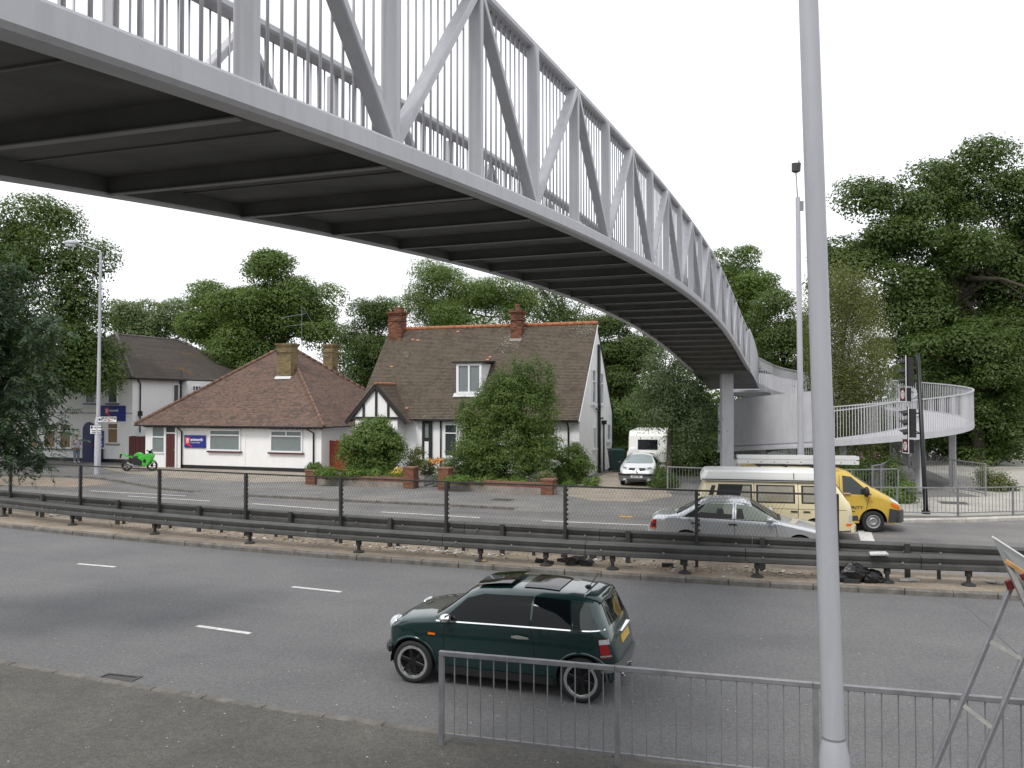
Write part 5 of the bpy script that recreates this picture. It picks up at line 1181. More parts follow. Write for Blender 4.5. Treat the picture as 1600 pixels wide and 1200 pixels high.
# ------------------------------------------------------------------ cream camper van
def camper():
    x0 = A(1087, 800, 24.2).x; a = Vector((x0, 24.25, 0)); d = Vector((.965, -.2, 0)).normalized(); left = Vector((-d.y, d.x, 0)); c = a + d * 2.17 + left * .9
    t = thing('camper_van', 'cream camper van with white raised roof and curtained windows beside the silver saloon', 'van', c, math.atan2(d.y, d.x)); t.scale = (.955, 1, 1)
    ax = 1.23; ar = [(ax, .32, .37), (-ax, .32, .37)]
    sh = Shell(zr=[(2.28, .95), (2.25, 1.08), (1.80, 1.74), (1.62, 1.82), (-1.7, 1.82), (-1.95, 1.78), (-2.24, 1.15), (-2.285, .9)], zb=[(2.28, .72), (2.2, .95), (1.6, 1.1), (-2, 1.1), (-2.2, 1.0), (-2.285, .72)],
               W=[(2.28, .78), (2.2, .87), (1.9, .915), (-2.0, .915), (-2.2, .88), (-2.285, .8)], zl=[(2.28, .36), (-2.285, .38)], n=[(2.28, 5), (-2.28, 5.5)], tumble=[(2.28, .05), (1.7, .13), (-2.0, .13), (-2.28, .05)], tuck=.05, smooth=.08, arches=ar)
    sh.body('body', 'cream_paint', t, 80, 8, 12); interior_block(t, (-2.2, -.55, .3), (2.1, .55, .8))
    # raised roof: bevelled white shell
    m = MB(); rings = []
    for (z, x0_, x1_, yw) in ((1.70, -2.10, 1.78, .86), (1.80, -2.09, 1.76, .865), (1.84, -2.06, 1.72, .86), (1.955, -2.0, 1.58, .845), (1.985, -1.95, 1.50, .80), (1.995, -1.85, 1.40, .72)):
        rings.append([(x0_ + .12, -yw, z), (x1_ - .15, -yw, z), (x1_, -yw + .18, z), (x1_, yw - .18, z), (x1_ - .15, yw, z), (x0_ + .12, yw, z), (x0_, yw - .14, z), (x0_, -yw + .14, z)])
    for r_ in rings: m.v += r_
    for i in range(len(rings) - 1):
        for k in range(8): q = (k + 1) % 8; m.f.append((i * 8 + k, i * 8 + q, i * 8 + 8 + q, i * 8 + 8 + k))
    m.f.append(tuple(range(40, 48))); rf = m.build('raised_roof', 'white_paint', t, False, 'auto')
    for sd in (1, -1):
        MB().bar((-2.07, sd * .862, 1.735), (1.7, sd * .862, 1.735), .02, .03).build('roof_seal', 'bumper', rf, False); MB().bar((.62, sd * .872, 1.78), (.62, sd * .85, 1.95), .03, .02, (1, 0, 0)).build('roof_strap', 'blackp', rf, False)
        for x, z, r in ar: liner(t, x, z, r + .004, sd * .5, sd * .9)
        for x in (ax, -ax): wheel(t, x, sd * .79, .32, .2, sd, 'steelwheel', 6, .62, 'steel')
        for nm, xa, xb, mt in (('rear_side_window', -1.55, -.62, 'carglass'), ('side_window', -.44, .62, 'vanglass'), ('door_window', .86, 1.86, 'vanglass')):
            k = .10 if nm == 'rear_side_window' else 0; e = -.42 if nm == 'door_window' else 0
            sh.side('window_seal', 'blackp', t, [(xa - .03 - k, 1.09), (xb + .03, 1.09)], [(xa - .03, 1.60), (xb + .03 + e, 1.60)], sd, 6, 4, .006)
            w_ = sh.side(nm, mt, t, [(xa + .02 - k, 1.13), (xb - .02, 1.13)], [(xa + .03, 1.56), (xb - .02 + e, 1.56)], sd, 8, 4, .011)
        sh.side('curtain', 'vanglass', t, [(-.98, 1.13), (-.64, 1.13)], [(-.86, 1.56), (-.64, 1.56)], sd, 3, 3, .013)
        sh.side('air_vent', 'black', t, [(-1.92, 1.12), (-1.78, 1.12)], [(-1.78, 1.56), (-1.66, 1.56)], sd, 3, 4, .01)
        gapline(sh, t, [(.74, 1.66), (.74, .42)], sd, .014, 'bumper'); gapline(sh, t, [(-.53, 1.66), (-.53, .42)], sd, .014, 'bumper'); gapline(sh, t, [(-2.1, .93), (2.1, .93)], sd, .012, 'bumper', name='crease')
        for x in (.52, .88): sh.side('door_handle', 'black', t, [(x, .84), (x + .2, .84)], [(x, .88), (x + .2, .88)], sd, 3, 1, .025)
        sh.side('headlight', 'headlamp', t, [(2.27, .62), (2.18, .62)], [(2.26, .78), (2.17, .78)], sd, 3, 3, .012); sh.side('indicator', 'amber', t, [(2.26, .46), (2.10, .46)], [(2.265, .55), (2.10, .55)], sd, 3, 2, .012)
        sh.side('tail_light', 'redlens', t, [(-2.16, .62), (-2.27, .62)], [(-2.16, .90), (-2.26, .90)], sd, 3, 3, .012)
        sh.side('bumper_end', 'cream_paint', t, [(1.72, .34), (2.26, .36)], [(1.72, .46), (2.27, .48)], sd, 6, 2, .05); sh.side('sill_strip', 'blackp', t, [(.8, .36), (-.8, .36)], [(.8, .40), (-.8, .40)], sd, 6, 1, .008)
    fb_ = [(2.26, -.86, .40), (2.36, -.6, .40), (2.38, 0, .40), (2.36, .6, .40), (2.26, .86, .40)]
    bp_ = MB().sweep(fb_, [(-.06, -.09), (.03, -.09), (.03, .09), (-.06, .09)]).build('bumper', 'cream_paint', t, False, 'auto'); MB().sweep([(x + .035, y, z) for x, y, z in fb_], [(-.01, -.03), (.01, -.03), (.01, .03), (-.01, .03)]).build('rubbing_strip', 'black', bp_, False)
    sh.topp('windscreen', 'carglass_grey', t, [(1.84, .72), (1.80, 0), (1.84, -.72)], [(2.16, .78), (2.22, 0), (2.16, -.78)], 8, 6, .006)
camper()
# ------------------------------------------------------------------ yellow van with ladder
def cargo_van():
    f = A(1363, 811, 25.45); d = Vector((.985, -.17, 0)).normalized(); left = Vector((-d.y, d.x, 0)); ax = 1.43; c = Vector((f.x, f.y, 0)) + left * .80 - d * ax
    t = thing('cargo_van', 'yellow security van with grey bumper and ladder rack, in front of the pale kerb', 'van', c, math.atan2(d.y, d.x))
    ar = [(ax, .33, .40), (-ax - .2, .33, .39)]
    sh = Shell(zr=[(2.34, .62), (2.31, .80), (2.15, .98), (1.70, 1.24), (1.52, 1.34), (.75, 1.86), (.5, 1.93), (0, 1.96), (-2.3, 1.95), (-2.40, 1.85), (-2.42, 1.2)], zb=[(2.34, .50), (2.2, .82), (1.6, 1.06), (1.0, 1.14), (-2.3, 1.15), (-2.42, .9)],
               W=[(2.34, .58), (2.26, .75), (2.0, .89), (1.5, .945), (-2.2, .945), (-2.42, .9)], zl=[(2.34, .30), (1.9, .26), (-2.42, .32)], n=[(2.34, 3), (1.6, 3.4), (.7, 5), (-2.4, 6)], tumble=[(2.34, 0), (1.5, .06), (.7, .13), (-2.4, .1)], tuck=.05, smooth=.08, arches=ar)
    sh.body('body', 'yellow_paint', t, 84, 8, 12); interior_block(t, (-2.3, -.55, .28), (2.1, .55, .8))
    for sd in (1, -1):
        for x, z, r in ar: liner(t, x, z, r + .004, sd * .5, sd * .92)
        for x in (ax, -ax - .2): wheel(t, x, sd * .83, .325, .22, sd, 'steelwheel', 6, .62, 'steel')
        sh.side('door_window', 'carglass_grey', t, [(1.40, 1.14), (.55, 1.17)], [(.82, 1.68), (.55, 1.72)], sd, 8, 5, .007); 
        m = MB(); m.tube([(1.18, sd * (sh.y(1.18, 1.2) + .01), 1.18), (.98, sd * (sh.y(.98, 1.55) + .01), 1.52)], .018, 6); m.build('quarter_bar', 'black', t, False)
        gapline(sh, t, [(1.30, 1.08), (1.22, .62), (1.0, .34), (.42, .34), (.46, 1.75)], sd, .014, 'bumper')
        m = MB(); m.blob((1.20, sd * 1.09, 1.25), (.09, .11, .16), 12, 8); m.build('mirror', 'blackp', t, False, True)
        sh.side('headlight', 'headlamp', t, [(2.27, .80), (1.95, .97)], [(2.22, .93), (1.92, 1.08)], sd, 5, 3, .012); sh.side('indicator', 'amber', t, [(2.30, .68), (1.94, .80)], [(2.28, .78), (1.94, .92)], sd, 5, 2, .011)
        sh.side('bumper', 'bumper', t, [(1.86, .31), (2.33, .32)], [(1.90, .74), (2.315, .66)], sd, 8, 5, .03); sh.side('side_strip', 'bumper', t, [(1.0, .36), (.2, .36)], [(.98, .50), (.2, .50)], sd, 6, 2, .02); sh.side('side_strip', 'bumper', t, [(.1, .36), (-1.1, .36)], [(.1, .50), (-1.1, .50)], sd, 6, 2, .02)
        sh.side('side_repeater', 'amber', t, [(1.42, .93), (1.36, .93)], [(1.42, .96), (1.36, .96)], sd, 2, 1, .012)
    MB().sweep([(2.18, -.84, .52), (2.35, -.55, .52), (2.37, 0, .52), (2.35, .55, .52), (2.18, .84, .52)], [(-.05, -.22), (.02, -.22), (.03, .12), (-.05, .14)]).build('bumper', 'bumper', t, False, 'auto')
    sh.topp('windscreen', 'carglass_grey', t, [(.86, .70), (.80, 0), (.86, -.70)], [(1.46, .78), (1.58, 0), (1.46, -.78)], 8, 8, .006)
    # lettering on the visible (right-hand) side
    X = mworld(t).to_3x3() @ Vector((1, 0, 0)); N = mworld(t).to_3x3() @ Vector((0, -1, 0))
    for s_, xx, zz, sz in (('SECURITY', .44, .71, .125), ('systems', .66, .62, .06)):
        p = mworld(t) @ Vector((xx, -(sh.y(xx + .5, zz) + .012), zz)); text(s_, sz, 'bumper', t, frame(p, X), sx=1.25, bold=.002)
    rk = MB()
    for x in (-1.9, -1.1, -.3, .3): rk.bar((x, -.82, 2.0), (x, .82, 2.0), .06, .05); rk.bar((x, -.80, 1.88), (x, -.80, 2.0), .05, .05); rk.bar((x, .80, 1.88), (x, .80, 2.0), .05, .05)
    rk.bar((-2.0, -.82, 2.01), (.45, -.82, 2.01), .05, .06); rk.bar((-2.0, .82, 2.01), (.45, .82, 2.01), .05, .06); rk.build('roof_rack', 'black', t, False)
    ld = thing('ladder', 'long aluminium ladder lying on the yellow van roof rack', 'ladder', mworld(t) @ Vector((-2.55, -.62, 2.03)), math.atan2(d.y, d.x))
    M['ally'] = nmat('ladder_aluminium', (.72, .73, .74), .4, .2)
    for z in (0, .145):
        for y in (0, .36): MB().box((0, y - .025, z + .01), (3.65, y + .025, z + .12)).build('stile', 'ally', ld, False)
        for k in range(14): MB().tube([(.15 + k * .258, 0, z + .065), (.15 + k * .258, .36, z + .065)], .016, 8).build('rung', 'ally', ld, False)
    for k in range(9): MB().box((.3 + k * .4, -.03, .05), (.33 + k * .4, -.024, .08)).build('rung_end', 'bumper', ld, False)
    return t, sh
van, vsh = cargo_van()
# ------------------------------------------------------------------ small silver hatchback parked on the drive
def parked():
    d = Vector((-.25, -.968, 0)).normalized(); f = G(995, 760, .09); c = f - d * 1.9
    t = thing('car', 'pale silver small hatchback parked nose out on the drive beside the gable', 'car', c, math.atan2(d.y, d.x))
    ax = 1.235; ar = [(ax, .30, .34), (-ax, .30, .34)]
    sh = Shell(zr=[(1.90, .60), (1.86, .72), (1.7, .84), (1.2, .97), (.98, 1.03), (.20, 1.38), (-.2, 1.42), (-1.2, 1.38), (-1.55, 1.3), (-1.75, .95), (-1.88, .8), (-1.9, .5)], zb=[(1.90, .5), (1.7, .70), (1.1, .88), (0, .92), (-1.5, .95), (-1.9, .5)],
               W=[(1.90, .62), (1.8, .75), (1.5, .82), (0, .825), (-1.4, .82), (-1.8, .74), (-1.9, .62)], zl=[(1.9, .24), (-1.9, .28)], n=[(1.9, 3.2), (.9, 3.4), (.2, 4), (-1.9, 4)], tumble=[(1.9, 0), (.9, .06), (.1, .26), (-1.5, .25), (-1.9, .05)], tuck=.07, smooth=.07, arches=ar)
    sh.body('body', 'clio_paint', t, 70, 8, 14); interior_block(t, (-1.8, -.5, .22), (1.7, .5, .7))
    for sd in (1, -1):
        for x, z, r in ar: liner(t, x, z, r, sd * .5, sd * .8)
        for x in (ax, -ax): wheel(t, x, sd * .72, .29, .18, sd, 'alloy', 7, .65)
        sh.side('side_window', 'carglass', t, [(.78, .95), (-1.2, .99)], [(.25, 1.29), (-1.05, 1.32)], sd, 10, 5, .006)
        m = MB(); m.blob((.72, sd * .93, .99), (.08, .11, .075), 10, 8); m.build('mirror', 'blackp', t, False, True)
        sh.topp('headlight', 'headlamp', t, [(1.60, sd * .46), (1.42, sd * .72)], [(1.84, sd * .40), (1.70, sd * .72)], 5, 5, .008); sh.topp('lamp_bowl', 'bumper_mid', t, [(1.66, sd * .50), (1.55, sd * .66)], [(1.78, sd * .47), (1.68, sd * .66)], 4, 4, .013)
        MB().slab([(1.86, sd * .48, .28), (1.86, sd * .62, .28), (1.86, sd * .6, .37), (1.87, sd * .5, .37)], (.10, 0, 0)).build('fog_lamp', 'headlamp', t, False)
        sh.topp('grille', 'blackp', t, [(1.72, sd * .09), (1.72, sd * .38)], [(1.862, sd * .11), (1.845, sd * .37)], 4, 3, .008)
    sh.topp('windscreen', 'carglass_light', t, [(.27, .54), (.22, 0), (.27, -.54)], [(.94, .68), (1.06, 0), (.94, -.68)], 10, 8, .006)
    sh.topp('wiper', 'black', t, [(1.0, .6), (1.07, 0), (1.0, -.6)], [(1.03, .6), (1.10, 0), (1.03, -.6)], 6, 2, .015)
    bp_ = MB().sweep([(1.55, -.83, .44), (1.80, -.76, .44), (1.92, -.5, .44), (1.945, 0, .44), (1.92, .5, .44), (1.80, .76, .44), (1.55, .83, .44)], [(-.04, -.2), (.01, -.2), (.02, .1), (-.04, .13)]).build('bumper', 'bumper_mid', t, False, 'auto')
    MB().sweep([(1.58, -.84, .54), (1.80, -.775, .54), (1.935, -.5, .54), (1.96, 0, .54), (1.935, .5, .54), (1.80, .775, .54), (1.58, .84, .54)], [(-.05, -.04), (.01, -.04), (.01, .04), (-.05, .04)]).build('rubbing_strip', 'blackp', bp_, False)
    MB().box((1.94, -.42, .27), (1.992, .42, .33)).build('lower_grille', 'black', bp_, False)
    pl = MB().box((1.975, -.26, .40), (1.997, .26, .505)).build('number_plate', 'white', t, False)
    X = mworld(t).to_3x3() @ Vector((0, 1, 0)); text('KE04 NXP', .095, 'black', pl, frame(mworld(t) @ Vector((2.0, -.22, .418)), X), sx=.95, bold=.002)
    m = MB(); m.slab([(1.87, 0, .60), (1.88, .05, .68), (1.87, 0, .76), (1.88, -.05, .68)], (.06, 0, 0)); m.build('badge', 'chrome', t, False)
    MB().box((.98, -.62, 1.03), (1.0, -.54, 1.09)).build('tax_disc', 'white', t, False)
parked()
# ------------------------------------------------------------------ white caravan behind it
def caravan():
    d = Vector((-.25, -.968, 0)).normalized(); p = A(1012, 740, 42.3); c = Vector((p.x, 42.3, .09)) - d * 2.2
    t = thing('caravan', 'white touring caravan parked behind the small hatchback under the trees', 'caravan', c, math.atan2(d.y, d.x))
    prof = [(2.0, .45), (2.22, .6), (2.25, 1.3), (2.05, 2.1), (1.8, 2.38), (-1.8, 2.42), (-2.1, 2.2), (-2.2, 1.2), (-2.1, .5)]
    m = MB(); m.slab([(x, -.98, z) for x, z in prof], (0, 1.96, 0)); b = m.build('body', 'white_paint', t, False); bv = b.modifiers.new('bevel', 'BEVEL'); bv.width = .09; bv.segments = 3; bv.limit_method = 'ANGLE'; bv.angle_limit = R(50)
    MB().slab([(2.20, -.5, 1.42), (2.20, .5, 1.42), (2.07, .5, 1.92), (2.07, -.5, 1.92)], (.045, 0, .01)).build('window', 'carglass', t, False)
    m = MB(); m.slab([(2.22, -.62, .78), (2.22, .42, .78), (2.22, .5, .9), (2.2, .5, 1.22), (2.2, .38, 1.3), (2.2, -.66, 1.3), (2.22, -.72, 1.2), (2.22, -.72, .9)], (.14, 0, 0)); o = m.build('gas_locker', 'white_paint', t, False); bv = o.modifiers.new('bevel', 'BEVEL'); bv.width = .05; bv.segments = 3
    MB().bar((2.27, .1, .77), (2.27, .95, .77), .05, .05).build('trim_strip', 'bumper_mid', t, False)
    MB().box((2.2, -.95, .45), (2.32, .95, .58)).build('rear_valance', 'white_paint', t, False)
    for y in (.72, -.9): MB().box((2.32, y, .47), (2.34, y + .17, .56)).build('rear_light', 'redlens', t, False)
    for y in (.9,): MB().box((2.25, y, .62), (2.29, y + .07, .85)).build('marker_light', 'redlens', t, False)
    for sd in (1, -1): wheel(t, -.1, sd * .88, .3, .18, sd, 'steelwheel', 5, .6, 'steel'); MB().slab([(1.2, sd * .985, 1.3), (.2, sd * .985, 1.3), (.2, sd * .985, 1.9), (1.2, sd * .985, 1.9)], (0, sd * .02, 0)).build('side_window', 'carglass', t, False)
    MB().blob((2.32, -.72, 1.12), (.07, .33, .42), 18, 10).build('wheel_cover', 'upvc', t, False, True)
    MB().box((-2.9, -.06, .35), (-2.1, .06, .45)).build('tow_bar', 'black', t, False)
caravan()
# ------------------------------------------------------------------ green motorcycle
def motorcycle():
    a, b = G(198, 736, .09), G(236, 736, .09); b = a + (b - a).normalized() * 1.42; d = (b - a).normalized(); 
    t = thing('motorcycle', 'bright green sports motorcycle parked before the bungalow porch', 'motorcycle', (a + b) / 2, math.atan2(d.y, d.x))
    for x, wd, nm in ((-.7, .17, 'rear_wheel'), (.7, .12, 'front_wheel')):
        w_ = MB(); w_.lathe([(.22, -wd / 2), (.27, -wd / 2), (.305, -wd * .25), (.31, 0), (.305, wd * .25), (.27, wd / 2), (.22, wd / 2)], (x, 0, .31), 32, 'y'); w_ = w_.build(nm, 'tyre', t, False, True)
        m = MB(); m.lathe([(.225, -wd * .4), (.21, -.02), (.21, .02), (.225, wd * .4)], (x, 0, .31), 28, 'y'); m.lathe([(.05, -.07), (.05, .07)], (x, 0, .31), 12, 'y')
        for k in range(6): aa = k * math.pi / 3; m.bar((x, 0, .31), (x + .215 * math.cos(aa), 0, .31 + .215 * math.sin(aa)), .03, .025, (0, 1, 0))
        m.build('rim', 'alloy_dark', w_, False)
    def plate_(pts, w0, name, mat, bev=.03):
        m = MB(); m.slab([(x, -w0, z) for x, z in pts], (0, 2 * w0, 0)); o = m.build(name, mat, t, False); v = o.modifiers.new('bevel', 'BEVEL'); v.width = bev; v.segments = 3; return o
    plate_([(.18, .30), (.45, .26), (.66, .52), (.80, .84), (.74, 1.0), (.5, .98), (.15, .84), (-.05, .80), (.0, .66), (.22, .56)], .2, 'fairing', 'lime', .06)
    plate_([(.30, .48), (.42, .46), (.46, .62), (.36, .70), (.28, .62)], .215, 'fairing_vent', 'black', .01)
    plate_([(.24, .90), (.10, 1.02), (-.08, 1.05), (-.24, .94), (-.30, .82), (.2, .80)], .15, 'fuel_tank', 'lime', .07)
    plate_([(-.26, .83), (-.55, .86), (-.98, 1.02), (-1.02, .98), (-.70, .80), (-.4, .72)], .1, 'tail', 'lime', .03); plate_([(-.28, .84), (-.42, .82), (-.64, .88), (-.6, .93), (-.4, .87)], .11, 'seat', 'black', .02); plate_([(-.95, 1.0), (-1.08, .92), (-1.1, .72), (-1.06, .72), (-1.0, .9)], .06, 'mudguard', 'black', .01)
    MB().blob((-1.08, 0, .70), (.015, .08, .07), 8, 6).build('number_plate', 'plate_yellow', t, False)
    plate_([(.2, .76), (-.35, .76), (-.42, .5), (-.2, .3), (.2, .28), (.35, .4)], .14, 'engine', 'blackp', .04)
    plate_([(.78, .86), (.64, 1.16), (.5, 1.12), (.55, .98), (.72, .84)], .12, 'screen', 'carglass', .03)
    for y in (-.09, .09): MB().tube([(.70, y, .31), (.50, y, .95)], .028, 8).build('fork', 'alloy_dark', t, False); MB().bar((-.7, y * 1.2, .31), (-.2, y * 1.2, .42), .03, .07).build('swingarm', 'galv', t, False)
    MB().tube([(.48, -.33, .96), (.54, 0, .98), (.48, .33, .96)], .016, 8).build('handlebar', 'black', t, False)
    for y in (-.3, .3): MB().blob((.56, y, 1.16), (.04, .07, .04), 8, 6).build('mirror', 'black', t, False, True)
    MB().tube([(.1, -.12, .28), (-.3, -.17, .3), (-.62, -.19, .48)], [.03, .05, .055], 10).build('exhaust', 'galv', t, False, True); plate_([(.86, .62), (.55, .62), (.5, .55), (.9, .48)], .07, 'front_mudguard', 'lime', .02); MB().tube([(-.1, .15, .3), (-.18, .3, .0)], .012, 6).build('side_stand', 'black', t, False)
motorcycle()
# ================================================================== VEGETATION
M['leaf_dark'] = leaf_mat('dark_leaf', (.062, .10, .026), (.082, .13, .033), (.108, .162, .043), .42)
M['leaf_mid'] = leaf_mat('mid_leaf', (.085, .137, .03), (.112, .175, .04), (.145, .212, .053), .44)
M['leaf_light'] = leaf_mat('light_leaf', (.045, .085, .02), (.085, .15, .035), (.14, .215, .055), .3)
M['leaf_soft'] = leaf_mat('soft_grey_green_leaf', (.065, .10, .045), (.10, .145, .066), (.145, .19, .09), .35)
M['leaf_olive'] = leaf_mat('olive_birch_leaf', (.105, .125, .042), (.15, .17, .062), (.20, .215, .085), .38)
M['leaf_ash'] = leaf_mat('ash_leaf', (.022, .048, .022), (.045, .085, .04), (.11, .145, .095), .25)
M['leaf_pale'] = leaf_mat('pale_distant_leaf', (.09, .135, .055), (.125, .175, .072), (.16, .205, .09), .42)
M['leaf_wall'] = leaf_mat('trailing_leaf', (.05, .11, .02), (.10, .18, .03), (.22, .27, .05), .3)
def unit(a): return a / np.maximum(np.linalg.norm(a, axis=1, keepdims=True), 1e-9)
def leaf_mesh(name, mat, P, Nn, L, W, parent, rs, axis=None, fold=.0):
    """one small diamond face per leaf"""
    n = len(P); Nn = unit(Nn); a = axis if axis is not None else rs.normal(size=(n, 3)); a = unit(a - Nn * (a * Nn).sum(1, keepdims=True)); b = np.cross(Nn, a)
    Ls = L * rs.uniform(.6, 1.3, (n, 1)); Ws = W * rs.uniform(.6, 1.3, (n, 1))
    v = np.stack([P - a * Ls * .5, P + b * Ws * .5 + Nn * fold * Ws, P + a * Ls * .5, P - b * Ws * .5 + Nn * fold * Ws], 1).reshape(-1, 3).astype(np.float32)
    if parent is not None: v = v - np.array(parent.location, dtype=np.float32)
    me = bpy.data.meshes.new(name); me.vertices.add(4 * n); me.vertices.foreach_set('co', v.ravel()); me.loops.add(4 * n); me.loops.foreach_set('vertex_index', np.arange(4 * n, dtype=np.int32))
    me.polygons.add(n); me.polygons.foreach_set('loop_start', np.arange(0, 4 * n, 4, dtype=np.int32)); me.update(); me.validate()
    me.materials.append(M[mat]); o = bpy.data.objects.new(name, me); col.objects.link(o)
    if parent is not None: o.parent = parent
    return o
def crown_points(blobs, n, clump, rs, flat=.55, hang=0.):
    """leaf centres in clumps spread through ellipsoids [(centre, radii)]; returns points, outward normals, clump centres"""
    vol = np.array([max(b[1][0] * b[1][2], .01) for b in blobs]); cnt = (n * vol / vol.sum()).astype(int); Ps, Ns, Cs = [], [], []
    for (c, r), k in zip(blobs, cnt):
        c = np.array(c); r = np.array(r); nc = max(5, int(8 * r[0] * r[2] / clump ** 2)); d = unit(rs.normal(size=(nc, 3))); rad = rs.uniform(.35, 1, (nc, 1)) ** .6; cc = c + d * r * rad * .94
        sz = rs.uniform(.55, 1.25, nc); w_ = sz ** 2; pick = rs.choice(nc, size=k, p=w_ / w_.sum()); off = rs.normal(size=(k, 3)) * np.array([1, 1, flat]) * clump * .5 * sz[pick][:, None]
        off[:, 2] -= hang * np.abs(rs.normal(size=k)); 
        # domed clump: leaves droop away from the clump's top
        off[:, 2] -= .35 * (off[:, 0] ** 2 + off[:, 1] ** 2) / max(clump, .1)
        Ps.append(cc[pick] + off); Ns.append(unit(off + 1e-6) * .8 + d[pick] * .45 + np.array([0, 0, .55]) + rs.normal(size=(k, 3)) * .38); Cs.append(cc)
    return np.concatenate(Ps), np.concatenate(Ns), np.concatenate(Cs)
def billow_points(blobs, n, b, rs):
    """leaves on the upper shells of rounded billows, so that a crown shows lit tops and dark gaps"""
    vol = np.array([b_[1][0] * b_[1][2] for b_ in blobs]); cnt = (n * vol / vol.sum()).astype(int); Ps, Ns, Cs = [], [], []
    for (c, r), k in zip(blobs, cnt):
        c = np.array(c); r = np.array(r); nb = max(4, int(4.2 * r[0] * r[2] / b ** 2)); d = unit(rs.normal(size=(nb, 3)) + np.array([0, -.25, .15])); rad = rs.uniform(.35, .92, (nb, 1)); cc = c + d * r * rad
        bs = b * rs.uniform(.5, 1.15, nb); pk = rs.choice(nb, size=k, p=bs ** 2 / (bs ** 2).sum()); e = unit(rs.normal(size=(k, 3)) + np.array([0, 0, .55])); q = bs[pk][:, None]
        # ragged shell: small lobes on each billow
        lob = .12 * np.sin(e[:, :1] * 7 + pk[:, None] * 1.7) * np.sin(e[:, 1:2] * 7 + pk[:, None] * 2.3) + .1 * np.sin(e[:, 2:] * 11 + pk[:, None])
        rr_ = (1 - np.abs(rs.normal(size=(k, 1))) * .17 + lob); inn = rs.uniform(size=(k, 1)) < .14; rr_ = np.where(inn, rs.uniform(0, 1, (k, 1)), rr_)
        Ps.append(cc[pk] + e * q * rr_ * np.array([1.05, 1.05, .72]) + rs.normal(size=(k, 3)) * .07); Ns.append(e * .8 + np.array([0, 0, .4]) + rs.normal(size=(k, 3)) * .33); Cs.append(cc)
    return np.concatenate(Ps), np.concatenate(Ns), np.concatenate(Cs)
def px_blobs(Y, spec, rs, depth=1.0, jit=.25):
    out = []
    for u, v, ru, rv in spec:
        a = A(u, v, Y); rx, rz = ru * Y / F, rv * Y / F; ry = (rx + rz) / 2 * depth
        out.append(((a.x, Y + rs.uniform(-1, 1) * ry * jit, a.z), (rx, ry, rz)))
    return out
def tree(label, Y, spec, n, leaf, mat, seed, trunk_u=None, trunk_r=.25, clump=1.0, cat='tree', name='tree', bark='bark', flat=.55, hang=0, limbs=14, wid=.6, depth=1., group=None, zbase=.0):
    rs = np.random.RandomState(seed); blobs = px_blobs(Y, spec, rs, depth)
    cx = np.mean([b[0][0] for b in blobs]); tx = (trunk_u - 800) / F * Y if trunk_u is not None else cx
    t = thing(name, label, cat, (tx, Y, zbase), 0, group)
    P, Nn, C = billow_points(blobs, n, clump, rs) if flat == .4 else crown_points(blobs, n, clump, rs, flat, hang); keep = P[:, 2] > zbase + .05
    leaf_mesh('crown', mat, P[keep], Nn[keep], leaf, leaf * wid, t, rs)
    if trunk_r > 0:
        zt = max(b[0][2] for b in blobs); zm = np.mean([b[0][2] for b in blobs]); m = MB(); top = Vector((cx * .7 + tx * .3, Y, zt)); base = Vector((tx, Y, zbase - .1)); fork = base.lerp(Vector((cx * .35 + tx * .65, Y, zm)), .62)
        m.tube([base, base.lerp(fork, .12) , fork, top], [trunk_r * 1.35, trunk_r, trunk_r * .75, trunk_r * .16], 10); m.build('trunk', bark, t, True, True)
        m = MB(); idx_ = rs.choice(len(C), min(limbs, len(C)), replace=False)
        for i in idx_:
            e = Vector(C[i]); st = fork.lerp(top, rs.uniform(0, .6)); mid = st.lerp(e, .5) + Vector((0, 0, .08 * (e - st).length)); m.tube([st, mid, e], [trunk_r * .38, trunk_r * .22, trunk_r * .06], 6)
            for q in range(2):
                e2 = Vector(C[rs.randint(len(C))])
                if (e2 - mid).length < 4: m.tube([mid, e2], [trunk_r * .16, trunk_r * .04], 5)
        m.build('branches', bark, t, True, True)
    return t
# left side
tree('dark spreading sycamore at the far left above the two storey house', 49, [(60, 360, 80, 48), (0, 440, 80, 90), (95, 420, 75, 60), (140, 480, 48, 55), (70, 540, 90, 75), (160, 545, 36, 45), (100, 610, 60, 45), (140, 590, 45, 42), (110, 560, 60, 45), (20, 620, 60, 80), (-90, 480, 110, 160)], 121086, 0.187, 'leaf_dark', 1, -60, .4, 1.49, flat=.4)
tree('pale green tree left of the big maple beyond the two storey house roof', 78, [(210, 490, 38, 48), (255, 510, 34, 50), (300, 505, 32, 50), (235, 545, 60, 50)], 39060, 0.23, 'leaf_pale', 2, 240, .3, 1.79, flat=.4)
tree('middle green tree rising between the pale tree and the big maple', 70, [(335, 475, 30, 42), (320, 520, 40, 50), (365, 520, 40, 50), (350, 570, 60, 45)], 39060, 0.216, 'leaf_mid', 3, 345, .3, 1.67, flat=.4)
tree('tall rounded maple with bright tops behind the bungalow chimney', 66, [(420, 425, 58, 38), (400, 470, 70, 50), (470, 460, 55, 50), (440, 520, 90, 50), (500, 500, 35, 50), (400, 570, 80, 50)], 82026, 0.216, 'leaf_mid', 4, 440, .4, 1.79, flat=.4)
tree('small dark dense tree in the gap between bungalow and half timbered house', 62, [(580, 495, 38, 32), (560, 545, 45, 50), (600, 540, 40, 50), (575, 600, 50, 50)], 50778, 0.158, 'leaf_dark', 5, 578, .3, 1.32, flat=.4)
tree('large grey green ash standing behind the left chimney of the half timbered house', 60, [(690, 460, 62, 52), (650, 490, 40, 40), (745, 470, 55, 50), (800, 490, 50, 45), (720, 520, 95, 40)], 74214, 0.173, 'leaf_mid', 6, 710, .35, 1.44, wid=.4, flat=.4)
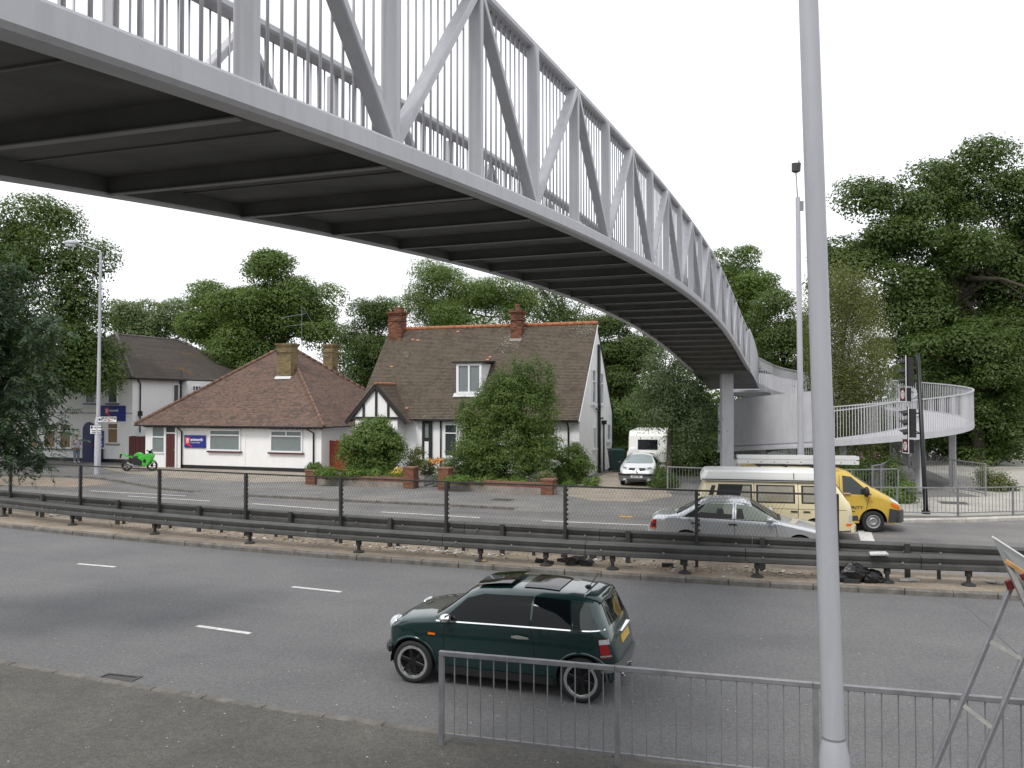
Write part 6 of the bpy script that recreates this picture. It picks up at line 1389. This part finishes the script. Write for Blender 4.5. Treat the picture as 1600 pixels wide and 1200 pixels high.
tree('open branched tree showing sky behind the right chimney under the bridge', 64, [(850, 490, 50, 36), (900, 480, 45, 40), (860, 450, 30, 25), (820, 440, 40, 30), (940, 520, 40, 40)], 13020, 0.173, 'leaf_dark', 7, 885, .32, 1.43, limbs=30, wid=.45)
tree('deep green tree directly behind the white gable of the half timbered house', 57, [(965, 540, 40, 60), (1000, 570, 40, 60), (950, 620, 40, 70), (1000, 650, 40, 60), (930, 560, 30, 60)], 66402, 0.173, 'leaf_dark', 8, 975, .3, 1.32, flat=.4)
tree('light green tree with a bare trunk on the drive edge in front of the caravan', 38.9, [(1040, 570, 38, 40), (1022, 605, 38, 36), (1065, 615, 40, 40), (1045, 642, 42, 28), (1078, 660, 36, 36), (1090, 630, 25, 40), (1070, 690, 22, 18)], 31620, .13, 'leaf_soft', 9, 1044, .17, 0.81, wid=.38, hang=.12)
tree('broad tree rising beyond the far end of the bridge truss', 74, [(1140, 425, 50, 42), (1165, 470, 48, 50), (1110, 480, 60, 60), (1180, 530, 50, 50), (1130, 560, 70, 60)], 58590, 0.23, 'leaf_mid', 10, 1140, .4, 1.79, flat=.4)
tree('dark tree between the bridge end and the tall slim lamp post', 66, [(1215, 505, 45, 45), (1240, 550, 40, 50), (1195, 560, 50, 50), (1260, 600, 60, 60), (1230, 640, 80, 50)], 58590, 0.202, 'leaf_dark', 11, 1220, .3, 1.67, flat=.4)
tree('huge dark horse chestnut filling the right edge above the traffic signal', 53, [(1540, 290, 85, 62), (1460, 300, 80, 50), (1390, 320, 62, 48), (1360, 390, 70, 62), (1440, 390, 90, 70), (1550, 400, 90, 80), (1310, 420, 45, 45), (1400, 480, 90, 70), (1500, 500, 110, 80), (1590, 500, 80, 120), (1650, 380, 90, 130)], 156240, 0.216, 'leaf_dark', 12, 1500, .6, 1.62, limbs=34, flat=.4)
tree('low dark spreading tree hanging over the pavement behind the ramp at right', 50, [(1440, 560, 75, 70), (1520, 560, 75, 80), (1560, 640, 60, 85), (1490, 640, 70, 70), (1590, 580, 50, 90), (1545, 700, 45, 40), (1420, 640, 60, 60)], 117180, 0.194, 'leaf_dark', 13, 1530, .45, 1.49, flat=.4)
tree('weeping silver birch growing in the middle of the spiral ramp', 40.9, [(1310, 440, 40, 40), (1340, 470, 40, 60), (1290, 500, 36, 70), (1340, 540, 48, 70), (1300, 600, 42, 80), (1355, 610, 40, 70), (1330, 660, 55, 50), (1275, 560, 20, 60)], 93000, .09, 'leaf_olive', 14, 1316, .12, 0.5, bark='barkpale', flat=2.2, hang=.7, wid=.6)
tree('yellowish bush growing beside the bridge pier', 46, [(1105, 640, 28, 30), (1085, 670, 30, 30), (1120, 670, 22, 30)], 8370, 0.14, 'leaf_light', 15, 1100, .06, 0.5, 'bush', 'bush')
tree('dark hedge behind the railing left of the bridge pier', 44, [(1080, 700, 40, 30), (1110, 710, 30, 32), (1060, 725, 24, 26), (1095, 740, 40, 26)], 14880, 0.14, 'leaf_dark', 16, 1090, .05, 0.5, 'hedge', 'hedge', depth=.8)
tree('bright leafy bush between the gable wall and the caravan', 50, [(975, 650, 30, 30), (1000, 640, 26, 30), (965, 690, 22, 34), (955, 640, 16, 20)], 11160, 0.15, 'leaf_light', 17, 975, .06, 0.6, 'bush', 'bush')
tree('dark bush below the bright bush in the shade beside the wheeled bin', 49, [(965, 715, 24, 36), (985, 715, 20, 34)], 7440, 0.14, 'leaf_dark', 18, 970, .05, 0.5, 'bush', 'bush')
# garden plants
tree('large shrub with pale shoot tips hiding the middle of the half timbered house', 38.3, [(800, 620, 48, 44), (760, 650, 48, 44), (835, 640, 40, 50), (790, 690, 74, 48), (742, 690, 40, 42), (838, 700, 44, 44), (790, 725, 78, 34), (760, 735, 40, 26)], 61380, .12, 'leaf_mid', 20, 790, .08, 0.42, 'shrub', 'shrub', wid=.45)
tree('young pale shoots standing up from the top of the large shrub', 38.2, [(820, 585, 14, 26), (858, 590, 10, 30), (785, 595, 16, 24), (805, 575, 8, 20), (840, 575, 8, 22), (760, 615, 18, 20), (728, 640, 14, 20), (800, 610, 36, 22), (850, 615, 20, 20)], 13950, .105, 'leaf_light', 21, 820, .03, 0.25, 'shrub', 'shrub', wid=.4, flat=1.6)
tree('rounded garden bush before the bay window left of the gate', 39.6, [(580, 690, 48, 30), (560, 705, 34, 28), (605, 700, 32, 32), (585, 670, 34, 20), (590, 720, 44, 20)], 22320, 0.125, 'leaf_mid', 22, 585, .06, 0.42, 'bush', 'bush')
tree('dark bush at the foot of the white gable wall', 39.3, [(895, 715, 24, 24), (912, 730, 18, 22), (885, 740, 24, 18)], 11160, 0.1, 'leaf_mid', 23, 900, .04, 0.36, 'bush', 'bush')
tree('clipped round plant on the left corner pier of the garden wall', 39.2, [(489, 729, 11, 8)], 2418, 0.07, 'leaf_mid', 24, 489, 0, 0.2, 'plant', 'plant', zbase=.6)
tree('ball shaped shrub beside the right end of the garden wall', 35.6, [(851, 743, 13, 9)], 2418, 0.07, 'leaf_olive', 25, 851, 0, 0.2, 'plant', 'plant', zbase=.5)
tree('trailing green plants spilling over the left garden wall', 38.2, [(515, 736, 22, 9), (550, 739, 24, 9), (585, 741, 24, 9), (618, 744, 18, 8)], 10230, 0.08, 'leaf_wall', 26, 580, 0, 0.22, 'plant', 'plant', zbase=.3)
tree('trailing green plants spilling over the right garden wall', 35.9, [(715, 750, 22, 7), (755, 752, 26, 7), (800, 754, 28, 8), (835, 760, 16, 8), (701, 757, 9, 10)], 10230, 0.08, 'leaf_wall', 27, 770, 0, 0.22, 'plant', 'plant', zbase=.4)
tree('tall grassy plant right of the garden gate gap', 38, [(705, 735, 18, 22), (690, 742, 10, 16), (720, 742, 14, 16)], 4650, 0.2, 'leaf_light', 28, 705, 0, 0.3, 'plant', 'plant', wid=.15, flat=1.6)
tree('grey green bush beside the bay right of the round bush', 40.2, [(652, 715, 14, 18), (640, 730, 14, 12), (668, 728, 14, 16)], 4650, 0.09, 'leaf_olive', 29, 655, 0, 0.3, 'plant', 'plant')
tree('weeds along the foot of the gable and drive edge', 38, [(885, 758, 16, 8), (925, 752, 14, 8), (905, 765, 16, 6)], 3255, 0.09, 'leaf_wall', 30, 900, 0, 0.25, 'plant', 'plant')
tree('tall weeds round the base of the drive tree', 37.4, [(1035, 745, 14, 22), (1052, 752, 10, 16), (1022, 760, 10, 10)], 4185, 0.12, 'leaf_light', 31, 1036, 0, 0.25, 'plant', 'plant', wid=.25, flat=1.5)
tree('rough weeds and pink willowherb under the ramp', 35.6, [(1350, 730, 26, 24), (1385, 735, 22, 22), (1320, 735, 22, 20), (1405, 755, 16, 18), (1375, 765, 40, 10)], 12090, 0.13, 'leaf_mid', 32, 1365, 0, 0.35, 'plant', 'plant', wid=.3, flat=1.5)
tree('green weeds by the kerb railing behind the yellow van', 32, [(1400, 775, 18, 14), (1375, 778, 20, 10), (1415, 768, 10, 14)], 5580, 0.1, 'leaf_wall', 33, 1395, 0, 0.3, 'plant', 'plant')
tree('weedy strip beside the right railing of the ramp path', 36.2, [(1555, 755, 18, 16), (1540, 745, 16, 14), (1575, 762, 12, 14)], 6510, 0.09, 'leaf_olive', 34, 1555, 0, 0.28, 'plant', 'plant', flat=1.4)
def flowers(label, Y, spec, n, size, mat, seed):
    rs = np.random.RandomState(seed); b = px_blobs(Y, spec, rs); P, Nn, C = crown_points(b, n, .25, rs); t = thing('flowers', label, 'flowers', tuple(b[0][0])); leaf_mesh('petals', mat, P, Nn, size, size * .8, t, rs)['kind'] = 'stuff'
M['petal_orange'] = leaf_mat('orange_petal', (.6, .2, .04), (.75, .32, .08), (.8, .45, .15)); M['petal_yellow'] = leaf_mat('yellow_petal', (.6, .42, .03), (.75, .55, .05), (.7, .6, .1)); M['petal_pink'] = leaf_mat('pink_petal', (.26, .09, .17), (.34, .15, .24), (.4, .24, .3))
flowers('orange lilies beside the black door post', 38.3, [(680, 718, 7, 3), (690, 720, 5, 3)], 110, .11, 'petal_orange', 40); flowers('yellow flowers on the wall left of the gate', 38, [(621, 735, 7, 5)], 140, .09, 'petal_yellow', 41); flowers('pink willowherb flowers under the ramp', 35.2, [(1345, 706, 14, 8), (1375, 712, 12, 8)], 90, .06, 'petal_pink', 42)
# foreground ash: drooping compound leaves
def ash():
    rs = np.random.RandomState(77); Y = 13.2; spec = [(20, 480, 52, 46), (62, 525, 28, 32), (25, 570, 52, 42), (62, 595, 26, 28), (20, 645, 56, 42), (75, 655, 20, 20), (8, 695, 42, 34), (62, 700, 28, 11), (-45, 560, 70, 130), (-120, 520, 100, 170), (-230, 500, 120, 200), (-10, 430, 45, 40)]
    blobs = px_blobs(Y, spec, rs, 1.1); t = thing('ash_tree', 'foreground ash tree with drooping feathery leaves reaching in from the left', 'tree', (-12.2, 14.5, .09))
    P, Nn, C = crown_points(blobs, 6200, .30, rs, .75, .06); Q_, N2, AX = [], [], []; n = len(P)
    d = unit(rs.normal(size=(n, 3)) * np.array([1, 1, .35]) + np.array([.35, -.25, -.55])); up = unit(np.array([0, 0, 1.]) + rs.normal(size=(n, 3)) * .35); s_ = unit(np.cross(d, up)); nn = np.cross(s_, d); L = rs.uniform(.17, .28, n)
    for k in range(6):
        f = .18 + .155 * k; c = P + d * (L * f)[:, None] - np.array([0, 0, 1]) * (.10 * L * f * f)[:, None]
        for sd in ((1, -1) if k < 5 else (0,)):
            ax = unit(s_ * sd * .85 + d * .6 - np.array([0, 0, .25])); lw = .085 * (1 - .25 * abs(k - 2.5) / 2.5); Q_.append(c + ax * lw * .55); N2.append(nn + rs.normal(size=(n, 3)) * .22); AX.append(ax)
    leaf_mesh('crown', 'leaf_ash', np.concatenate(Q_), np.concatenate(N2), .092, .030, t, rs, np.concatenate(AX), .12)
    m = MB(); b = Vector((-12.2, 14.5, 0)); f = Vector((-11.9, 14.2, 3.2)); m.tube([b, f, Vector((-11.0, 13.8, 7))], [.26, .2, .06], 10); m.build('trunk', 'bark', t, True, True); m = MB()
    for i in rs.choice(len(C), 40, replace=False):
        e = Vector(C[i]); s0_ = f.lerp(Vector((-11.0, 13.8, 7)), rs.uniform(0, .7)); m.tube([s0_, s0_.lerp(e, .5) + Vector((0, 0, .4)), e], [.05, .025, .008], 5)
    m.build('branches', 'bark', t, True, True)
ash()
# far wood behind everything, one mass nobody could count
def wood():
    rs = np.random.RandomState(5); blobs = []
    for x in np.arange(-75, 80, 3.4): blobs.append(((x, 88 + rs.uniform(-4, 4), rs.uniform(2.5, 4.0)), (3.6, 3, rs.uniform(3.5, 5.0))))
    P, Nn, C = crown_points(blobs, 40000, 1.7, rs); o = leaf_mesh('woodland', 'leaf_dark', P, Nn, .5, .35, None, rs); o['kind'] = 'stuff'; o['label'] = 'dark undergrowth of the wood behind the houses and ramp'; o['category'] = 'woodland'
    blobs = [((x, 56 + 3 * math.sin(x) + (6 if x < -8 else 0), 1.2), (2.2, 1.6, rs.uniform(1.6, 2.8))) for x in np.arange(-34, 34, 2.6) if not (-28 < x < 4)]
    P, Nn, C = crown_points(blobs, 26000, 1.1, rs); o = leaf_mesh('undergrowth', 'leaf_dark', P[P[:, 2] > 0], Nn[P[:, 2] > 0], .3, .22, None, rs); o['kind'] = 'stuff'; o['label'] = 'low dark undergrowth behind the ramp and drive'; o['category'] = 'undergrowth'
def wood_behind():
    rs = np.random.RandomState(15); blobs = []
    for x in np.arange(-70, 72, 6.0): blobs.append(((x, -23 + rs.uniform(-5, 3), rs.uniform(6, 8)), (4.8, 4, rs.uniform(6, 9.5))))
    P, Nn, C = crown_points(blobs, 16000, 2.4, rs); P[:, 2] = np.maximum(P[:, 2], .1); o = leaf_mesh('woodland', 'leaf_dark', P, Nn, 1.1, .8, None, rs); o['kind'] = 'stuff'; o['label'] = 'tree belt along the near side of the road behind the camera'; o['category'] = 'woodland'
wood_behind()
wood()
# ================================================================== STREET FURNITURE AND SMALL THINGS
def signal():
    b = G(1447, 803, .09); t = thing('traffic_signal', 'black traffic signal pole with two stacked signal heads facing left', 'traffic light', b); H_ = 5.55; lean = Vector((-.042, 0, 1))
    MB().tube([(0, 0, 0), lean * 1.0, lean * H_], [.085, .08, .07], 14).build('pole', 'black', t, False, True); MB().tube([(0, 0, 0), (0, 0, .12)], .14, 14).build('pole_base', 'black', t, False)
    fc = Vector((-.925, .37, 0)).normalized(); sx = Vector((-fc.y, fc.x, 0))
    for zc, k in ((4.95, 0), (3.15, 1)):
        h = thing  # local
        c = lean * zc + fc * .42
        m = MB(); m.bar(c - Vector((0, 0, .57)), c + Vector((0, 0, .57)), .5, .03, fc, .004); hd = m.build('signal_head', 'black', t, False)
        m = MB()
        for s_ in (-1, 1): m.bar(c + sx * s_ * .245 - Vector((0, 0, .57)), c + sx * s_ * .245 + Vector((0, 0, .57)), .016, .024, fc)
        m.bar(c + Vector((0, 0, .56)) - sx * .25, c + Vector((0, 0, .56)) + sx * .25, .02, .02, (0, 0, 1)); m.build('white_border', 'white', hd, False)
        MB().bar(c - fc * .14 - Vector((0, 0, .5)), c - fc * .14 + Vector((0, 0, .5)), .34, .22, fc, .03).build('housing', 'blackp', hd, False)
        for i in range(3):
            q = c + Vector((0, 0, .34 - .33 * i)) + fc * .015; m = MB(); n = 12
            for j in range(n + 1):
                a = R(-30 + 240 * j / n); e = sx * math.cos(a) * .125 + Vector((0, 0, math.sin(a) * .125)); ln = .30 * (.45 + .55 * max(0, math.sin(a))); m.v += [tuple(q + e), tuple(q + e * .9 + fc * ln + Vector((0, 0, -.04)))]
            for j in range(n): m.f.append((2 * j, 2 * j + 1, 2 * j + 3, 2 * j + 2))
            m.build('visor', 'blackp', hd, False); f = frame(q + fc * .004, sx); MB().add([f @ Vector((.1 * math.cos(a), .1 * math.sin(a), 0)) for a in np.linspace(0, 6.28, 17)[:-1]], [tuple(range(16))]).build('lens', 'black' if i else 'redlens', hd, False)
        # box sign below: white ground, red ring, dark arrows
        q = c + Vector((0, 0, -.80)) - sx * .0; f2 = (fc + Vector((-.05, -.33, 0))).normalized(); s2 = Vector((-f2.y, f2.x, 0)); m = MB(); m.bar(q - Vector((0, 0, .23)), q + Vector((0, 0, .23)), .46, .2, f2, .01); bx_ = m.build('box_sign', 'black', t, False)
        g_ = q + f2 * .104; m = MB()
        for j in range(20):
            a, a2 = 2 * math.pi * j / 20, 2 * math.pi * (j + 1) / 20; r_ = lambda an, rr: g_ + s2 * math.cos(an) * rr + Vector((0, 0, math.sin(an) * rr)); m.add([r_(a, .15), r_(a2, .15), r_(a2, .195), r_(a, .195)], [(0, 1, 2, 3)])
        m.build('red_ring', 'redlens', bx_, False); MB().add([g_ + f2 * .001 + s2 * math.cos(a) * .15 + Vector((0, 0, math.sin(a) * .15)) for a in np.linspace(0, 6.28, 21)[:-1]], [tuple(range(20))]).build('sign_disc', 'white', bx_, False)
        m = MB(); g3 = g_ + f2 * .004
        for s_ in (-.05, .05): m.bar(g3 + s2 * s_ - Vector((0, 0, .1)), g3 + s2 * s_ + Vector((0, 0, .06)), .025, .004, f2); m.add([g3 + s2 * (s_ - .035) + Vector((0, 0, .05)), g3 + s2 * (s_ + .035) + Vector((0, 0, .05)), g3 + s2 * s_ + Vector((0, 0, .12))], [(0, 1, 2)])
        m.build('arrow', 'black', bx_, False)
        m = MB()
        for s_ in (-1, 1): m.bar(q + s2 * s_ * .235 + f2 * .09 - Vector((0, 0, .24)), q + s2 * s_ * .235 + f2 * .09 + Vector((0, 0, .24)), .018, .02, f2)
        m.bar(q + f2 * .09 - Vector((0, 0, .24)) - s2 * .24, q + f2 * .09 - Vector((0, 0, .24)) + s2 * .24, .03, .025); m.build('white_border', 'white', bx_, False)
        for dz in (.35, -.35): MB().bar(lean * (zc + dz), c + Vector((0, 0, dz)) - fc * .2, .05, .05).build('bracket', 'black', t, False)
    MB().tube([lean * 3.4, lean * 3.3 + fc * .18 + Vector((0, 0, .05)), lean * 2.9 + fc * .2, lean * 2.75], .018, 6).build('cable', 'black', t, False, True)
signal()
# road-works sign on a tall folding frame, seen from behind
def works_sign():
    Y = 7.15; M['plate_back'] = nmat('grey_sign_back', (.21, .22, .225), .6, .1, var=.08, vscale=3); M['brace_ally'] = nmat('bare_aluminium_brace', (.33, .325, .31), .45, .2, var=.2, vscale=12); M['frame_tube'] = nmat('frame_tube', (.26, .26, .28), .45, .5, var=.2, vscale=8); M['orange_edge'] = nmat('worn_orange_channel', (.45, .25, .10), .6, var=.4, vscale=10); M['redbracket'] = nmat('dark_red_bracket', (.14, .012, .012), .6)
    t = thing('works_sign', 'large grey backed road works sign on a braced tubular frame at the right edge', 'sign', (3.5, Y, .09))
    p = lambda u, v, y=Y: A(u, v, y)
    L1a, L2a = p(1579, 918), p(1644, 918, Y - .12); L1b, L2b = p(1404, 1333), p(1470, 1335, Y - .12)
    for a, b in ((L1a, L1b), (L2a, L2b)): MB().bar(a, b, .042, .042, (0, 1, 0), .008).build('leg', 'frame_tube', t)
    for f1, f2 in ((.20, .39), (.44, .65)): MB().bar(L1a.lerp(L1b, f1), L2a.lerp(L2b, f2 - .12), .035, .03, (0, 1, 0)).build('brace', 'brace_ally', t)
    for a, b in ((p(1700, 960, Y - .5), p(1790, 1280, Y - 1.0)),): MB().bar(a, b, .06, .04, (0, 1, 0)).build('front_leg', 'frame_tube', t)
    pl = [p(1550, 838, Y + .12), p(1760, 972, Y - .35), p(1810, 1150, Y - .62), p(1612, 975, Y - .08)]
    n = (pl[1] - pl[0]).cross(pl[3] - pl[0]).normalized(); MB().slab(pl, n * .008).build('plate', 'plate_back', t); MB().bar(pl[0], pl[1], .012, .012).build('plate_edge', 'white', t)
    MB().bar(p(1571, 876, Y - .06), p(1720, 974, Y - .5), .04, .03).build('channel', 'orange_edge', t); MB().bar(p(1573, 878, Y - .06), p(1622, 985, Y - .2), .045, .03, (0, 1, 0)).build('channel', 'brace_ally', t)
    MB().bar(p(1575, 907, Y - .04), p(1580, 920, Y - .04), .045, .04, (0, 1, 0)).build('bracket', 'redbracket', t); MB().bar(p(1597, 897, Y - .26), p(1601, 906, Y - .26), .03, .03, (0, 1, 0)).build('bracket', 'redbracket', t)
works_sign()
# ------------------------------------------------------------------ people
M['skin'] = nmat('skin', (.42, .24, .17), .6); M['vest'] = nmat('white_vest', (.72, .73, .76), .85); M['jeans'] = nmat('pale_grey_trousers', (.27, .30, .34), .9, var=.2, vscale=8); M['hair'] = nmat('dark_hair', (.03, .022, .018), .7)
def skin(name, mat, parent, verts, edges, radii, sub=1, root=0):
    me = bpy.data.meshes.new(name); me.from_pydata([tuple(v) for v in verts], edges, []); o = bpy.data.objects.new(name, me); col.objects.link(o); o.parent = parent
    md = o.modifiers.new('skin', 'SKIN'); md.use_smooth_shade = True; me.skin_vertices.new(name='') if not me.skin_vertices else None
    for i, r in enumerate(radii): me.skin_vertices[0].data[i].radius = (r, r) if not isinstance(r, tuple) else r
    me.skin_vertices[0].data[root].use_root = True; s_ = o.modifiers.new('sub', 'SUBSURF'); s_.levels = sub; s_.render_levels = sub
    dg = bpy.context.evaluated_depsgraph_get(); dg.update(); m2 = bpy.data.meshes.new_from_object(o.evaluated_get(dg)); o.modifiers.clear(); o.data = m2; m2.name = name; m2.materials.clear(); m2.materials.append(M[mat]); return o
def person_door():
    b = mworld(h2) @ Vector((-3.72, -.75, 0)); t = thing('person', 'person in white vest and pale grey trousers standing at the arched blue door', 'person', b, HRZ + R(-20))
    # facing local +x
    V = [(0, 0, .94), (.0, 0, 1.15), (-.02, 0, 1.36), (0, 0, 1.46), (.02, 0, 1.53), (.035, 0, 1.63), (.02, 0, 1.70), (0, -.19, 1.38), (.06, -.23, 1.12), (.26, -.15, 1.20), (.34, -.12, 1.26), (0, .19, 1.38), (.06, .23, 1.12), (.25, .14, 1.16), (.33, .10, 1.22), (0, -.10, .86), (.03, -.11, .48), (-.01, -.11, .09), (.13, -.12, .04), (0, .10, .86), (.02, .11, .48), (-.03, .11, .09), (.11, .12, .04)]
    E_ = [(0, 1), (1, 2), (2, 3), (3, 4), (4, 5), (5, 6), (2, 7), (7, 8), (8, 9), (9, 10), (2, 11), (11, 12), (12, 13), (13, 14), (0, 15), (15, 16), (16, 17), (17, 18), (0, 19), (19, 20), (20, 21), (21, 22)]
    rr_ = [.12, (.12, .13), (.12, .15), .06, .055, .095, .08, .055, .042, .034, .035, .055, .042, .034, .035, .085, .06, .042, .04, .085, .06, .042, .04]
    body = skin('body', 'skin', t, V, E_, rr_)
    skin('vest', 'vest', t, [(0, 0, .86), (0, 0, 1.15), (-.02, 0, 1.34), (-.01, -.12, 1.41), (-.01, .12, 1.41)], [(0, 1), (1, 2), (2, 3), (2, 4)], [.2, .19, .2, .085, .085])
    skin('trousers', 'jeans', t, [(0, 0, .93), (0, -.10, .82), (.03, -.11, .48), (-.01, -.11, .08), (0, .10, .82), (.02, .11, .48), (-.03, .11, .08)], [(0, 1), (1, 2), (2, 3), (0, 4), (4, 5), (5, 6)], [.185, .125, .095, .08, .125, .095, .08])
    MB().blob((.0, 0, 1.69), (.098, .088, .085), 12, 8).build('hair', 'hair', t, False, True); MB().blob((.13, 0, 1.63), (.018, .014, .02), 6, 5).build('nose', 'skin', body, False)
    for y in (-.12, .12): MB().blob((.06, y, .035), (.13, .05, .045), 10, 6).build('shoe', 'white', t, False, True)
    for y, z in ((-.12, 1.26), (.10, 1.22)):
        for k in range(4): MB().tube([(.345, y + .012 * (k - 1.5), z - .005), (.385, y + .012 * (k - 1.5), z + .012), (.39, y + .012 * (k - 1.5), z + .035)], .008, 6).build('finger', 'skin', body, False)
        MB().tube([(.34, y + .03, z), (.37, y + .045, z + .03)], .009, 6).build('thumb', 'skin', body, False)
person_door()
def passenger():
    yy = -(vsh.y(.75, 1.2)); t = thing('person', 'passenger resting a bare forearm on the yellow van window sill', 'person', mworld(van) @ Vector((0, 0, 0)), van.rotation_euler.z)
    V = [(.55, -.42, .9), (.50, -.42, 1.25), (.52, -.42, 1.42), (.55, -.42, 1.55), (.52, -.60, 1.35), (.40, yy - .02, 1.16), (.66, yy - .035, 1.17), (.78, yy - .03, 1.165)]
    skin('body', 'skin', t, V, [(0, 1), (1, 2), (2, 3), (1, 4), (4, 5), (5, 6), (6, 7)], [(.15, .18), (.12, .17), .06, .09, .06, .045, .036, .035])
passenger()
# ------------------------------------------------------------------ debris on the median
M['block'] = nmat('broken_dark_block', (.035, .036, .038), .9, var=.4, vscale=15); M['bag'] = nmat('black_plastic_sack', (.008, .008, .009), .3, bump=.8, bscale=14); M['paper'] = nmat('litter_paper', (.55, .55, .53), .8, var=.5, vscale=30); M['card'] = nmat('litter_card', (.30, .20, .11), .85, var=.5, vscale=20)
rr = random.Random(3)
for k in range(16):
    u = rr.gauss(889, 17); v = rr.gauss(879, 3.2); p = G(u, v, .11); s_ = rr.uniform(.08, .15); b = MB(); b.add([(sx_ * s_ * rr.uniform(.7, 1.2), sy_ * s_ * .6 * rr.uniform(.7, 1.2), (sz_ + 1) * s_ * .45 * rr.uniform(.8, 1.1)) for sz_ in (-1, 1) for sx_, sy_ in ((-1, -1), (1, -1), (1, 1), (-1, 1))], [(0, 3, 2, 1), (4, 5, 6, 7), (0, 1, 5, 4), (1, 2, 6, 5), (2, 3, 7, 6), (3, 0, 4, 7)])
    o = b.build('broken_block', 'block'); o.location = p + Vector((0, 0, .05 if rr.random() < .25 else 0)); o.rotation_euler = (rr.uniform(-.25, .25), rr.uniform(-.25, .25), rr.uniform(0, 3)); tag(o, 'broken dark block in the heap of rubble under the near crash barrier', 'rubble', 'heap of broken blocks on the median')
o = MB().box((-.13, -.06, 0), (.13, .06, .09)).build('loose_block', 'block'); o.location = G(1043, 886, .11); o.rotation_euler = (0, 0, -.1); tag(o, 'single dark block lying alone on the median right of the rubble heap', 'rubble')
sk = MB(); rs = np.random.RandomState(4)
for (x, y, z, r1, r2, r3) in ((0, 0, .2, .32, .2, .24), (.28, -.05, .12, .26, .18, .15), (-.25, .02, .14, .22, .18, .17), (.05, .05, .36, .22, .15, .12), (.45, -.08, .05, .16, .1, .06)): sk.blob((x, y, z), (r1, r2, r3), 14, 9, .35, rr)
o = sk.build('refuse_sack', 'bag'); o.location = G(1338, 909, .11); tag(o, 'crumpled black plastic sack lying under the near crash barrier by the thick lamp post', 'sack')
o = MB().box((-.16, -.05, 0), (.16, .05, .10)).build('loose_block', 'block'); o.location = G(1330, 911, .11); o.rotation_euler = (0, 0, -.15); tag(o, 'dark block lying in front of the crumpled black sack', 'rubble')
o = MB().slab([(-.2, -.08, 0), (.18, -.1, .01), (.2, .08, .03), (-.15, .1, .02)], (0, 0, .03)).build('litter', 'paper'); q = G(1372, 868, .72); o.location = (q.x, q.y, .735); tag(o, 'white carton lying on top of the near crash barrier right of the lamp post', 'litter')
def litter(name, mat, label, spots, n, smin, smax, seed):
    rs = np.random.RandomState(seed); m = MB()
    for k in range(n):
        u0, u1, dv = spots[rs.randint(len(spots))]; u = rs.uniform(u0, u1); x = (u - 800) / F * 21; p, d = at_s(rb, arclen(rb), Sx(rb, x)); q = Vector((p.x, p.y, .113)) + Vector((rs.normal() * .12, rs.normal() * dv - .15, 0)); a = rs.uniform(0, 6.28); s = rs.uniform(smin, smax); c, s2 = math.cos(a) * s, math.sin(a) * s
        z = lambda: rs.uniform(0, .045); m.add([q + Vector((c, s2, z())), q + Vector((-s2, c, z())) * 1.0, q + Vector((-c, -s2, z())), q + Vector((s2, -c, z()))], [(0, 1, 2, 3)])
    o = stuff(m.build(name, mat)); o['label'] = label; o['category'] = 'litter'
litter('litter', 'paper', 'scattered white and pale litter on the median below the far crash barrier', [(560, 790, .22), (640, 720, .15), (0, 560, .2), (900, 1200, .25)], 240, .015, .065, 8)
litter('dry_leaves', 'card', 'brown dead leaves and scraps gathered below the far crash barrier', [(500, 900, .3), (0, 500, .3), (900, 1250, .3)], 600, .012, .04, 9)
for (u, v, sx_, lab, mt) in [(1420, 908, .22, 'white paper scrap on the dusty median near the right end', 'paper'), (1555, 911, .2, 'crumpled white bag on the dusty median by the works sign', 'paper'), (757, 878, .07, 'orange brown can beside a post of the near crash barrier', 'card'), (1402, 790, .16, 'white paper lying on the pale paving behind the kerb railing', 'paper'), (85, 806, .2, 'white strip of plastic below the near crash barrier at left', 'paper')]:
    p = G(u, v, .112); m = MB(); m.blob((0, 0, .025), (sx_, sx_ * .5, .035), 9, 5, .5, rr); o = m.build('litter', mt); o.location = p; tag(o, lab, 'litter')
# chippings and small scraps on the near footway and road
rs = np.random.RandomState(12); m = MB()
for k in range(420):
    if k < 45: u, v = rs.uniform(0, 900), 0; v = rs.uniform(1075, 1200) + 0; z = .094; v = max(v, 1052 + u * .16)
    else: u, v, z = rs.uniform(0, 1600), rs.uniform(880, 1130), .002
    q = G(u, v, z)
    if z < .05 and (q.y < np.interp(q.x, [p.x for p in nk], [p.y for p in nk]) + .1 or q.y > np.interp(q.x, [p.x for p in mk], [p.y for p in mk]) - .1): continue
    s = rs.uniform(.005, .015); a = rs.uniform(0, 3.1); c, s2 = math.cos(a) * s, math.sin(a) * s; m.add([q + Vector((c, s2, .003)), q + Vector((-s2, c, .003)), q + Vector((-c, -s2, .003)), q + Vector((s2, -c, .003))], [(0, 1, 2, 3)])
o = stuff(m.build('grit', 'paper')); o['label'] = 'pale grit and tiny scraps scattered over road and near footway'; o['category'] = 'grit'
